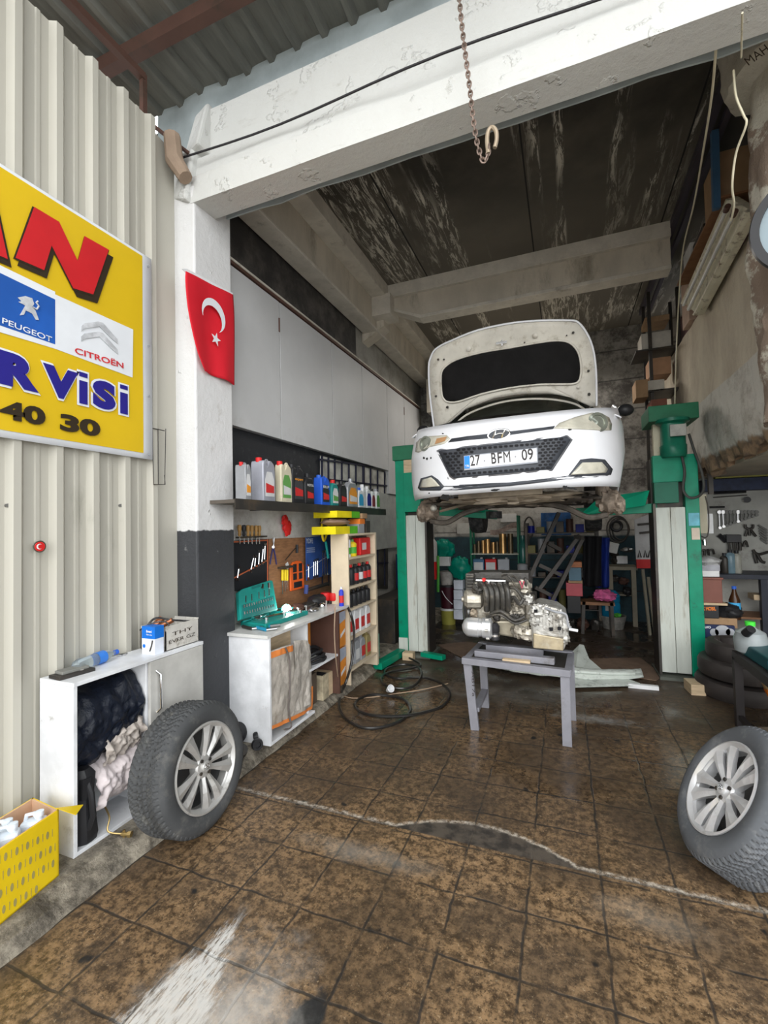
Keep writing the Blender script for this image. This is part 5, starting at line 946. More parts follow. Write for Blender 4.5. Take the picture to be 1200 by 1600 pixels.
for s_ in (-1, 1): mb = MB(); mb.lathe([(.30, -.1), (.31, -.04), (.31, .04), (.29, .09), (.19, .09), (.19, -.09)], (XC + s_ * .76, 6.66, 1.68), (s_, 0, 0), 40); mb.build('rear_wheel', m_rub, car, smooth=True)
# mirrors
for s_ in (-1, 1): MB().ball((XC + s_ * .95, 4.62, 2.50), (.07, .05, .055), 14, 8).build('door_mirror', m_black, car, smooth=True)
# bonnet
HB = [(185, 590), (165, 430), (160, 300), (172, 245), (200, 205), (280, 165), (400, 118), (560, 84), (700, 71), (850, 70), (895, 80), (935, 130), (965, 200), (980, 290), (985, 400), (985, 488), (955, 490), (880, 448), (760, 425), (620, 425), (480, 448), (330, 505), (250, 570), (215, 605)]
bon = patch(HB, SH, 0, 8, 4, c=(570, 300)).build('bonnet', m_carin, car, smooth=True, solid=.028)
IN = [(225, 420), (222, 340), (240, 300), (300, 262), (420, 228), (560, 205), (700, 180), (790, 170), (850, 180), (890, 220), (907, 280), (905, 350), (880, 380), (790, 384), (700, 386), (560, 402), (420, 432), (310, 468), (255, 470), (232, 450)]
patch(IN, SH, .024, 7, 4).build('insulation_mat', M('insulation', (.007, .0065, .0065), .9, var=.3, bump=.4, bscale=12), bon, smooth=True, solid=.01)
mb = MB(); lip = [hit(*Z6(*q), SH) + V((0, -.026, 0)) for q in spline([V((a, b, 0)) for a, b in IN], 3, True) for q in [(q.x, q.y)]]; mb.tube(lip, .010, 6, True); mb.build('mat_edge', m_carin, bon, smooth=True)
mb = MB(); ed = [hit(*Z6(a, b), SH) + V((0, -.018, 0)) for a, b in HB[:16]]; mb.tube(spline(ed, 3), .009, 6); mb.build('bonnet_rim', m_car, bon, smooth=True)
for i, (u, v, r) in enumerate(((358, 207, .022), (683, 142, .022), (207, 260, .010), (235, 260, .008), (252, 494, .012), (895, 395, .014), (870, 128, .01), (945, 316, .010), (196, 440, .010), (948, 430, .012), (838, 142, .006), (632, 176, .006))):
    q = hit(*Z6(u, v), SH); MB().lathe([(r, 0), (r, .02), (r * .5, .026), (0, .026)], q + V((0, -.012, 0)), (0, -1, -.4), 14).build('bonnet_stud', m_carin if r > .013 else m_dark, bon, smooth=True)
q = hit(*Z6(522, 182), SH); mb = MB(); mb.bar(q + V((-.05, -.03, 0)), q + V((.04, -.03, 0)), .02, .02); mb.bar(q + V((0, -.035, .02)), q + V((0, -.035, -.03)), .015, .015); mb.build('latch_striker', m_chrome, bon)
# lamps, grille, badge, plate
for nm, pl, o_, m_ in (('headlight', [(775, 600), (800, 575), (880, 545), (960, 524), (1010, 528), (1045, 548), (1058, 580), (1055, 610), (1000, 610), (950, 606), (850, 602)], .008, m_lens), ('headlight', [(95, 715), (100, 670), (118, 650), (150, 640), (250, 634), (265, 650), (235, 675), (165, 690), (110, 718)], .008, m_lens)):
    hl = patch(pl, SF, o_, 5, 4).build(nm, m_, car, smooth=True, solid=.012)
for (u, v, r) in ((985, 572, .065), (148, 675, .055)):
    q = hit(*Z6(u, v), SF); n_ = V((.5 if u > 600 else -.6, -1, .1)).normalized(); MB().lathe([(r * 1.1, 0), (r * 1.1, .012), (r * .8, .014), (r * .75, .006), (0, .012)], q + n_ * .012, n_, 24).build('lamp_projector', M('projector', (.30, .32, .27), .12, .6, var=.3), car, smooth=True)
patch([(200, 650), (250, 640), (240, 662), (190, 678)], SF, .02, 3, 3).build('indicator', M('amber_lens', (.45, .25, .12), .2), car, smooth=True)
patch([(197, 708), (215, 700), (840, 632), (868, 655), (768, 808), (282, 852), (262, 838)], SF, .004, 6, 5).build('grille_frame', M('grille_chrome', (.35, .36, .39), .3, .6), car, smooth=True, solid=.006)
GR = [(207, 712), (222, 707), (838, 640), (858, 656), (762, 800), (285, 845), (268, 833)]
gr = patch(GR, SF, .010, 6, 5).build('grille', m_grl, car, smooth=True, solid=.008)
mb = MB()        # honeycomb openings
def inside(u, v, poly):
    c_ = False; n = len(poly)
    for i in range(n):
        (x1, y1), (x2, y2) = poly[i], poly[(i + 1) % n]
        if (y1 > v) != (y2 > v) and u < (x2 - x1) * (v - y1) / (y2 - y1) + x1: c_ = not c_
    return c_
for r in range(14):
    for k in range(26):
        u = 215 + k * 26 + (13 if r % 2 else 0); v = 842 - r * 15 - (u - 285) * .075
        if all(inside(u + a, v + b, GR) for a, b in ((-14, 0), (14, 0), (0, -7), (0, 7))) and not (318 < u < 708 and inside(u, v, [(318, 722), (708, 678), (710, 785), (320, 818)])):
            pts = []
            for (a, b) in ((-10, 0), (-6, -5), (6, -5.5), (10, -1), (6, 5), (-6, 5)): q = hit(*Z6(u + a, v + b), SF); q.y -= .0195; pts.append(q)
            mb.prism(pts, (0, .002, 0))
mb.build('grille_mesh_openings', M('grille_hole', (.008, .008, .010), .7), gr)
patch([(255, 668), (272, 650), (350, 638), (455, 627), (600, 610), (780, 588), (772, 602), (600, 625), (450, 648), (350, 656)], SF, .008, 3, 3).build('upper_grille', m_grl, car, smooth=True, solid=.006)
lg = patch([(180, 885), (300, 885), (560, 865), (760, 845), (940, 822), (1052, 818), (1040, 832), (860, 848), (560, 882), (300, 903), (130, 905)], SF, .008, 3, 3).build('lower_grille', m_grl, car, smooth=True, solid=.006)
for a, b in (([(845, 832), (905, 752), (960, 746), (1025, 752), (1064, 800), (1055, 828), (950, 834)], [(858, 828), (915, 768), (1010, 766), (1040, 800), (1030, 818), (940, 824)]), ([(106, 892), (120, 845), (175, 830), (205, 850), (235, 885), (215, 905), (118, 905)], [(118, 890), (130, 852), (172, 840), (190, 855), (215, 884), (150, 890)])):
    f_ = patch(a, SF, .006, 4, 3).build('fog_lamp_surround', m_grl, car, smooth=True, solid=.006); patch(b, SF, .016, 4, 3).build('fog_lamp', m_lens, f_, smooth=True, solid=.006)
q = hit(*Z6(505, 630), SF); q.y -= .02; bd = MB(); bd.tube([q + V((.075 * math.cos(a * PI / 16), 0, .036 * math.sin(a * PI / 16) + .004 * math.cos(a * PI / 16))) for a in range(32)], .006, 6, True)
bdo = bd.build('badge', m_chrome, car, smooth=True); mb = MB(); mb.prism([q + V((.068 * math.cos(a * PI / 16), .002, .032 * math.sin(a * PI / 16))) for a in range(32)], (0, .004, 0)); mb.build('badge_field', m_grl, bdo)
mb = MB(); mb.tube(spline([q + V((-.045, -.002, -.026)), q + V((-.03, -.003, 0)), q + V((-.022, -.002, .026))], 3), .006, 6); mb.tube(spline([q + V((.022, -.002, -.026)), q + V((.03, -.003, 0)), q + V((.045, -.002, .026))], 3), .006, 6); mb.tube(spline([q + V((-.032, -.003, -.004)), q + V((0, -.004, .006)), q + V((.034, -.003, .004))], 3), .005, 6); mb.build('badge_letter', m_chrome, bdo, smooth=True)
PLT = [Z6(*q) for q in ((332, 806), (697, 768), (694, 692), (330, 733))]; py_ = 3.262
pc = [onY(a, b, py_) for a, b in PLT]; ex = (pc[1] - pc[0]); ez = (pc[3] - pc[0]); pl = MB().prism(pc, (0, .008, 0)).build('number_plate', M('plate_frame', (.30, .32, .36), .4), car, bev=.002)
def pp(u, v, o=0): return pc[0] + ex * u + ez * v + V((0, -o, 0))
MB().prism([pp(.012, .12, .001), pp(.985, .10, .001), pp(.985, .93, .001), pp(.012, .93, .001)], (0, .001, 0)).build('plate_face', M('plate_white', (.78, .79, .8), .35), pl)
MB().prism([pp(.008, .12, .002), pp(.085, .12, .002), pp(.085, .95, .002), pp(.008, .95, .002)], (0, .001, 0)).build('country_band', M('band_blue', (.01, .2, .75), .35), pl)
tfit('TR', 'plate_text', m_bwht, pl, pp(.02, .2, .004), pp(.078, .2, .004), .016, bold=.02)
m_pt = M('plate_black', (.035, .03, .03), .5)
mb = MB(); mb.tube(spline([hit(*Z6(u, v + 16), SH) + V((0, .05, 0)) for u, v in ((255, 590), (335, 512), (480, 455), (620, 432), (760, 432), (880, 455), (950, 500))], 5), .010, 6); mb.build('windscreen_surround', m_carin, car, smooth=True)
for tx, a, b in (('27', .095, .235), ('B', .39, .455), ('F', .475, .535), ('M', .555, .645), ('09', .795, .945)): tfit(tx, 'plate_text', m_pt, pl, pp(a, .24, .003), pp(b, .24, .003), .078, bold=0 if tx == 'M' else .012)
MB().cyl(pp(.29, .5, .001), pp(.29, .5, .004), .006, n=10).build('plate_screw', m_grey, pl); MB().cyl(pp(.71, .55, .001), pp(.71, .55, .004), .006, n=10).build('plate_screw', m_grey, pl)
# scuffs on the bumper
mb = MB()
for (u, v, a, b) in ((135, 745, 6, 6), (150, 748, 5, 7), (170, 745, 4, 6), (240, 935, 22, 14), (270, 938, 12, 8), (250, 950, 14, 6), (480, 903, 20, 5), (500, 900, 12, 4), (830, 888, 12, 9), (855, 892, 24, 6), (880, 898, 14, 4), (160, 918, 4, 3), (254, 845, 2, 8), (228, 625, 5, 3), (855, 605, 10, 5)):
    pts = []
    for k in range(9): aa = 2 * PI * k / 9; rr = random.uniform(.6, 1.25); q = hit(*Z6(u + a * rr * math.cos(aa), v + b * rr * math.sin(aa)), SF); q.y -= .009; pts.append(q)
    mb.prism(pts, (0, .002, 0))
mb.build('scuff_marks', M('scuff', (.02, .02, .02), .8), car)
# undercarriage
mb = MB(); mb.lumpy((XC, 3.72, 1.70), (.48, .09, .045), .3, 4, 40, 12, 2); mb.bar((-.78, 3.60, 1.72), (-.15, 3.60, 1.735), .05, .04); mb.build('lower_crossmember', M('tan_metal', (.28, .23, .17), .6, .3, var=.3), car, smooth=True)
mb = MB(); mb.lumpy((XC - .05, 4.1, 1.70), (.62, .22, .06), .35, 3.5, 50, 16, 7); mb.build('subframe', m_under, car, smooth=True)
for s_, (hx, hy, hz) in ((-1, (-1.155, 4.05, 1.64)), (1, (.335, 4.05, 1.655))):
    mb = MB(); mb.lumpy((hx + s_ * -.0, hy, hz), (.095, .10, .10), .16, 3, 28, 18, 3 + s_); mb.lumpy((hx + s_ * .06, hy - .02, hz - .03), (.05, .09, .075), .15, 3, 20, 14, 9 + s_); mb.lumpy((hx - s_ * .05, hy, hz + .10), (.05, .06, .12), .15, 3, 20, 14, 5); mb.build('wheel_hub', M('rusty_hub', (.25, .2, .155), .65, .3, var=.3, scale=14, bump=.4), car, smooth=True)
    mb = MB(); mb.tube(spline([V((hx - s_ * .02, hy - .03, hz - .10)), V((hx - s_ * .16, hy - .02, hz - .12)), V((hx - s_ * .32, hy, hz - .04)), V((hx - s_ * .50, hy + .04, hz + .01))], 5), [.026] * 16, 8) if False else mb.tube(spline([V((hx - s_ * .02, hy - .03, hz - .10)), V((hx - s_ * .16, hy - .02, hz - .12)), V((hx - s_ * .32, hy, hz - .04)), V((hx - s_ * .50, hy + .04, hz + .01))], 5), .024, 8); mb.build('control_arm', m_under, car, smooth=True)
    mb = MB(); mb.tube([V((hx - s_ * .04, hy - .06, hz + .03)), V((hx - s_ * .35, hy + .02, hz + .07))], .014, 8); mb.lathe([(.03, 0), (.045, .03), (.03, .05), (.042, .08), (.028, .10), (.02, .14)], V((hx - s_ * .12, hy - .02, hz + .03)), (-s_, .1, .1), 14); mb.build('driveshaft', m_under, car, smooth=True)
    mb = MB(); mb.tube([(hx - s_ * .10 + .028 * math.cos(a * .6), hy + .05 + .05 * math.sin(a * .6), hz + .12 + a * .004) for a in range(60)], .009, 6); mb.build('coil_spring', m_under, car, smooth=True)
q = onY(678, 794, 3.93); MB().lathe([(.03, 0), (.03, .015), (.018, .03), (0, .032)], q, (-.1, -1, 0), 18).build('hub_nut', M('hub_pale', (.55, .53, .48), .4, .4), car, smooth=True)
q = onY(737, 778, 3.85); mb = MB(); mb.cyl(q, q + V((.05, 0, .03)), .028, n=12); mb.tube([q, q + V((-.04, 0, -.05)), q + V((-.3, .1, -.10))], .012, 6); mb.build('steering_joint', M('tan_metal'), car, smooth=True)

# ================================================================ ENGINE STAND AND ENGINE
m_st = M('stand_grey', (.23, .23, .26), .5, .25, var=.12, dirt=(.14, .13, .13), amt=.4, dscale=6)
t_ = thing('steel_work_stand', 'grey welded steel stand with four legs standing on the tiles, carrying the engine', 'metal table', (-.35, 3.58, 0))
LG = [((-.66, 3.385, 0), (-.70, 3.37, .49)), ((-.035, 3.34, 0), (-.035, 3.34, .48)), ((-.655, 3.82, 0), (-.665, 3.82, .49)), ((.0, 3.785, 0), (.0, 3.785, .48))]
for a, b in LG: MB().bar(a, b, .06, .035, up=(0, 1, 0)).build('leg', m_st, t_, bev=.002)
mb = MB(); mb.bar((-.735, 3.36, .505), (-.0, 3.325, .49), .05, .045); mb.bar((-.70, 3.84, .505), (.02, 3.80, .49), .05, .045); mb.bar((-.71, 3.34, .5), (-.68, 3.85, .5), .045, .04); mb.bar((-.015, 3.33, .488), (.01, 3.80, .488), .045, .04); mb.build('top_frame', m_st, t_, bev=.002)
MB().hexa([V(p) for p in ((-.68, 3.38, .505), (-.03, 3.35, .495), (-.01, 3.79, .495), (-.67, 3.82, .505), (-.68, 3.38, .512), (-.03, 3.35, .502), (-.01, 3.79, .502), (-.67, 3.82, .512))]).build('top_plate', m_dark, t_)
MB().bar((-.655, 3.40, .14), (-.655, 3.80, .14), .03, .05, up=(1, 0, 0)).build('side_brace', m_st, t_)
tfit('AB17a', 'marker_writing', m_pt, t_, V((-.668, 3.351, .43)), V((-.668, 3.353, .25)), .02, yd=(1, 0, 0), bold=0)
for i, (a, b, lb) in enumerate((((-.66, 3.47, .535), (-.10, 3.44, .53), 'front grey channel bar lying on the work stand under the engine'), ((-.60, 3.62, .545), (-.18, 3.60, .545), 'rear grey channel bar lying on the work stand under the engine'))): MB().bar(a, b, .06, .045).build('channel_bar', m_st, label=lb, cat='metal bar', group='channel bars under the engine', bev=.003)
MB().box(-.45, -.26, 3.375, 3.42, .513, .53).build('wood_packer', m_wood, label='thin wood packer under the front channel bar on the work stand', cat='wood block')
def EE(u, v, y=3.5): return onY(680 + u / 5, 870 + v / 5, y)
m_al = M('cast_aluminium', (.40, .37, .31), .42, .6, var=.3, scale=16, dirt=(.10, .075, .05), amt=.5, dscale=10, bump=.5, bscale=30); m_al2 = M('bright_cast', (.46, .45, .42), .4, .5, var=.25, scale=20, dirt=(.17, .14, .10), amt=.5, bump=.4); m_ob = M('oily_black', (.05, .047, .042), .4, .2, var=.3, dirt=(.16, .14, .11), amt=.5, dscale=14, bump=.4)
en = thing('engine', 'removed car engine with gearbox, oily black and silver, sitting on the grey steel stand', 'engine', (-.38, 3.6, .56))
def ebox(mb, u0, u1, v0, v1, y0=3.5, y1=3.85):
    a, b, c_, d = EE(u0, v1, y0), EE(u1, v1, y0), EE(u1, v0, y0), EE(u0, v0, y0); dy = V((0, y1 - y0, 0)); return mb.hexa([a, b, b + dy, a + dy, d, c_, c_ + dy, d + dy])
mb = MB(); ebox(mb, 270, 700, 200, 580, 3.56, 3.85); ebox(mb, 700, 760, 330, 640, 3.58, 3.84); mb.build('engine_block', m_al, en, bev=.012)
mb = MB(); ebox(mb, 280, 730, 125, 200, 3.60, 3.82); ebox(mb, 340, 520, 118, 130, 3.62, 3.8); mb.build('valve_cover', m_ob, en, bev=.015)
mb = MB()
for i in range(5): u = 300 + i * 26; ebox(mb, 240 + 0 * i, 300, 150 + i * 24, 165 + i * 24, 3.52, 3.8)
ebox(mb, 235, 300, 130, 280, 3.55, 3.82); mb.build('timing_cover', m_ob, en, bev=.008)
MB().tube([EE(322, 184, 3.5), EE(550, 188, 3.5)], .014, 10).build('fuel_rail', m_chrome, en, smooth=True)
for i in range(5):
    u = 345 + i * 50; mb = MB(); mb.tube(spline([EE(u, 215, 3.50), EE(u + 30 - i * 6, 232, 3.44), EE(u + 52 - i * 8, 270, 3.42), EE(u + 58 - i * 8, 340, 3.42), EE(u + 56 - i * 8, 420, 3.47)], 5), .020, 10); mb.build('intake_runner', m_ob, en, smooth=True)
    MB().cyl(EE(u + 20, 200, 3.50), EE(u + 20, 222, 3.45), .010, n=8).build('injector', m_dark if i != 1 else m_chrome, en)
MB().lathe([(.008, -.01), (.014, -.01), (.014, .02), (.008, .02)], EE(382, 178, 3.48), (0, -1, 0), 10).build('red_connector', m_red, en)
mb = MB(); ebox(mb, 390, 560, 285, 430, 3.47, 3.56); mb.build('intake_plenum', M('plenum', (.16, .13, .10), .5, .2, var=.3), en, bev=.015)
al = MB(); al.lathe([(.05, -.02), (.072, 0), (.075, .05), (.072, .10), (.055, .12), (.02, .125), (.02, .14)], EE(350, 330, 3.56), (-1, -.25, 0), 22, rf=lambda t, r, h: r * (1 + .05 * math.cos(12 * t))); al.build('alternator', m_al, en, smooth=True)
MB().lathe([(.0, 0), (.075, .0), (.08, .012), (.07, .02), (.08, .03), (.03, .03), (.0, .03)], EE(262, 430, 3.62), (-1, -.5, 0), 26).build('crank_pulley', m_steel, en, smooth=True)
MB().tube(spline([EE(250, 270, 3.6), EE(238, 340, 3.6), EE(236, 430, 3.6), EE(256, 490, 3.6), EE(300, 440, 3.6), EE(290, 300, 3.6)], 4, True), .011, 6, True).build('drive_belt', m_rub, en, smooth=True)
co = MB(); co.lathe([(.02, -.02), (.045, -.01), (.065, .01), (.070, .03), (.072, .10), (.066, .105), (.066, .125), (.074, .13), (.074, .19), (.05, .2)], EE(235, 545, 3.44), (1, .05, -.02), 30, rf=lambda t, r, h: r * (1 + .025 * math.cos(8 * t))); cp = co.build('ac_compressor', M('silver_cast', (.66, .67, .68), .3, .6, var=.1, dirt=(.3, .3, .3), amt=.2), en, smooth=True)
mb = MB()
for a in range(5): aa = a * 1.25; mb.cyl(EE(400, 560, 3.44) + V((0, -.07 * math.cos(aa), .07 * math.sin(aa))), EE(425, 560, 3.44) + V((0, -.07 * math.cos(aa), .07 * math.sin(aa))), .013, n=8)
mb.build('compressor_lugs', m_al2, cp); MB().cyl(EE(215, 545, 3.44), EE(240, 545, 3.44), .022, n=12).build('compressor_shaft', m_steel, cp)
of = MB(); p = EE(465, 560, 3.46); of.lathe([(.02, -.085), (.034, -.08), (.036, -.04), (.030, -.03), (.036, -.02), (.036, .02), (.028, .03), (.02, .04)], p, (0, 0, 1), 20); of.build('oil_filter', m_black, en, smooth=True); MB().lathe([(.0375, -.055), (.0375, -.04)], p, n=20, capb=False, capt=False).build('filter_band', m_chrome, en, smooth=True)
mb = MB(); a, b, c_, d = EE(480, 610, 3.52), EE(720, 650, 3.52), EE(745, 500, 3.5), EE(470, 500, 3.5); dy = V((0, .3, 0)); mb.hexa([a, b, b + dy, a + dy, d, c_, c_ + dy, d + dy]); mb.build('oil_pan', M('cream_cast', (.42, .38, .29), .45, .5, var=.2, dirt=(.16, .12, .08), amt=.4, bump=.3), en, bev=.015)
mb = MB()
for (u0, v0, u1, v1, y, r) in ((430, 445, 700, 465, 3.46, .012), (400, 470, 720, 490, 3.48, .010), (560, 240, 780, 350, 3.5, .012), (600, 150, 760, 330, 3.52, .008), (700, 170, 730, 300, 3.5, .010), (520, 150, 690, 230, 3.5, .008), (580, 350, 690, 330, 3.45, .014)):
    A, B = EE(u0, v0, y), EE(u1, v1, y); mb.tube(spline([A, A.lerp(B, .35) + V((0, -.03, .03)), A.lerp(B, .7) + V((0, -.01, -.03)), B], 5), r, 7)
mb.build('hose_and_pipe_run', m_ob, en, smooth=True)
for (u, v, r, s_, m_) in ((600, 330, .045, 11, m_al), (640, 400, .05, 12, m_al), (590, 420, .035, 13, m_al), (330, 250, .04, 14, m_ob), (700, 240, .05, 15, m_al), (720, 330, .04, 16, m_al2), (560, 250, .028, 17, m_al2), (480, 470, .03, 18, m_dark), (620, 470, .04, 19, m_ob), (300, 440, .03, 20, M('tan_metal')), (650, 580, .05, 21, m_al), (720, 600, .05, 22, m_al)):
    MB().lumpy(EE(u, v, 3.5), (r, r * .8, r), .3, 5, 18, 12, s_).build('bracket_casting', m_, en, smooth=True)
mb = MB(); q = EE(678, 215, 3.44); mb.tube([q + V((-.015, 0, .02)), q + V((.015, 0, .02)), q + V((0, 0, -.03))], .004, 6, True); mb.build('dipstick_loop', P('pink_handle', (.7, .08, .15)), en)
MB().cyl(EE(572, 255, 3.43), EE(572, 300, 3.43), .016, n=10).build('sensor', m_al2, en)
# gearbox
mb = MB(); G = [(745, 400), (800, 365), (950, 400), (1020, 450), (1045, 620), (1005, 740), (760, 720), (745, 560)]
mb.prism([EE(u, v, 3.46) for u, v in G], (0, .30, 0)); gb = mb.build('gearbox', m_al2, en, bev=.018)
mb = MB()
for k in range(7): u = 850 + k * 26; mb.bar(EE(u, 450 + k * 4, 3.455), EE(u + 4, 560 + k * 8, 3.455), .006, .014, up=(1, 0, 0))
for k in range(3): mb.bar(EE(790, 600 + k * 40, 3.455), EE(1000, 615 + k * 38, 3.455), .006, .014)
mb.build('casting_ribs', m_al2, gb)
for (u, v, r, s_) in ((790, 430, .05, 31), (860, 420, .04, 32), (960, 460, .045, 33), (1010, 540, .04, 34), (1010, 640, .035, 35), (780, 500, .04, 36), (900, 500, .03, 37)): MB().lumpy(EE(u, v, 3.47), (r, r * .7, r), .28, 4, 18, 12, s_).build('housing_boss', m_al2, gb, smooth=True)
mb = MB(); mb.prism([EE(u, v, 3.445) for u, v in ((765, 600), (1005, 640), (1002, 738), (765, 715))], (0, .03, 0)); mb.build('gearbox_sump', M('sump_tan', (.36, .30, .2), .45, .5, var=.25, scale=10, dirt=(.5, .48, .42), amt=.3), gb, bev=.008)
for (u, v) in ((905, 568), (970, 562), (785, 425)): mb = MB(); ebox(mb, u - 14, u + 14, v - 10, v + 12, 3.425, 3.45); mb.build('port_hole', m_near_black, gb)  # dark blocks on the casing stand in for shade inside the ports
mb = MB(); mb.tube(spline([EE(860, 400, 3.45), EE(940, 430, 3.42), EE(1020, 450, 3.42), EE(1040, 540, 3.42), EE(1080, 575, 3.42)], 5), .008, 7); mb.build('wiring_loom', m_grey, gb, smooth=True); MB().cyl(EE(1045, 565, 3.42), EE(1115, 578, 3.42), .010, n=8).build('plug', m_pw, gb)
# ================================================================ FLOOR THINGS
def W3(u, v): return (360 + u / 4, 930 + v / 4)
top_ = onZ(*W3(700, 35), BZ); top_.z = BZ + .02
hang = [top_ + V((-.08, .02, .01)), top_ + V((.0, 0, .012)), onX(*W3(745, 100), FX + .03), onX(*W3(770, 200), FX + .05), onX(*W3(770, 320), FX + .05), onX(*W3(750, 450), FX + .04), onX(*W3(715, 560), FX + .03)]
flo = [onZ(*W3(*q), .014) for q in ((690, 620), (680, 690), (710, 760), (790, 815), (880, 832), (1000, 812), (1095, 762), (1125, 705), (1080, 650), (980, 628), (880, 632), (800, 662), (778, 705), (830, 748), (950, 768), (1100, 764), (1220, 730), (1330, 690), (1372, 620), (1330, 560), (1240, 520), (1150, 515), (1040, 520), (965, 490), (985, 455), (1080, 435), (1170, 455), (1195, 510), (1140, 570), (1040, 585), (955, 560), (945, 520), (1000, 480), (1120, 460), (1190, 440), (1100, 390), (1070, 350))]
for i, q in enumerate(flo):
    if 9 < i < 16: q.z += .014
    if i > 23: q.z += .02 * ((i % 4) / 4)
mb = MB(); mb.tube(spline(hang + flo, 6), .0115, 8); mb.build('air_hose', M('black_hose', (.015, .014, .013), .3, coat=.3), smooth=True, label='long black rubber air hose dropping off the bench and coiled on the tiled floor', cat='hose')
mb = MB(); mb.tube(spline([onX(*W3(655, 70), FX + .02), onX(*W3(650, 250), FX + .03), onX(*W3(665, 450), FX + .02), onZ(*W3(690, 600), .03), onZ(*W3(740, 640), .01), onZ(*W3(860, 640), .01), onZ(*W3(1000, 620), .01), onZ(*W3(1200, 590), .01), onZ(700, 1068, .01)], 6), .005, 6); mb.build('extension_lead', M('beige_cable', (.35, .25, .17), .5), smooth=True, label='thin beige cable from under the bench running over the floor through the hose coils', cat='cable')
p = onZ(606, 1084, .0); MB().lathe([(.018, 0), (.034, .07), (.031, .07), (.016, .004)], p + V((0, 0, .03)), (.6, -.5, .45), 18).build('paper_cup', m_pw, smooth=True, label='crushed white paper cup lying between the coils of black hose', cat='cup')
# old white body panel on the floor behind the stand
m_old = M('old_white_paint', (.50, .54, .50), .5, var=.1, dirt=(.05, .05, .045), amt=.45, dscale=9, bump=.3)
t_ = thing('removed_bumper_beam', 'dirty pale body panel from a car lying across the floor behind the steel stand', 'car part', (-.1, 4.8, 0))
def bmp(u, v): x = -.92 + u * 1.55; y = 4.62 + .25 * (2 * u - 1) ** 2 + v * .22; return V((x, y, .02 + .10 * math.sin(PI * (.1 + .8 * v)) * (1 - .45 * abs(2 * u - 1)) + .012 * mnoise.fractal(V((x * 9, v * 6, 0)), 1, 2, 4)))
MB().grid(bmp, 60, 16).build('panel', m_old, t_, smooth=True, solid=.012, ang=60)
mb = MB(); mb.tube(spline([bmp(.05 + .1 * i, .2) + V((0, -.01, .012)) for i in range(10)], 4), .018, 7); mb.build('lip', m_old, t_, smooth=True)
mb = MB(); mb.lumpy((-.35, 4.72, .11), (.13, .05, .035), .2, 4, 24, 12, 4); mb.build('dark_insert', m_black, t_, smooth=True)
mb = MB(); mb.prism([onZ(a, b, .02) + V((0, 0, c_)) for a, b, c_ in ((893, 1075, 0), (1000, 1072, 0), (940, 1055, .03), (920, 1045, .08), (912, 1035, .16), (905, 1035, .17), (893, 1040, .12))], (.01, .05, .012)); mb.build('side_wing', m_old, t_, bev=.006)
mb = MB(); mb.box(.48, .72, 4.66, 4.70, .0, .035); mb.build('white_strip', m_pw, t_)
m_mat = M('dirty_card_mat', (.17, .115, .08), .85, var=.2, dirt=(.06, .045, .035), amt=.5)
for pts, lb in (([(915, 1030), (1000, 1028), (1037, 1056), (1025, 1064), (940, 1052), (905, 1046)], 'flattened brown cardboard on the floor in front of the right lift post'), ([(683, 1008), (730, 1003), (790, 1012), (735, 1034)], 'flattened brown cardboard on the floor beside the left lift post')): MB().prism([onZ(a, b, .004) for a, b in pts], (0, 0, .006)).build('cardboard_sheet', m_mat, label=lb, cat='cardboard')

# ================================================================ BACK OF THE SHOP
def bx(nm, x0, x1, y0, y1, z0, z1, m_, lb, cat, bev=.004, group=None): return MB().box(x0, x1, y0, y1, z0, z1).build(nm, m_, label=lb, cat=cat, bev=bev, group=group)
# green steel rack with gold cylinder liners and oil tins
t_ = thing('green_rack', 'green steel rack against the back wall holding gold canisters and oil tins', 'rack', (-1.05, 7.3, 0)); gz = onY(770, 864, 7.3).z; gz2 = onY(770, 900, 7.3).z
x0, x1 = onY(736, 850, 7.2).x, onY(810, 850, 7.2).x
mb = MB(); 
for x in (x0, x1): mb.bar((x, 7.2, 0), (x, 7.2, 1.62), .03, .03); mb.bar((x, 7.45, 0), (x, 7.45, 1.62), .03, .03)
mb.build('upright', P('rack_green', (.01, .16, .08)), t_)
for z in (gz, gz2, .4): MB().box(x0, x1, 7.18, 7.47, z - .02, z).build('rack_shelf', M('rack_shelf', (.4, .4, .34), .5), t_)
m_gold = M('gold_metal', (.42, .25, .10), .3, .8, var=.3)
for i, (px, h, r, dk) in enumerate(((742, .14, .025, 1), (748, .19, .03, 1), (755, .20, .028, 0), (762, .22, .045, 0), (771, .17, .03, 0), (777, .18, .025, 1), (786, .30, .055, 0), (798, .30, .04, 1))):
    q = onY(px, 860, 7.24); MB().lathe([(r, 0), (r, h), (r * .8, h), (r * .8, h - .02)], (q.x, 7.24, gz), n=16).build('gold_canister', m_gold if not dk else M('dark_gold', (.12, .09, .05), .4, .6), smooth=True, label='%s metal cylinder on the top level of the green rack, %s from the left' % ('dark' if dk else 'gold', ['first', 'second', 'third', 'fourth', 'fifth', 'sixth', 'seventh', 'eighth'][i]), cat='metal cylinder', group='metal cylinders on the green rack')
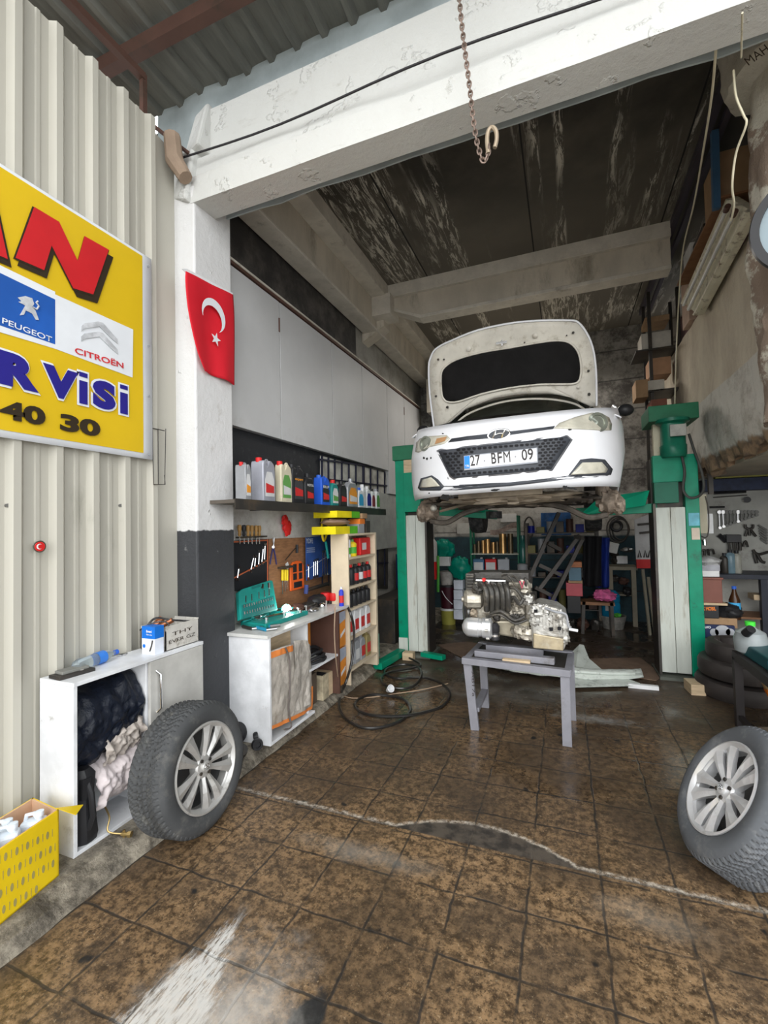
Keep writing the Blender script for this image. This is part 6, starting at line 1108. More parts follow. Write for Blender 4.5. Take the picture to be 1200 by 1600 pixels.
for i, (px, m_, l2, lb) in enumerate(((748, P('tin_blue', (.06, .16, .28)), m_lb, 'blue and white oil tin on the second level of the green rack'), (767, m_red, m_lb, 'red and white oil tin in the middle of the green rack'), (787, P('tin_grey', (.40, .42, .46)), M('tin_navy', (.04, .08, .3), .4), 'pale grey oil tin with a round mark on the green rack'))):
    q = onY(px, 892, 7.22); t2 = thing('oil_tin', lb, 'tin', (q.x, 7.25, gz2), group='oil tins on the green rack'); MB().box(q.x - .085, q.x + .085, 7.21, 7.33, gz2, gz2 + .27).build('body', m_, t2, bev=.008); MB().box(q.x - .07, q.x + .07, 7.205, 7.21, gz2 + .10, gz2 + .22 if i < 2 else gz2 + .08).build('label_panel', l2, t2); MB().cyl((q.x + .04, 7.27, gz2 + .27), (q.x + .04, 7.27, gz2 + .29), .02).build('cap', m_lb, t2)
# green bags, buckets, extinguishers on the left
def px3(u, v, y): return onY(640 + u / 4.286, 780 + v / 4.286, y)
for i, (u, v, r, lb) in enumerate(((228, 325, (.16, .1, .22), 'green plastic bag hanging high beside the left lift post'), (335, 445, (.16, .1, .22), 'green plastic bag bulging above the white bucket stack'))):
    q = px3(u, v, 6.8); MB().ball(q, r, 26, 18, lambda d: (1 - .45 * max(0, d.z)) * (1 + .3 * mnoise.fractal(d * 2.5 + V((i * 5, 0, 0)), 1, 2, 4))).build('green_bag', M('green_film', (.0, .22, .15), .3, var=.2, bump=.6, bscale=10), smooth=True, ang=80, label=lb, cat='bag', group='green plastic bags')
def bucket(u, v0, v1, ru, y, m_, nm, lb, lid=None, handle=False, on=None):
    a, b = px3(u, v1, y), px3(u, v0, y); r = (px3(u + ru, v1, y) - a).x; z0 = on if on is not None else a.z; t2 = thing(nm, lb, 'bucket', (a.x, y, z0)); MB().lathe([(r * .85, 0), (r, (b.z - z0)), (r * .95, b.z - z0)], (a.x, y, z0), n=26).build('tub', m_, t2, smooth=True)
    MB().lathe([(r * 1.04, 0), (r * 1.04, .03), (0, .035)], (a.x, y, b.z - .012), n=26).build('lid', lid or m_, t2, smooth=True)
    if handle: mb = MB(); mb.tube(spline([(a.x - r * .5, y - r, b.z - .06), (a.x, y - r * 1.05, b.z - .16), (a.x + r * .75, y - r * .8, b.z - .26)], 5), .006, 6); mb.build('handle', m_pw, t2, smooth=True)
bucket(262, 735, 830, 52, 6.85, P('olive_tub', (.32, .30, .06)), 'olive_bucket', 'olive yellow bucket on the floor, lowest of the bucket pile', m_pw, on=0)
bucket(258, 580, 732, 52, 6.85, P('maroon_tub', (.05, .008, .015)), 'maroon_bucket', 'dark maroon bucket with a white handle in the middle of the bucket pile', m_black, True)
bucket(250, 490, 578, 44, 6.85, M('cement_white', (.42, .40, .37), .7, var=.3, dirt=(.2, .18, .16), amt=.5), 'white_bucket', 'cement stained white bucket on top of the bucket pile')
for i in range(4): q0, q1 = px3(300, 800 - i * 66, 6.75), px3(360, 736 - i * 66, 6.75); bx('white_oil_canister', q0.x, q1.x, 6.7, 6.85, q0.z, q1.z - .005, M('can_pale', (.55, .58, .65), .4), 'white square canister beside the bucket pile, %s from the floor' % ['first', 'second', 'third', 'fourth'][i], 'canister', .01, 'white canister stack')
q = px3(150, 480, 6.6); t_ = thing('gas_bottle_red', 'tall red and white cylinder just right of the left lift post', 'cylinder', q); MB().lathe([(.09, -.12), (.09, .10), (.07, .16), (.03, .2)], q, n=18).build('body', m_red, t_, smooth=True); MB().lathe([(.085, .14), (.085, .42), (.05, .47)], q, n=18).build('upper', M('pale_can', (.5, .48, .46), .4), t_, smooth=True); MB().lathe([(.05, .47), (.05, .66), (.03, .7)], q, n=14).build('neck', m_al2, t_, smooth=True)
MB().tube(spline([px3(190, 380, 6.55), px3(192, 480, 6.55), px3(190, 620, 6.55)], 4), .02, 8).build('green_pipe', m_grn, smooth=True, label='thin green pipe standing upright beside the bucket pile', cat='pipe')
q = px3(232, 420, 6.6); bx('white_switch_box', q.x - .08, q.x + .08, 6.6, 6.7, q.z - .06, q.z + .07, m_lb, 'small white box with a red dot beneath the upper green bag', 'box')
bx('papers_on_wall', *sorted((px3(315, 200, 7.66).x, px3(412, 200, 7.66).x)), 7.68, 7.695, px3(360, 230, 7.66).z, px3(360, 160, 7.66).z, M('paper_old', (.55, .53, .48), .7), 'pale paper sheet taped on the back wall behind the left lift arm', 'paper', .001)
bx('framed_notice', *sorted((px3(608, 120, 7.66).x, px3(716, 120, 7.66).x)), 7.67, 7.695, px3(660, 152, 7.66).z, px3(660, 98, 7.66).z, M('notice_white', (.68, .66, .62), .6), 'white framed notice high on the back wall over the gold cylinders', 'notice', .002)
MB().grid(lambda u, v: px3(540 + 190 * u, 240 - 45 * u - 35 * v + 10 * math.sin(u * 6), 7.64), 16, 4).build('wrinkled_poster', M('poster_old', (.32, .24, .2), .7, var=.4, scale=12), label='wrinkled brownish poster strip on the back wall below the framed notice', cat='poster', solid=.003)
bx('blue_wall_sheet', *sorted((px3(880, 150, 7.66).x, px3(1080, 150, 7.66).x)), 7.67, 7.69, px3(960, 240, 7.66).z, px3(960, 90, 7.66).z, M('blue_sheet', (.015, .07, .2), .6, var=.4, scale=8, dirt=(.1, .12, .15), amt=.5), 'scuffed dark blue sheet fixed high on the back wall', 'panel', .001)
mb = MB(); mb.tube(spline([px3(u, v, 7.62) for u, v in ((775, 270), (770, 160), (800, 120), (830, 160), (825, 230), (800, 260), (785, 200), (810, 180))], 5), .012, 6); mb.build('hanging_cable_loop', m_dark, smooth=True, label='dark cable loop hanging on the plaster of the back wall beside the blue sheet', cat='cable')
q = px3(757, 330, 7.2); MB().lathe([(.05, -.35), (.06, -.3), (.06, .05), (.045, .1), (.045, .2)], q, n=14).build('green_glass_bottle', M('green_glass', (.02, .12, .1), .15), smooth=True, label='tall dark green bottle standing right of the green rack', cat='bottle')
q = px3(757, 440, 7.0); MB().lathe([(.07, -q.z), (.075, 0), (.06, .02)], q, n=16).build('grey_cylinder', m_grey, smooth=True, label='plain grey cylinder below the tall green bottle', cat='cylinder')
# engine crane / A frame
t_ = thing('folded_trestle', 'dark steel trestle with crossed struts leaning behind the engine', 'trestle', onY(905, 935, 6.3))
m_tr = M('trestle_steel', (.075, .068, .062), .6, .3, var=.2)
for a, b in (((808, 512), (795, 960)), ((955, 680), (930, 960)), ((808, 512), (1000, 90)), ((870, 600), (1140, 240)), ((955, 680), (1160, 260)), ((865, 440), (1030, 515)), ((840, 590), (960, 650)), ((1160, 260), (1110, 250)), ((925, 295), (1010, 340))):
    q0, q1 = px3(*a, 6.3), px3(*b, 6.4); MB().bar(q0, q1, .045, .045).build('strut', m_tr, t_)
# workbench at the back with clutter
t_ = thing('back_workbench', 'old wooden bench with a grimy top standing against the back wall', 'workbench', (.75, 7.2, 0)); bz = onY(960, 885, 7.35).z
def p6(u, v, y): return onY(820 + u / 5, 780 + v / 5, y)
x0, x1 = p6(650, 540, 7.33).x, p6(850, 540, 7.33).x
MB().box(x0, x1 + .05, 7.33, 7.68, bz - .05, bz).build('top', M('old_timber', (.28, .25, .19), .7, dirt=(.1, .08, .06), amt=.5), t_)
for x in (x0 + .03, x1): MB().bar((x, 7.38, 0), (x, 7.38, bz - .05), .06, .06).build('leg', M('old_timber'), t_)
MB().box(x0, x1, 7.4, 7.65, bz * .5, bz * .5 + .02).build('lower_shelf', M('old_timber'), t_)
sd = ['greasy dark part at the left of the back bench top', 'white cased tester on the back bench', 'small dark gearbox part on the back bench', 'metal tools heap at the right of the back bench', 'dark tin on the lower shelf of the back bench', 'brown part on the lower shelf of the back bench', 'black drum under the back bench']
for i, (u, v, rx, rz, m_) in enumerate(((700, 480, .05, .05, m_dark), (758, 472, .07, .055, m_lb), (700, 430, .06, .04, m_dark), (800, 395, .08, .03, m_steel), (700, 620, .07, .05, m_dark), (770, 640, .07, .05, m_rust), (800, 720, .06, .07, m_black))):
    q = p6(u, v, 7.42); (bx('tester_case', q.x - rx, q.x + rx, 7.38, 7.48, q.z - rz, q.z + rz, m_, sd[i], 'tester') if i == 1 else MB().lumpy(q, (rx, .06, rz), .25, 4, 16, 10, i).build('greasy_part', m_, smooth=True, label=sd[i], cat='car part'))
# hanging clothes
def cloth(u0, u1, v0, v1, y, m_, nm, lb, cat='clothes', amp=.03):
    def fn(a, b): q = p6(u0 + (u1 - u0) * a, v0 + (v1 - v0) * b, y); q.y += amp * math.sin(a * 14 + b) + amp * mnoise.noise(V((a * 5, b * 3, 1))); return q
    MB().grid(fn, 24, 18).build(nm, m_, smooth=True, solid=.02, ang=80, label=lb, cat=cat)
cloth(460, 600, 290, 680, 6.7, M('black_wool', (.008, .008, .010), .8), 'black_jacket', 'long black work jacket hanging at the middle of the back wall')
cloth(555, 660, 300, 690, 6.85, M('blue_overall', (.01, .03, .22), .7), 'blue_overalls', 'blue work overalls hanging right behind the black jacket')
cloth(545, 565, 300, 420, 6.78, M('yellow_green_cloth', (.3, .34, .04), .7), 'yellow_green_strap', 'yellow green strip of cloth between the black jacket and the blue overalls', 'cloth', .01)
q = p6(650, 370, 7.3); MB().obox(q, (.13, .05, .075), eul=(0, .25, 0)).build('grey_meter_box', M('meter_grey', (.5, .5, .48), .5), label='small pale grey box tilted on the back wall above the overalls', cat='box', bev=.01)
mb = MB(); c0 = p6(735, 235, 7.67); 
for k, (r, o) in enumerate(((.16, 0), (.14, .02), (.18, -.02))): mb.tube([c0 + V((r * .8 * math.cos(a * PI / 12) + o, -.02 * k, r * 1.1 * math.sin(a * PI / 12))) for a in range(24)], .012, 6, True)
mb.build('hanging_hose_coil', m_dark, smooth=True, label='dark coiled hose hanging on a nail above the back bench', cat='hose')
mb = MB(); c0 = p6(715, 210, 7.62); mb.tube([c0 + V((.07 * math.cos(a * PI / 12), 0, .07 * math.sin(a * PI / 12))) for a in range(24)], .022, 8, True); mb.build('black_ring', m_black, smooth=True, label='thick black ring hanging in front of the coiled hose', cat='ring')
# blue water jug in metal tub
q = onZ(960, 985); t_ = thing('zinc_tub', 'dull metal tub on the floor before the back bench, holding the blue water jug', 'tub', q); MB().lathe([(.13, 0), (.17, .18), (.165, .18), (.125, .01)], (q.x, q.y + .15, 0), n=28).build('tub', m_al2, t_, smooth=True)
t_ = thing('blue_water_jug', 'large translucent blue water bottle standing in the metal tub', 'bottle', (q.x, q.y + .15, .03)); jb = M('jug_blue', (.01, .22, .42), .2, var=.2); MB().lathe([(.11, .03), (.12, .05), (.12, .14), (.11, .16), (.12, .18), (.12, .33), (.11, .36), (.12, .38), (.12, .46), (.09, .5), (.06, .53)], (q.x - .02, q.y + .15, 0), n=26).build('body', jb, t_, smooth=True); MB().box(q.x - .1, q.x - .03, q.y + .02, q.y + .03, .26, .34).build('label_panel', m_lb, t_)
MB().lumpy((q.x + .03, q.y + .05, .2), (.07, .05, .03), .3, 5, 18, 10, 3).build('green_cloth_scrap', m_grn, smooth=True, label='bright green scrap hanging over the rim of the metal tub', cat='cloth')
q = p6(620, 750, 6.75); MB().lumpy(q, (.13, .09, .075), .2, 3.5, 24, 16, 8).build('pink_cloth', M('pink_cloth', (.62, .12, .3), .7, var=.3, scale=14), smooth=True, label='bright pink cloth bundle lying above the blue water bottle', cat='cloth')
t_ = thing('small_stool', 'dark low stool under the pink cloth', 'stool', (q.x - .1, 6.85, 0)); zq = q.z - .09; MB().box(q.x - .30, q.x + .12, 6.7, 7.0, zq - .04, zq).build('seat', m_ply, t_)
for a, b in ((-.28, 6.72), (.09, 6.72), (-.28, 6.97), (.09, 6.97)): MB().bar((q.x + a * .9, b, zq), (q.x + a, b, 0), .04, .04).build('leg', m_dark, t_)
# cartons and dark clutter in the middle
for i, (u0, u1, v0, v1, y, m_, lb) in enumerate(((325, 450, 655, 755, 6.5, P('red_carton', (.45, .08, .1)), 'red and brown carton stacked beside the black jacket'), (340, 450, 635, 660, 6.5, m_card, 'brown carton lid on top of the red carton'), (335, 435, 760, 890, 6.5, m_black, 'black crate under the red carton'), (360, 445, 490, 533, 6.5, P('dull_orange', (.35, .12, .04)), 'dull orange box on the shelf behind the trestle'), (345, 440, 535, 640, 6.5, P('slate_blue', (.08, .16, .22)), 'slate blue box below the dull orange box'))):
    a, b = p6(u0, v1, y), p6(u1, v0, y); bx('stored_carton', a.x, b.x, y, y + .2, a.z, b.z, m_, lb, 'box')
t_ = thing('steel_shelving', 'dark steel shelving full of parts behind the trestle', 'shelving', (-.1, 7.3, 0))
for z in (.25, .7, 1.05, 1.35): MB().box(-.55, .42, 7.15, 7.6, z - .015, z).build('shelf_board', m_dark, t_)
for x in (-.55, .42):
    for y in (7.16, 7.58): MB().bar((x, y, 0), (x, y, 1.5), .035, .035).build('upright', m_dark, t_)
cols_ = [(m_dark, 'dark'), (P('deep_blue', (.01, .02, .3)), 'deep blue'), (m_grey, 'grey'), (m_rust, 'rust brown'), (P('olive', (.2, .18, .06)), 'olive')]
pos_ = ['far left end', 'left part', 'left of the middle', 'middle', 'right of the middle', 'right part', 'far right end']
for j, z in enumerate((.25, .7, 1.05, 1.35)):
    for i in range(7):
        m_, cn = cols_[(i * 3 + j * 2) % 5]; x = -.48 + i * .135; h = random.uniform(.08, .22) if j else random.uniform(.1, .3); lb = '%s part on the %s shelf of the dark shelving, %s' % (cn, ['lowest', 'second', 'third', 'top'][j], pos_[i])
        if (i + j) % 2: MB().cyl((x, 7.25, z), (x, 7.25, z + h), .05, n=14).build('stored_part', m_, smooth=True, label=lb, cat='car part', group='parts on the dark shelving')
        else: MB().box(x - .055, x + .055, 7.18, 7.35, z, z + h * .8).build('stored_part', m_, label=lb, cat='car part', group='parts on the dark shelving', bev=.006)
for i in range(6):
    x = -.5 + i * .17; MB().lumpy((x, 6.95, .08), (.08, .07, .08), .3, 4, 16, 10, i).build('floor_clutter', m_dark if i % 2 else m_rust, smooth=True, label='dark lump of scrap metal on the floor before the dark shelving, %s from the left' % ['first', 'second', 'third', 'fourth', 'fifth', 'sixth'][i], cat='scrap metal', group='scrap in front of the shelving')
# white tool panel with red foot behind the right post
t_ = thing('white_tool_panel', 'white tool panel with a red foot strip, seen left of the right lift post', 'tool panel', (1.15, 7.0, 1.0))
y7 = 7.0; MB().prism([onY(a, b, y7) for a, b in ((991, 812), (1024, 800), (1024, 876), (994, 876))], (0, .02, 0)).build('panel', m_lb, t_); MB().prism([onY(a, b, y7 - .01) for a, b in ((994, 874), (1024, 874), (1024, 888), (995, 888))], (0, .04, 0)).build('red_strip', m_red, t_)
mb = MB()
for a, b, c_, d in ((996, 820, 1018, 818), (999, 833, 1018, 831)): mb.bar(onY(a, b, y7 - .02), onY(c_, d, y7 - .02), .03, .03)
mb.build('hanging_tool', m_dark, t_)
for px in (999, 1008, 1015): mb = MB(); mb.tube([onY(px - 2, 871, y7 - .02), onY(px, 860, y7 - .02), onY(px + 3, 871, y7 - .02)], .008, 6); mb.build('pliers_outline', m_dark, t_)
mb = MB(); 
for i, x in enumerate((.98, 1.04, 1.1)): MB().bar((x, 6.85, 0), (x - .04, 6.95, .85 - i * .1), .035, .02).build('wood_lath', M('grey_lath', (.28, .26, .2), .8), label='thin grey wooden lath leaning beside the back bench, %s one' % ['left', 'middle', 'right'][i], cat='lath', group='leaning laths')
# grey tank and red lantern between shelf unit and left post
t_ = thing('air_tank', 'round grey air tank lying behind the left lift post', 'tank', (-1.95, 5.75, .3)); q = onY(615, 962, 5.7); MB().ball((q.x, 5.85, q.z), (.20, .35, .20), 28, 18).build('shell', M('tank_grey', (.30, .31, .31), .4, var=.1, dirt=(.15, .13, .11), amt=.4), t_, smooth=True); MB().lathe([(.028, 0), (.03, .01), (.02, .012)], (q.x - .03, 5.52, q.z + .06), (0, -1, 0), 14).build('drain_plug', m_steel, t_); MB().box(q.x - .15, q.x + .15, 5.75, 5.95, .0, q.z - .17).build('foot', m_dark, t_)
q = onZ(611, 1003, .0); t_ = thing('red_bottle_jack', 'red capped black bottle with a red label on the floor by the shelf unit', 'bottle', q); MB().lathe([(.05, 0), (.055, .02), (.055, .22), (.04, .26)], q, n=18).build('body', m_black, t_, smooth=True); MB().lathe([(.04, .24), (.05, .26), (.05, .34), (.035, .40), (.0, .42)], q, n=18).build('red_cap', m_red, t_, smooth=True); MB().lathe([(.0565, .03), (.0565, .15)], q, n=18, capb=False, capt=False).build('label_band', m_red, t_, smooth=True); MB().lathe([(.057, .2), (.057, .23)], q, n=18, capb=False, capt=False).build('white_band', m_lb, t_, smooth=True)
bx('blue_backdrop_box', -2.25, -2.05, 6.1, 6.5, .62, 1.1, M('navy_box', (.01, .02, .08), .6), 'dark navy box on a stack behind the shelf unit', 'box'); bx('dark_floor_crate', -2.25, -1.95, 5.2, 6.5, .08, .61, m_dark, 'dark crate on the ledge behind the wooden shelf unit', 'crate')
bx('green_folder', -2.0, -1.93, 4.62, 4.66, .08, .33, P('folder_green', (.12, .3, .22)), 'pale green flat case standing beside the wooden shelf unit', 'case')

# ================================================================ RIGHT SIDE
m_tyd = M('dark_tyre', (.04, .034, .032), .55, var=.2, dirt=(.10, .08, .07), amt=.4)
for i, (z, r, x, y, lb) in enumerate(((.0, .34, 1.36, 4.78, 'lowest brown-black tyre of the stack by the right lift post'), (.16, .30, 1.34, 4.76, 'middle brown-black tyre of the stack by the right lift post'), (.30, .25, 1.35, 4.76, 'top brown-black tyre of the stack by the right lift post'))):
    MB().lathe([(r * .55, .02), (r * .75, .0), (r * .95, .01), (r, .04), (r * 1.0, .11), (r * .95, .14), (r * .75, .155), (r * .58, .14), (r * .55, .1), (r * .55, .02)], (x, y, z), (0.02 * i, -.03, 1), 40, capb=False, capt=False).build('used_tyre', m_tyd, smooth=True, label=lb, cat='tyre', group='stack of used tyres')
# stack of boxes behind the tyres: work outward in front view
def rb(nm, px0, px1, py0, py1, y, d, m_, lb, cat='box', group=None, bev=.003):
    a, b = onY(px0, py1, y), onY(px1, py0, y); return MB().box(a.x, b.x, y, y + d, a.z, b.z).build(nm, m_, label=lb, cat=cat, group=group, bev=bev)
YS = 5.15
a, b = onY(1094, 1032, YS), onY(1144, 1008, YS)
rb('navy_carton', 1112, 1142, 1014, 1033, YS - .1, .35, M('navy_card', (.015, .025, .08), .5), 'navy carton with a bearing picture, lowest of the box pile on the tyres')
o = rb('brown_carton', 1096, 1142, 997, 1015, YS, .35, m_card, 'brown carton in the lower part of the box pile behind the tyres')
t_ = thing('bearing_carton', 'navy carton printed with silver bearings and white letters in the box pile', 'box', onY(1120, 996, YS - .03)); a, b = onY(1096, 996, YS - .03), onY(1148, 978, YS - .03); MB().box(a.x, b.x, YS - .03, YS + .3, a.z, b.z).build('carton', M('navy_card'), t_, bev=.003)
for px, py, r in ((1116, 988, .035), (1129, 987, .06), (1141, 988, .035)): q = onY(px, py, YS - .032); MB().lathe([(r * .35, 0), (r, 0), (r, .003), (r * .35, .003)], q, (0, -1, 0), 22).build('bearing_print', M('print_silver2', (.5, .52, .56), .3, .4), t_)
tfit('AVO', 'print', m_bwht, t_, onY(1099, 982, YS - .032), onY(1111, 982, YS - .032), .022, bold=.04)
rb('brown_carton', 1096, 1152, 967, 979, YS, .35, m_card, 'flat brown carton in the middle of the box pile behind the tyres')
t_ = thing('battery_carton', 'black carton with orange lettering in the box pile right of the lift', 'box', onY(1105, 965, YS)); a, b = onY(1092, 966, YS), onY(1123, 944, YS); MB().box(a.x, b.x, YS, YS + .3, a.z, b.z).build('carton', m_black, t_, bev=.003); tfit('FIX MOBIL', 'print', m_or, t_, onY(1094, 954, YS - .002), onY(1119, 954, YS - .002), .035, bold=.04)
MB().lumpy(onY(1138, 955, YS + .1), (.11, .1, .075), .15, 3, 22, 14, 3).build('black_wrapped_bag', m_black, smooth=True, label='glossy black bag beside the carton with orange lettering', cat='bag')
t_ = thing('brown_drawer_box', 'brown red wooden box with a lipped lid near the top of the box pile', 'box', onY(1108, 940, YS)); a, b = onY(1088, 941, YS), onY(1128, 906, YS); MB().box(a.x, b.x, YS, YS + .3, a.z, b.z).build('case', M('brown_red', (.20, .075, .055), .5, var=.08), t_, bev=.004); MB().box(a.x - .01, b.x + .01, YS - .01, YS + .31, b.z, b.z + .02).build('lid', M('brown_red'), t_, bev=.004); MB().box(a.x, b.x + .03, YS - .02, YS + .32, a.z - .02, a.z).build('base_strip', m_wood, t_)
rb('white_flat_carton', 1096, 1124, 892, 901, YS, .25, m_lb, 'white flat carton, lower one on the brown box'); rb('grey_flat_carton', 1096, 1125, 883, 892, YS, .25, M('card_grey', (.3, .3, .33), .5, var=.3), 'grey printed flat carton, upper one on the brown box')
MB().lumpy(onY(1100, 877, YS + .1), (.14, .12, .055), .12, 3, 22, 12, 6).build('clear_wrapped_part', M('clear_film2', (.34, .34, .34), .15, var=.4, bump=.6), smooth=True, label='part wrapped in clear plastic on top of the flat cartons', cat='wrapped part')
bx('box_pile_base', 1.19, 1.62, 5.16, 5.5, .0, onY(1100, 1031, YS).z, m_card, 'plain brown carton on the floor under the box pile', 'box')
# narrow white electric cabinet on the right of the post
t_ = thing('electric_cabinet', 'narrow cream electric cabinet hanging beside the right lift post', 'electric cabinet', onY(1094, 834, 5.5)); a, b = onY(1079, 834, 5.5), onY(1104, 772, 5.5); MB().box(a.x, b.x, 5.5, 5.62, a.z, b.z).build('case', m_cream, t_, bev=.006); MB().box(b.x - .0, b.x + .05, 5.52, 5.6, a.z, b.z - .2).build('side_duct', m_pw, t_); MB().box(1.37, 1.41, 5.53, 5.58, b.z, 2.12).build('hanger', m_dark, t_)
mb = MB(); mb.tube(spline([onY(1083, 770, 5.4), onY(1086, 800, 5.4), onY(1088, 828, 5.4), onY(1096, 838, 5.4), onY(1106, 836, 5.4), onY(1107, 800, 5.4), onY(1102, 775, 5.4)], 5), .006, 6); mb.tube([onY(1095, 838, 5.4), onY(1096, 900, 5.4)], .006, 6); mb.build('cabinet_cable', m_dark, smooth=True, label='dark cable looping round the cream electric cabinet', cat='cable'); MB().cyl(onY(1100, 843, 5.35), onY(1101, 852, 5.35), .02, n=12).build('trouble_lamp', m_chrome, label='small bright metal lamp end hanging under the electric cabinet', cat='lamp')
# side workbench along the side room wall
t_ = thing('side_workbench', 'dark blue-black steel bench under the tool wall on the right', 'workbench', (2.1, 6.1, 0)); sz = onY(1150, 897, 6.0).z
MB().box(1.45, 3.2, 5.95, 6.44, sz - .05, sz).build('top', M('navy_steel', (.03, .035, .05), .5), t_, bev=.004)
for x in (1.5, 1.93, 2.6, 3.1): MB().bar((x, 6.0, 0), (x, 6.0, sz - .05), .07, .06).build('leg', M('navy_steel'), t_)
MB().box(1.5, 3.1, 6.0, 6.4, .42, .44).build('lower_shelf', m_ply, t_)
bx('timber_offcut', 1.85, 2.4, 6.02, 6.2, .62, .68, m_wood, 'long timber offcut stored under the side bench', 'timber'); bx('brown_plank', 2.0, 2.9, 6.05, 6.25, .44, .52, m_ply, 'brown plank on the lower shelf of the side bench', 'timber')
YW = 6.44
bx('blue_tool_rack', 1.50, 3.2, 6.25, 6.44, onY(1140, 767, 6.3).z, onY(1140, 748, 6.3).z, M('rack_navy', (.02, .03, .07), .5, var=.3, scale=12), 'long navy rack full of bits along the top of the tool wall', 'rack'); bx('yellow_rack_board', 1.62, 3.2, 6.28, 6.44, onY(1140, 747, 6.3).z, onY(1140, 737, 6.3).z, P('dull_yellow', (.30, .28, .06)), 'dull yellow board above the navy rack', 'board')
m_dull = M('dull_steel', (.2, .2, .19), .6, .3)
def tw(u, v, y=YW - .02): return onY(1060 + u / 8.57, 740 + v / 8.57, y)
for i in range(11):
    u = 545 + i * 50; a, b = tw(u, 515), tw(u + (10 if i < 3 else 4), 725 - i * 17); mb = MB(); mb.tube([a, b], .010, 6); mb.cyl(a + V((0, -.01, 0)), a + V((0, .01, 0)), .022, n=10); mb.cyl(b + V((0, -.01, 0)), b + V((0, .01, 0)), .017, n=10)
    mb.build('wall_spanner', m_steel if i in (0, 1, 5) else m_dull, smooth=True, label='combination spanner in the falling row on the tool wall, %s from the left' % ['first', 'second', 'third', 'fourth', 'fifth', 'sixth', 'seventh', 'eighth', 'ninth', 'tenth', 'eleventh'][i], cat='spanner', group='spanner row on the tool wall')
for i in range(6): a, b = tw(1060, 770 + i * 24 - 60 * 0), tw(1190, 870 + i * 22); a = tw(1070 + i * 6, 690 + i * 36); b = tw(1190, 760 + i * 36); MB().tube([a, b], .010, 6).build('open_spanner', m_dull, smooth=True, label='slanting spanner near the right edge of the tool wall, %s from the top' % ['first', 'second', 'third', 'fourth', 'fifth', 'sixth'][i], cat='spanner', group='slanting spanners on the tool wall')
MB().tube([tw(470, 265), tw(905, 243)], .014, 8).build('long_bar', m_black, smooth=True, label='long black bar hung level at the top of the tool wall', cat='bar'); MB().tube([tw(465, 320), tw(920, 288)], .006, 6).build('hanging_rail', m_dark, label='thin dark rail under the long black bar', cat='rail'); MB().tube([tw(420, 452), tw(620, 448)], .012, 6).build('short_bar', m_black, label='short black bar hung level left on the tool wall', cat='bar')
MB().cyl(tw(922, 350), tw(922, 350, YW - .05), .035, n=16).build('round_magnet', m_black, label='round black knob on the tool wall above the spanner row', cat='knob')
def bent(pts, r, nm, lb, cat, m_=None): mb = MB(); [mb.tube(spline([tw(*q) for q in p_], 4), r, 7) for p_ in pts]; mb.build(nm, m_ or m_dark, smooth=True, label=lb, cat=cat)
bent([[(895, 680), (900, 720), (945, 740), (995, 725), (995, 680)], [(945, 740), (955, 830)], [(920, 760), (895, 840)], [(975, 760), (1040, 840)]], .014, 'bearing_puller', 'dark three legged puller hanging under the spanner row', 'puller')
bent([[(540, 820), (600, 870), (640, 910)], [(620, 820), (650, 900)]], .026, 'black_clamp', 'black clamp hanging left of the hammers on the tool wall', 'clamp', m_black)
for i, u in enumerate((680, 740, 785)): mb = MB(); mb.obox(tw(u, 870, YW - .04), (.035, .03, .045), eul=(0, 0, 0)); hm = thing('hammer', 'black headed hammer on the tool wall, %s of three' % ['left', 'middle', 'right'][i], 'hammer', tw(u, 1060), group='hammers on the tool wall'); mb.build('head', m_black, hm, bev=.005); MB().tube([tw(u, 900, YW - .04), tw(u + 5, 1060, YW - .04)], .012, 7).build('handle', m_dark, hm, smooth=True)
bent([[(865, 980), (880, 930), (900, 905), (915, 930), (930, 985)]], .012, 'small_pliers', 'small pliers hanging right of the hammers on the tool wall', 'pliers'); bent([[(825, 910), (830, 1030)]], .014, 'file_tool', 'thin dark file hanging beside the small pliers', 'file')
bent([[(1000, 1020), (1030, 1060), (1090, 1080), (1200, 1050)], [(1010, 1060), (1050, 1200)], [(1060, 1080), (1110, 1170), (1160, 1190)]], .016, 'long_cutter', 'large bent cutters standing on the side bench at the right edge', 'cutters')
bent([[(310, 1040), (350, 1020), (350, 1100)], [(390, 1010), (410, 1080), (400, 1100)], [(420, 1030), (460, 1020), (480, 1080)]], .012, 'claw_hooks', 'bunch of dark hooks hanging behind the lift on the tool wall', 'hooks')
for i, (px, h, r, m_, lb) in enumerate(((1133, .22, .045, m_dark, 'dark bottle standing on the side bench, left one'), (1142, .26, .05, M('blue_grey_glass', (.16, .25, .3), .2), 'bottle with a pale blue label on the side bench, middle one'), (1152, .25, .045, M('cloudy', (.34, .34, .3), .3), 'cloudy plastic bottle on the side bench, right one'))): q = onY(px, 900, 6.1); can(q.x, 6.1, sz, r, h, 'bench_bottle', lb, 'bottles on the side bench', m_, m_black)
for i, (x, m_, lb) in enumerate(((2.22, m_al, 'dull metal part on the side bench top'), (2.42, m_lb, 'white tube lying on the side bench top'), (2.65, m_grey, 'grey machine part at the far end of the side bench'))): MB().lumpy((x, 6.05, sz + .03), (.09, .06, .035), .2, 4, 18, 10, i).build('bench_part', m_, smooth=True, label=lb, cat='part')
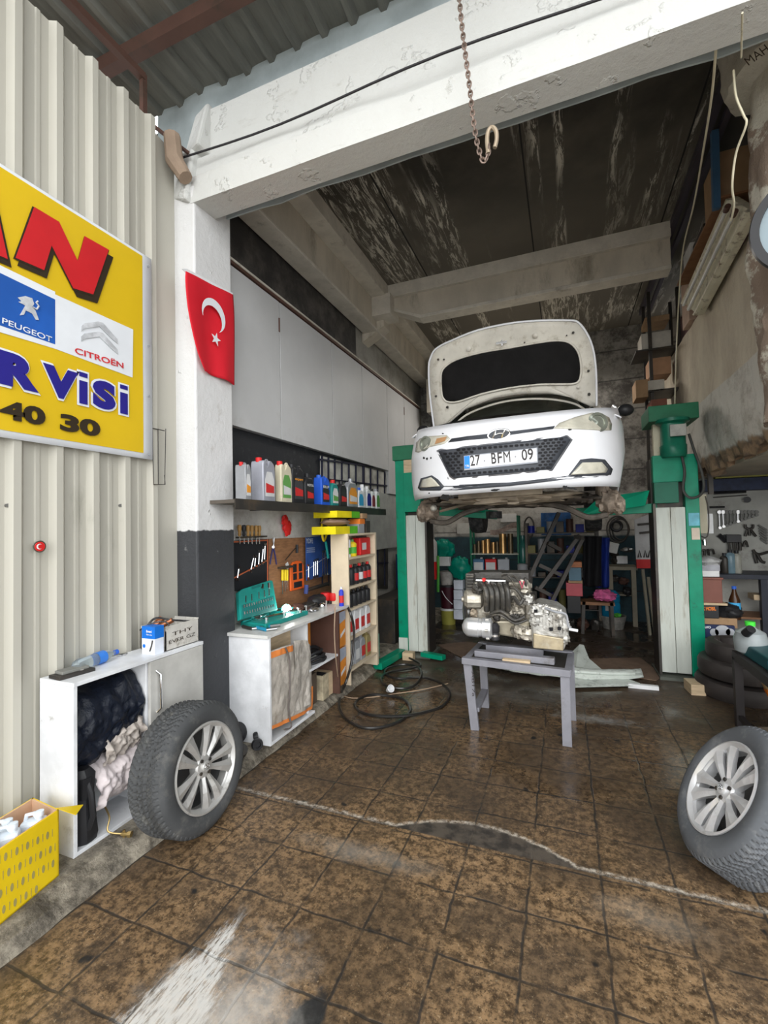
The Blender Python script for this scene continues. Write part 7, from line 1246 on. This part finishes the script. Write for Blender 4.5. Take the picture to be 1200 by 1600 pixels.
# low black steel bench right, running toward the camera
t_ = thing('black_steel_bench', 'low black steel bench along the right edge carrying jugs and tool cases', 'workbench', (1.5, 3.3, 0)); m_bs = M('black_steel', (.035, .03, .03), .5, .3)
mb = MB(); mb.bar((1.12, 4.04, .515), (1.12, 2.45, .515), .05, .06); mb.bar((1.12, 4.04, .515), (1.85, 4.04, .515), .05, .06); mb.bar((1.85, 4.04, .515), (1.85, 2.45, .515), .05, .06); mb.bar((1.12, 2.47, .515), (1.85, 2.47, .515), .05, .06); mb.build('top_frame', m_bs, t_); MB().box(1.13, 1.84, 2.47, 4.04, .53, .548).build('top_plate', m_bs, t_)
for x, y in ((1.12, 4.02), (1.12, 2.5), (1.85, 4.02), (1.85, 2.5)): MB().bar((x, y, 0), (x, y, .5), .05, .05).build('leg', m_bs, t_)
MB().bar((1.12, 4.0, .08), (1.12, 2.5, .08), .03, .03).build('stretcher', m_bs, t_); MB().bar((1.13, 3.95, .02), (1.5, 3.3, .33), .03, .03).build('diagonal_brace', M('tan_bar', (.25, .2, .15), .7), t_)
BT_ = .549
t_ = thing('five_litre_jug', 'round clear water jug with a bright green cap on the black steel bench', 'bottle', (1.32, 3.98, BT_)); q = onY(1172, 975, 3.95)
MB().lathe([(.07, 0), (.095, .02), (.10, .10), (.085, .15), (.03, .185), (.025, .20)], (q.x, 3.95, BT_), n=24).build('body', M('jug_clear', (.42, .46, .47), .12, var=.1, trans=.35), t_, smooth=True); MB().cyl((q.x, 3.95, BT_ + .195), (q.x, 3.95, BT_ + .225), .03, n=16).build('cap', P('cap_green', (.06, .6, .05)), t_)
t_ = thing('teal_drill_case', 'dark teal tool case with a red mark lying on the black steel bench', 'tool case', (1.3, 3.7, BT_)); MB().hexa([V(p) for p in ((1.12, 3.97, BT_), (1.14, 3.42, BT_), (1.36, 3.42, BT_), (1.36, 3.97, BT_), (1.14, 3.97, BT_ + .07), (1.16, 3.42, BT_ + .07), (1.36, 3.42, BT_ + .09), (1.36, 3.97, BT_ + .09))]).build('case', M('case_dteal', (.01, .07, .08), .4), t_, bev=.01); MB().obox((1.148, 3.72, BT_ + .04), (.002, .04, .02), eul=(0, .2, 0)).build('red_mark', m_red, t_); MB().box(1.13, 1.16, 3.44, 3.50, BT_ + .01, BT_ + .07).build('blue_latch', P('latch_blue', (.05, .35, .5)), t_)
MB().lathe([(.028, 0), (.028, .07), (.018, .07)], onY(1165, 990, 3.85), (.2, -.6, .5), 18).build('black_sleeve', m_black, smooth=True, label='short black tube lying on the teal tool case', cat='tube')
t_ = thing('soda_bottle', 'brown drink bottle with a blue cap and blue label behind the round jug', 'bottle', onY(1152, 958, 4.9)); q = onY(1149, 967, 5.25); q.z += .046; MB().lathe([(.045, -.05), (.045, -.03), (.045, .13), (.018, .21), (.016, .24)], q, n=18).build('body', M('cola', (.05, .02, .008), .12), t_, smooth=True); MB().lathe([(.0465, .04), (.0465, .11)], q, n=18, capb=False, capt=False).build('label_band', P('band_sky', (.06, .4, .75)), t_, smooth=True); MB().cyl(q + V((0, 0, .235)), q + V((0, 0, .262)), .019).build('cap', m_blue, t_)
MB().lathe([(.02, 0), (.03, .02), (.03, .06), (.012, .09)], onY(1140, 967, 5.2) + V((0, 0, .002)), n=16).build('glass_cruet', M('jug_clear'), smooth=True, label='small clear glass vessel at the side of the box pile', cat='vessel')
t_ = thing('white_bucket_bin', 'dirty white bucket under the black bench at the right edge of the photo', 'bucket', (1.25, 3.15, 0)); MB().lathe([(.11, 0), (.15, .30), (.155, .31), (.145, .30), (.105, .01)], (1.30, 3.12, 0), n=26, capt=False).build('tub', M('dirty_white', (.5, .5, .45), .5, dirt=(.15, .14, .12), amt=.5), t_, smooth=True)
t_ = thing('oil_funnel', 'orange tipped tan funnel lying under the end of the black bench', 'funnel', (1.3, 4.1, .2)); MB().lathe([(.03, 0), (.04, .06), (.08, .16)], (1.34, 4.15, .26), (-.2, 0, 1), 18, capt=False).build('cone', M('tan_plastic', (.4, .27, .12), .5), t_, smooth=True); MB().lathe([(.02, 0), (.032, .06)], (1.35, 4.15, .2), (-.2, 0, 1), 14).build('tip', m_or, t_, smooth=True)
# cable lines on the parapet
mb = MB(); mb.tube(spline([onX(1085, 640, 1.33), onX(1100, 650, 1.33), onX(1130, 620, 1.33), onX(1160, 600, 1.33), onX(1195, 575, 1.33)], 5), .006, 6); mb.tube(spline([onX(1085, 690, 1.33), onX(1100, 680, 1.33), onX(1112, 640, 1.33), onX(1122, 560, 1.33), onX(1124, 470, 1.33), onX(1112, 452, 1.33)], 5), .006, 6); mb.tube(spline([onX(1145, 610, 1.33), onX(1140, 625, 1.33), onX(1150, 632, 1.33), onX(1175, 605, 1.33), onX(1195, 590, 1.33)], 5), .006, 6); mb.build('parapet_cables', m_dark, smooth=True, label='thin dark cables looping over the tan parapet wall', cat='cable')
mb = MB(); mb.tube([(x, 2.24 + .02 * math.sin(x * 3), 3.93 + .0 * x + (x + 2.45) * -.018) for x in [-2.5 + .2 * i for i in range(27)]], .007, 6); mb.build('beam_cable', M('cable_black', (.02, .018, .02), .5), smooth=True, label='thin black cable stretched along the face of the white beam', cat='cable')
mb = MB(); mb.tube(spline([onY(1119, 72, 2.46), onY(1112, 150, 2.8), onY(1098, 240, 3.3), onY(1084, 320, 3.9), onY(1066, 400, 4.8), onY(1058, 520, 5.3), onY(1054, 640, 5.5)], 6), .006, 6); mb.build('cream_cord', m_cream, smooth=True, label='long cream cord running down from the white beam along the loft', cat='cord')
mb = MB(); mb.tube(spline([onY(1160, 20, 2.22), onY(1158, 90, 2.5)], 3), .004, 6); mb.tube(spline([onY(1146, 110, 2.6), onY(1150, 150, 2.6), onY(1162, 180, 2.6), onY(1166, 195, 2.6), onY(1150, 240, 2.7), onY(1144, 290, 2.8), onY(1147, 320, 2.9), onY(1142, 345, 3.0)], 6), .005, 6); mb.build('hanging_wire', m_cream, smooth=True, label='thin pale wire hanging beside the broken pier', cat='wire')
# chain with hook
t_ = thing('lifting_chain', 'rusty steel chain with a hook hanging in front of the white beam', 'chain', (-.35, 2.12, 4.6)); CY = 2.12
path = spline([V((-.42, CY, 4.60))] + [onY(a, b, CY) for a, b in ((718, 2), (724, 60), (733, 130), (740, 190), (746, 225), (754, 250), (761, 246), (765, 225))], 12)
ds = [0]
for i in range(1, len(path)): ds.append(ds[-1] + (path[i] - path[i - 1]).length)
def along(s):
    for i in range(1, len(path)):
        if ds[i] >= s: k = (s - ds[i - 1]) / max(1e-6, ds[i] - ds[i - 1]); return path[i - 1].lerp(path[i], k), (path[i] - path[i - 1]).normalized()
    return path[-1], (path[-1] - path[-2]).normalized()
pitch = .0245; n_l = int(ds[-1] / pitch); m_ch = M('chain_steel', (.22, .16, .13), .5, .6, var=.3)
for i in range(n_l):
    p, d = along((i + .5) * pitch); u = V((1, 0, 0)) if i % 2 else V((0, 1, 0)); u = (u - d * u.dot(d)).normalized()
    MB().tube([p + d * .0165 * math.cos(a * PI / 6) + u * .009 * math.sin(a * PI / 6) for a in range(12)], .0042, 5, True).build('link', m_ch, t_, smooth=True)
hp = [onY(a, b, CY) for a, b in ((763, 240), (761, 220), (763, 205), (769, 199), (775, 205), (776, 218), (773, 231))]; MB().tube(spline(hp, 4), [.010] * (4 * 6 + 1), 8).build('hook', M('hook_tan', (.35, .28, .2), .5, .4), t_, smooth=True)

# ================================================================ LOFT
for i, (y, x) in enumerate(((3.3, 1.42), (3.97, 1.42), (5.37, 1.42), (6.2, 1.42))): MB().bar((x, y, 3.52), (x, y, 4.42), .05, .05).build('loft_post', P('blue_iron', (.05, .12, .22)), label='blue steel post on top of the parapet, %s from the doorway' % ['first', 'second', 'third', 'fourth'][i], cat='post', group='blue posts of the loft')
mb = MB(); mb.bar((1.08, 2.7, 4.40), (1.08, 7.2, 4.40), .05, .07); mb.bar((1.16, 2.7, 4.36), (1.16, 7.2, 4.36), .04, .04); mb.build('loft_edge_rail', M('purple_grey_iron', (.07, .06, .075), .5, .3), label='long grey iron rail along the ceiling edge over the loft', cat='rail')
MB().bar((.72, 2.75, 4.38), (1.08, 2.72, 4.38), .04, .04).build('loft_cross_bar', m_conc2, label='short pale cross bar under the ceiling at the front of the loft', cat='rail')
MB().bar((1.12, 4.02, 3.80), (1.12, 3.98, 4.36), .045, .045).build('loft_front_post', M('blue_iron'), label='blue iron upright at the loft edge above the near end of the fluorescent fitting', cat='post')
mb = MB(); mb.box(1.13, 1.75, 4.0, 5.35, 3.865, 3.88); mb.build('loft_ledge_board', m_ply, label='thin brown shelf board under the upper cartons of the loft', cat='board')
lf = [('first', 1.42, 1.95, 3.0, 3.5, 3.52, 3.95, m_ply), ('second', 1.45, 1.9, 3.6, 4.1, 3.52, 4.0, m_card), ('third', 1.46, 1.9, 4.4, 4.9, 3.52, 3.9, M('mauve_board', (.22, .13, .13), .7)), ('fourth', 1.44, 1.9, 4.95, 5.5, 3.52, 4.05, m_card), ('fifth', 1.72, 2.1, 5.5, 6.0, 3.52, 3.85, m_ply), ('sixth', 1.45, 1.9, 3.45, 3.95, 4.0, 4.35, M('pale_card', (.45, .4, .33), .8)), ('seventh', 1.16, 1.6, 4.1, 4.45, 3.88, 4.28, m_card), ('eighth', 1.36, 1.7, 5.5, 5.95, 3.525, 4.0, M('pale_card')), ('ninth', 1.36, 1.7, 6.0, 6.5, 3.525, 3.9, M('mauve_board')), ('tenth', 1.72, 2.1, 6.0, 6.8, 3.52, 4.2, m_card), ('eleventh', 1.5, 2.1, 2.95, 3.5, 3.96, 4.3, M('pale_card'))]
wh = {'first': 'brown wooden box on the loft, nearest the broken pier', 'second': 'brown carton on the loft behind the first blue post', 'third': 'mauve board box on the loft past the second blue post', 'fourth': 'brown carton on the loft behind the fluorescent fitting', 'fifth': 'brown wooden box on the loft beyond the third blue post', 'sixth': 'pale carton on the loft, high up near the ceiling', 'seventh': 'brown carton on the upper loft shelf right behind the blue upright', 'eighth': 'pale leaning carton at the loft edge behind the lamp end', 'ninth': 'mauve box at the far loft edge', 'tenth': 'large brown carton at the far end of the loft', 'eleventh': 'pale carton on top of the wooden box by the pier'}
for n, x0, x1, y0, y1, z0, z1, m_ in lf: bx('loft_carton', x0, x1, y0, y1, z0, z1, m_, wh[n], 'box', .004, 'boxes stored on the loft')
bx('pinkish_folded_carton', 1.24, 1.34, 5.42, 5.7, 3.525, 4.0, M('pink_card', (.46, .33, .26), .8), 'pinkish folded carton standing at the loft edge beside the lamp', 'box'); bx('black_case', 1.16, 1.5, 4.5, 4.85, 3.88, 3.98, m_black, 'flat black case near the ceiling on the loft', 'case'); bx('white_label_box', 1.15, 1.4, 4.9, 5.15, 3.88, 4.05, m_lb, 'small white printed box on the loft near the ceiling', 'box')
# fluorescent fitting
t_ = thing('fluorescent_fitting', 'rusty cream twin tube fluorescent fitting hung slanting on the loft edge', 'lamp', (1.2, 4.6, 3.6)); q4 = [V((1.2, 5.43, 3.72)), V((1.2, 4.0, 3.85)), V((1.2, 3.62, 3.50)), V((1.2, 4.95, 3.38))]
m_fix = M('rusty_cream', (.68, .64, .50), .5, var=.08, dirt=(.16, .10, .06), amt=.5, dscale=14)
MB().prism(q4, (.05, 0, 0)).build('tray', m_fix, t_, bev=.004)
def fq(u, v, o=0): return q4[0].lerp(q4[1], u).lerp(q4[3].lerp(q4[2], u), v) + V((-o, 0, 0))
mb = MB(); mb.hexa([fq(0, 0), fq(1, 0), fq(1, .18), fq(0, .18), fq(0, .03, .03), fq(1, .03, .03), fq(1, .10, .03), fq(0, .10, .03)]); mb.hexa([fq(0, .82), fq(1, .82), fq(1, 1), fq(0, 1), fq(0, .9, .03), fq(1, .9, .03), fq(1, .97, .03), fq(0, .97, .03)]); mb.hexa([fq(0, .42), fq(1, .42), fq(1, .58), fq(0, .58), fq(0, .46, .03), fq(1, .46, .03), fq(1, .54, .03), fq(0, .54, .03)]); mb.build('reflector_ridge', m_fix, t_)
for v in (.33, .68): MB().tube([fq(.03, v, .045), fq(.95, v, .045)], .013, 12).build('tube', M('tube_glass', (.66, .66, .64), .25), t_, smooth=True); MB().tube([fq(.95, v, .045), fq(.985, v, .045)], .02, 10).build('tube_holder', m_rust, t_, smooth=True)
# cartons on the high shelf beyond the right post
t_ = thing('high_shelf_rack', 'tall narrow dark rack with cartons beyond the right lift post', 'rack', (1.2, 6.5, 0)); 
for x, y in ((1.02, 6.25), (1.32, 6.25), (1.02, 6.65), (1.32, 6.65)): MB().bar((x, y, 0), (x, y, 4.25), .035, .035).build('upright', m_dark, t_)
for z in (3.05, 3.55): MB().box(.86, 1.34, 6.2, 6.68, z - .02, z).build('rack_shelf', m_dark, t_)
for i, (px0, px1, py0, py1, y, m_, lb) in enumerate(((1008, 1046, 490, 505, 6.3, m_card, 'brown flat carton at the very top of the tall rack'), (1003, 1048, 515, 552, 6.28, M('white_card', (.55, .52, .46), .7), 'open white carton under the flat brown one on the tall rack'), (1016, 1048, 556, 587, 6.24, M('tan_card', (.42, .24, .14), .7), 'tan printed carton with a white tag on the tall rack'), (1012, 1038, 592, 612, 6.2, M('white_card'), 'small white carton low on the tall rack'), (994, 1012, 592, 622, 6.15, m_card, 'brown open carton flap sticking out at the left of the tall rack'), (1018, 1042, 622, 640, 6.1, M('red_brown_card', (.25, .1, .07), .7), 'red brown carton just above the lift motor head'))): rb('stacked_carton', px0, px1, py0, py1, y, .3, m_, lb, 'box', 'cartons on the tall rack')
# round mirror on the pier
q = onY(1276, 342, 2.60); t_ = thing('round_mirror', 'round black rimmed disc hanging on the broken pier at the right edge', 'mirror', q); MB().lathe([(.20, .0), (.235, .0), (.24, .02), (.235, .04), (.2, .04), (.2, 0)], q, (-.3, -1, -.1), 44, capb=False, capt=False).build('rim', m_black, t_, smooth=True); MB().lathe([(0, .02), (.205, .02)], q, (-.3, -1, -.1), 40, capb=False, capt=False).build('disc', M('mirror_grey', (.22, .28, .31), .3, var=.03), t_)
pw = thing('painted_word', 'hand painted dark letters on the plaster at the head of the broken pier', 'lettering', onY(1175, 85, 2.58)); tfit('MAH', 'letters', m_bblk, pw, onY(1170, 103, 2.60), onY(1203, 80, 2.60), .045, bold=.0)
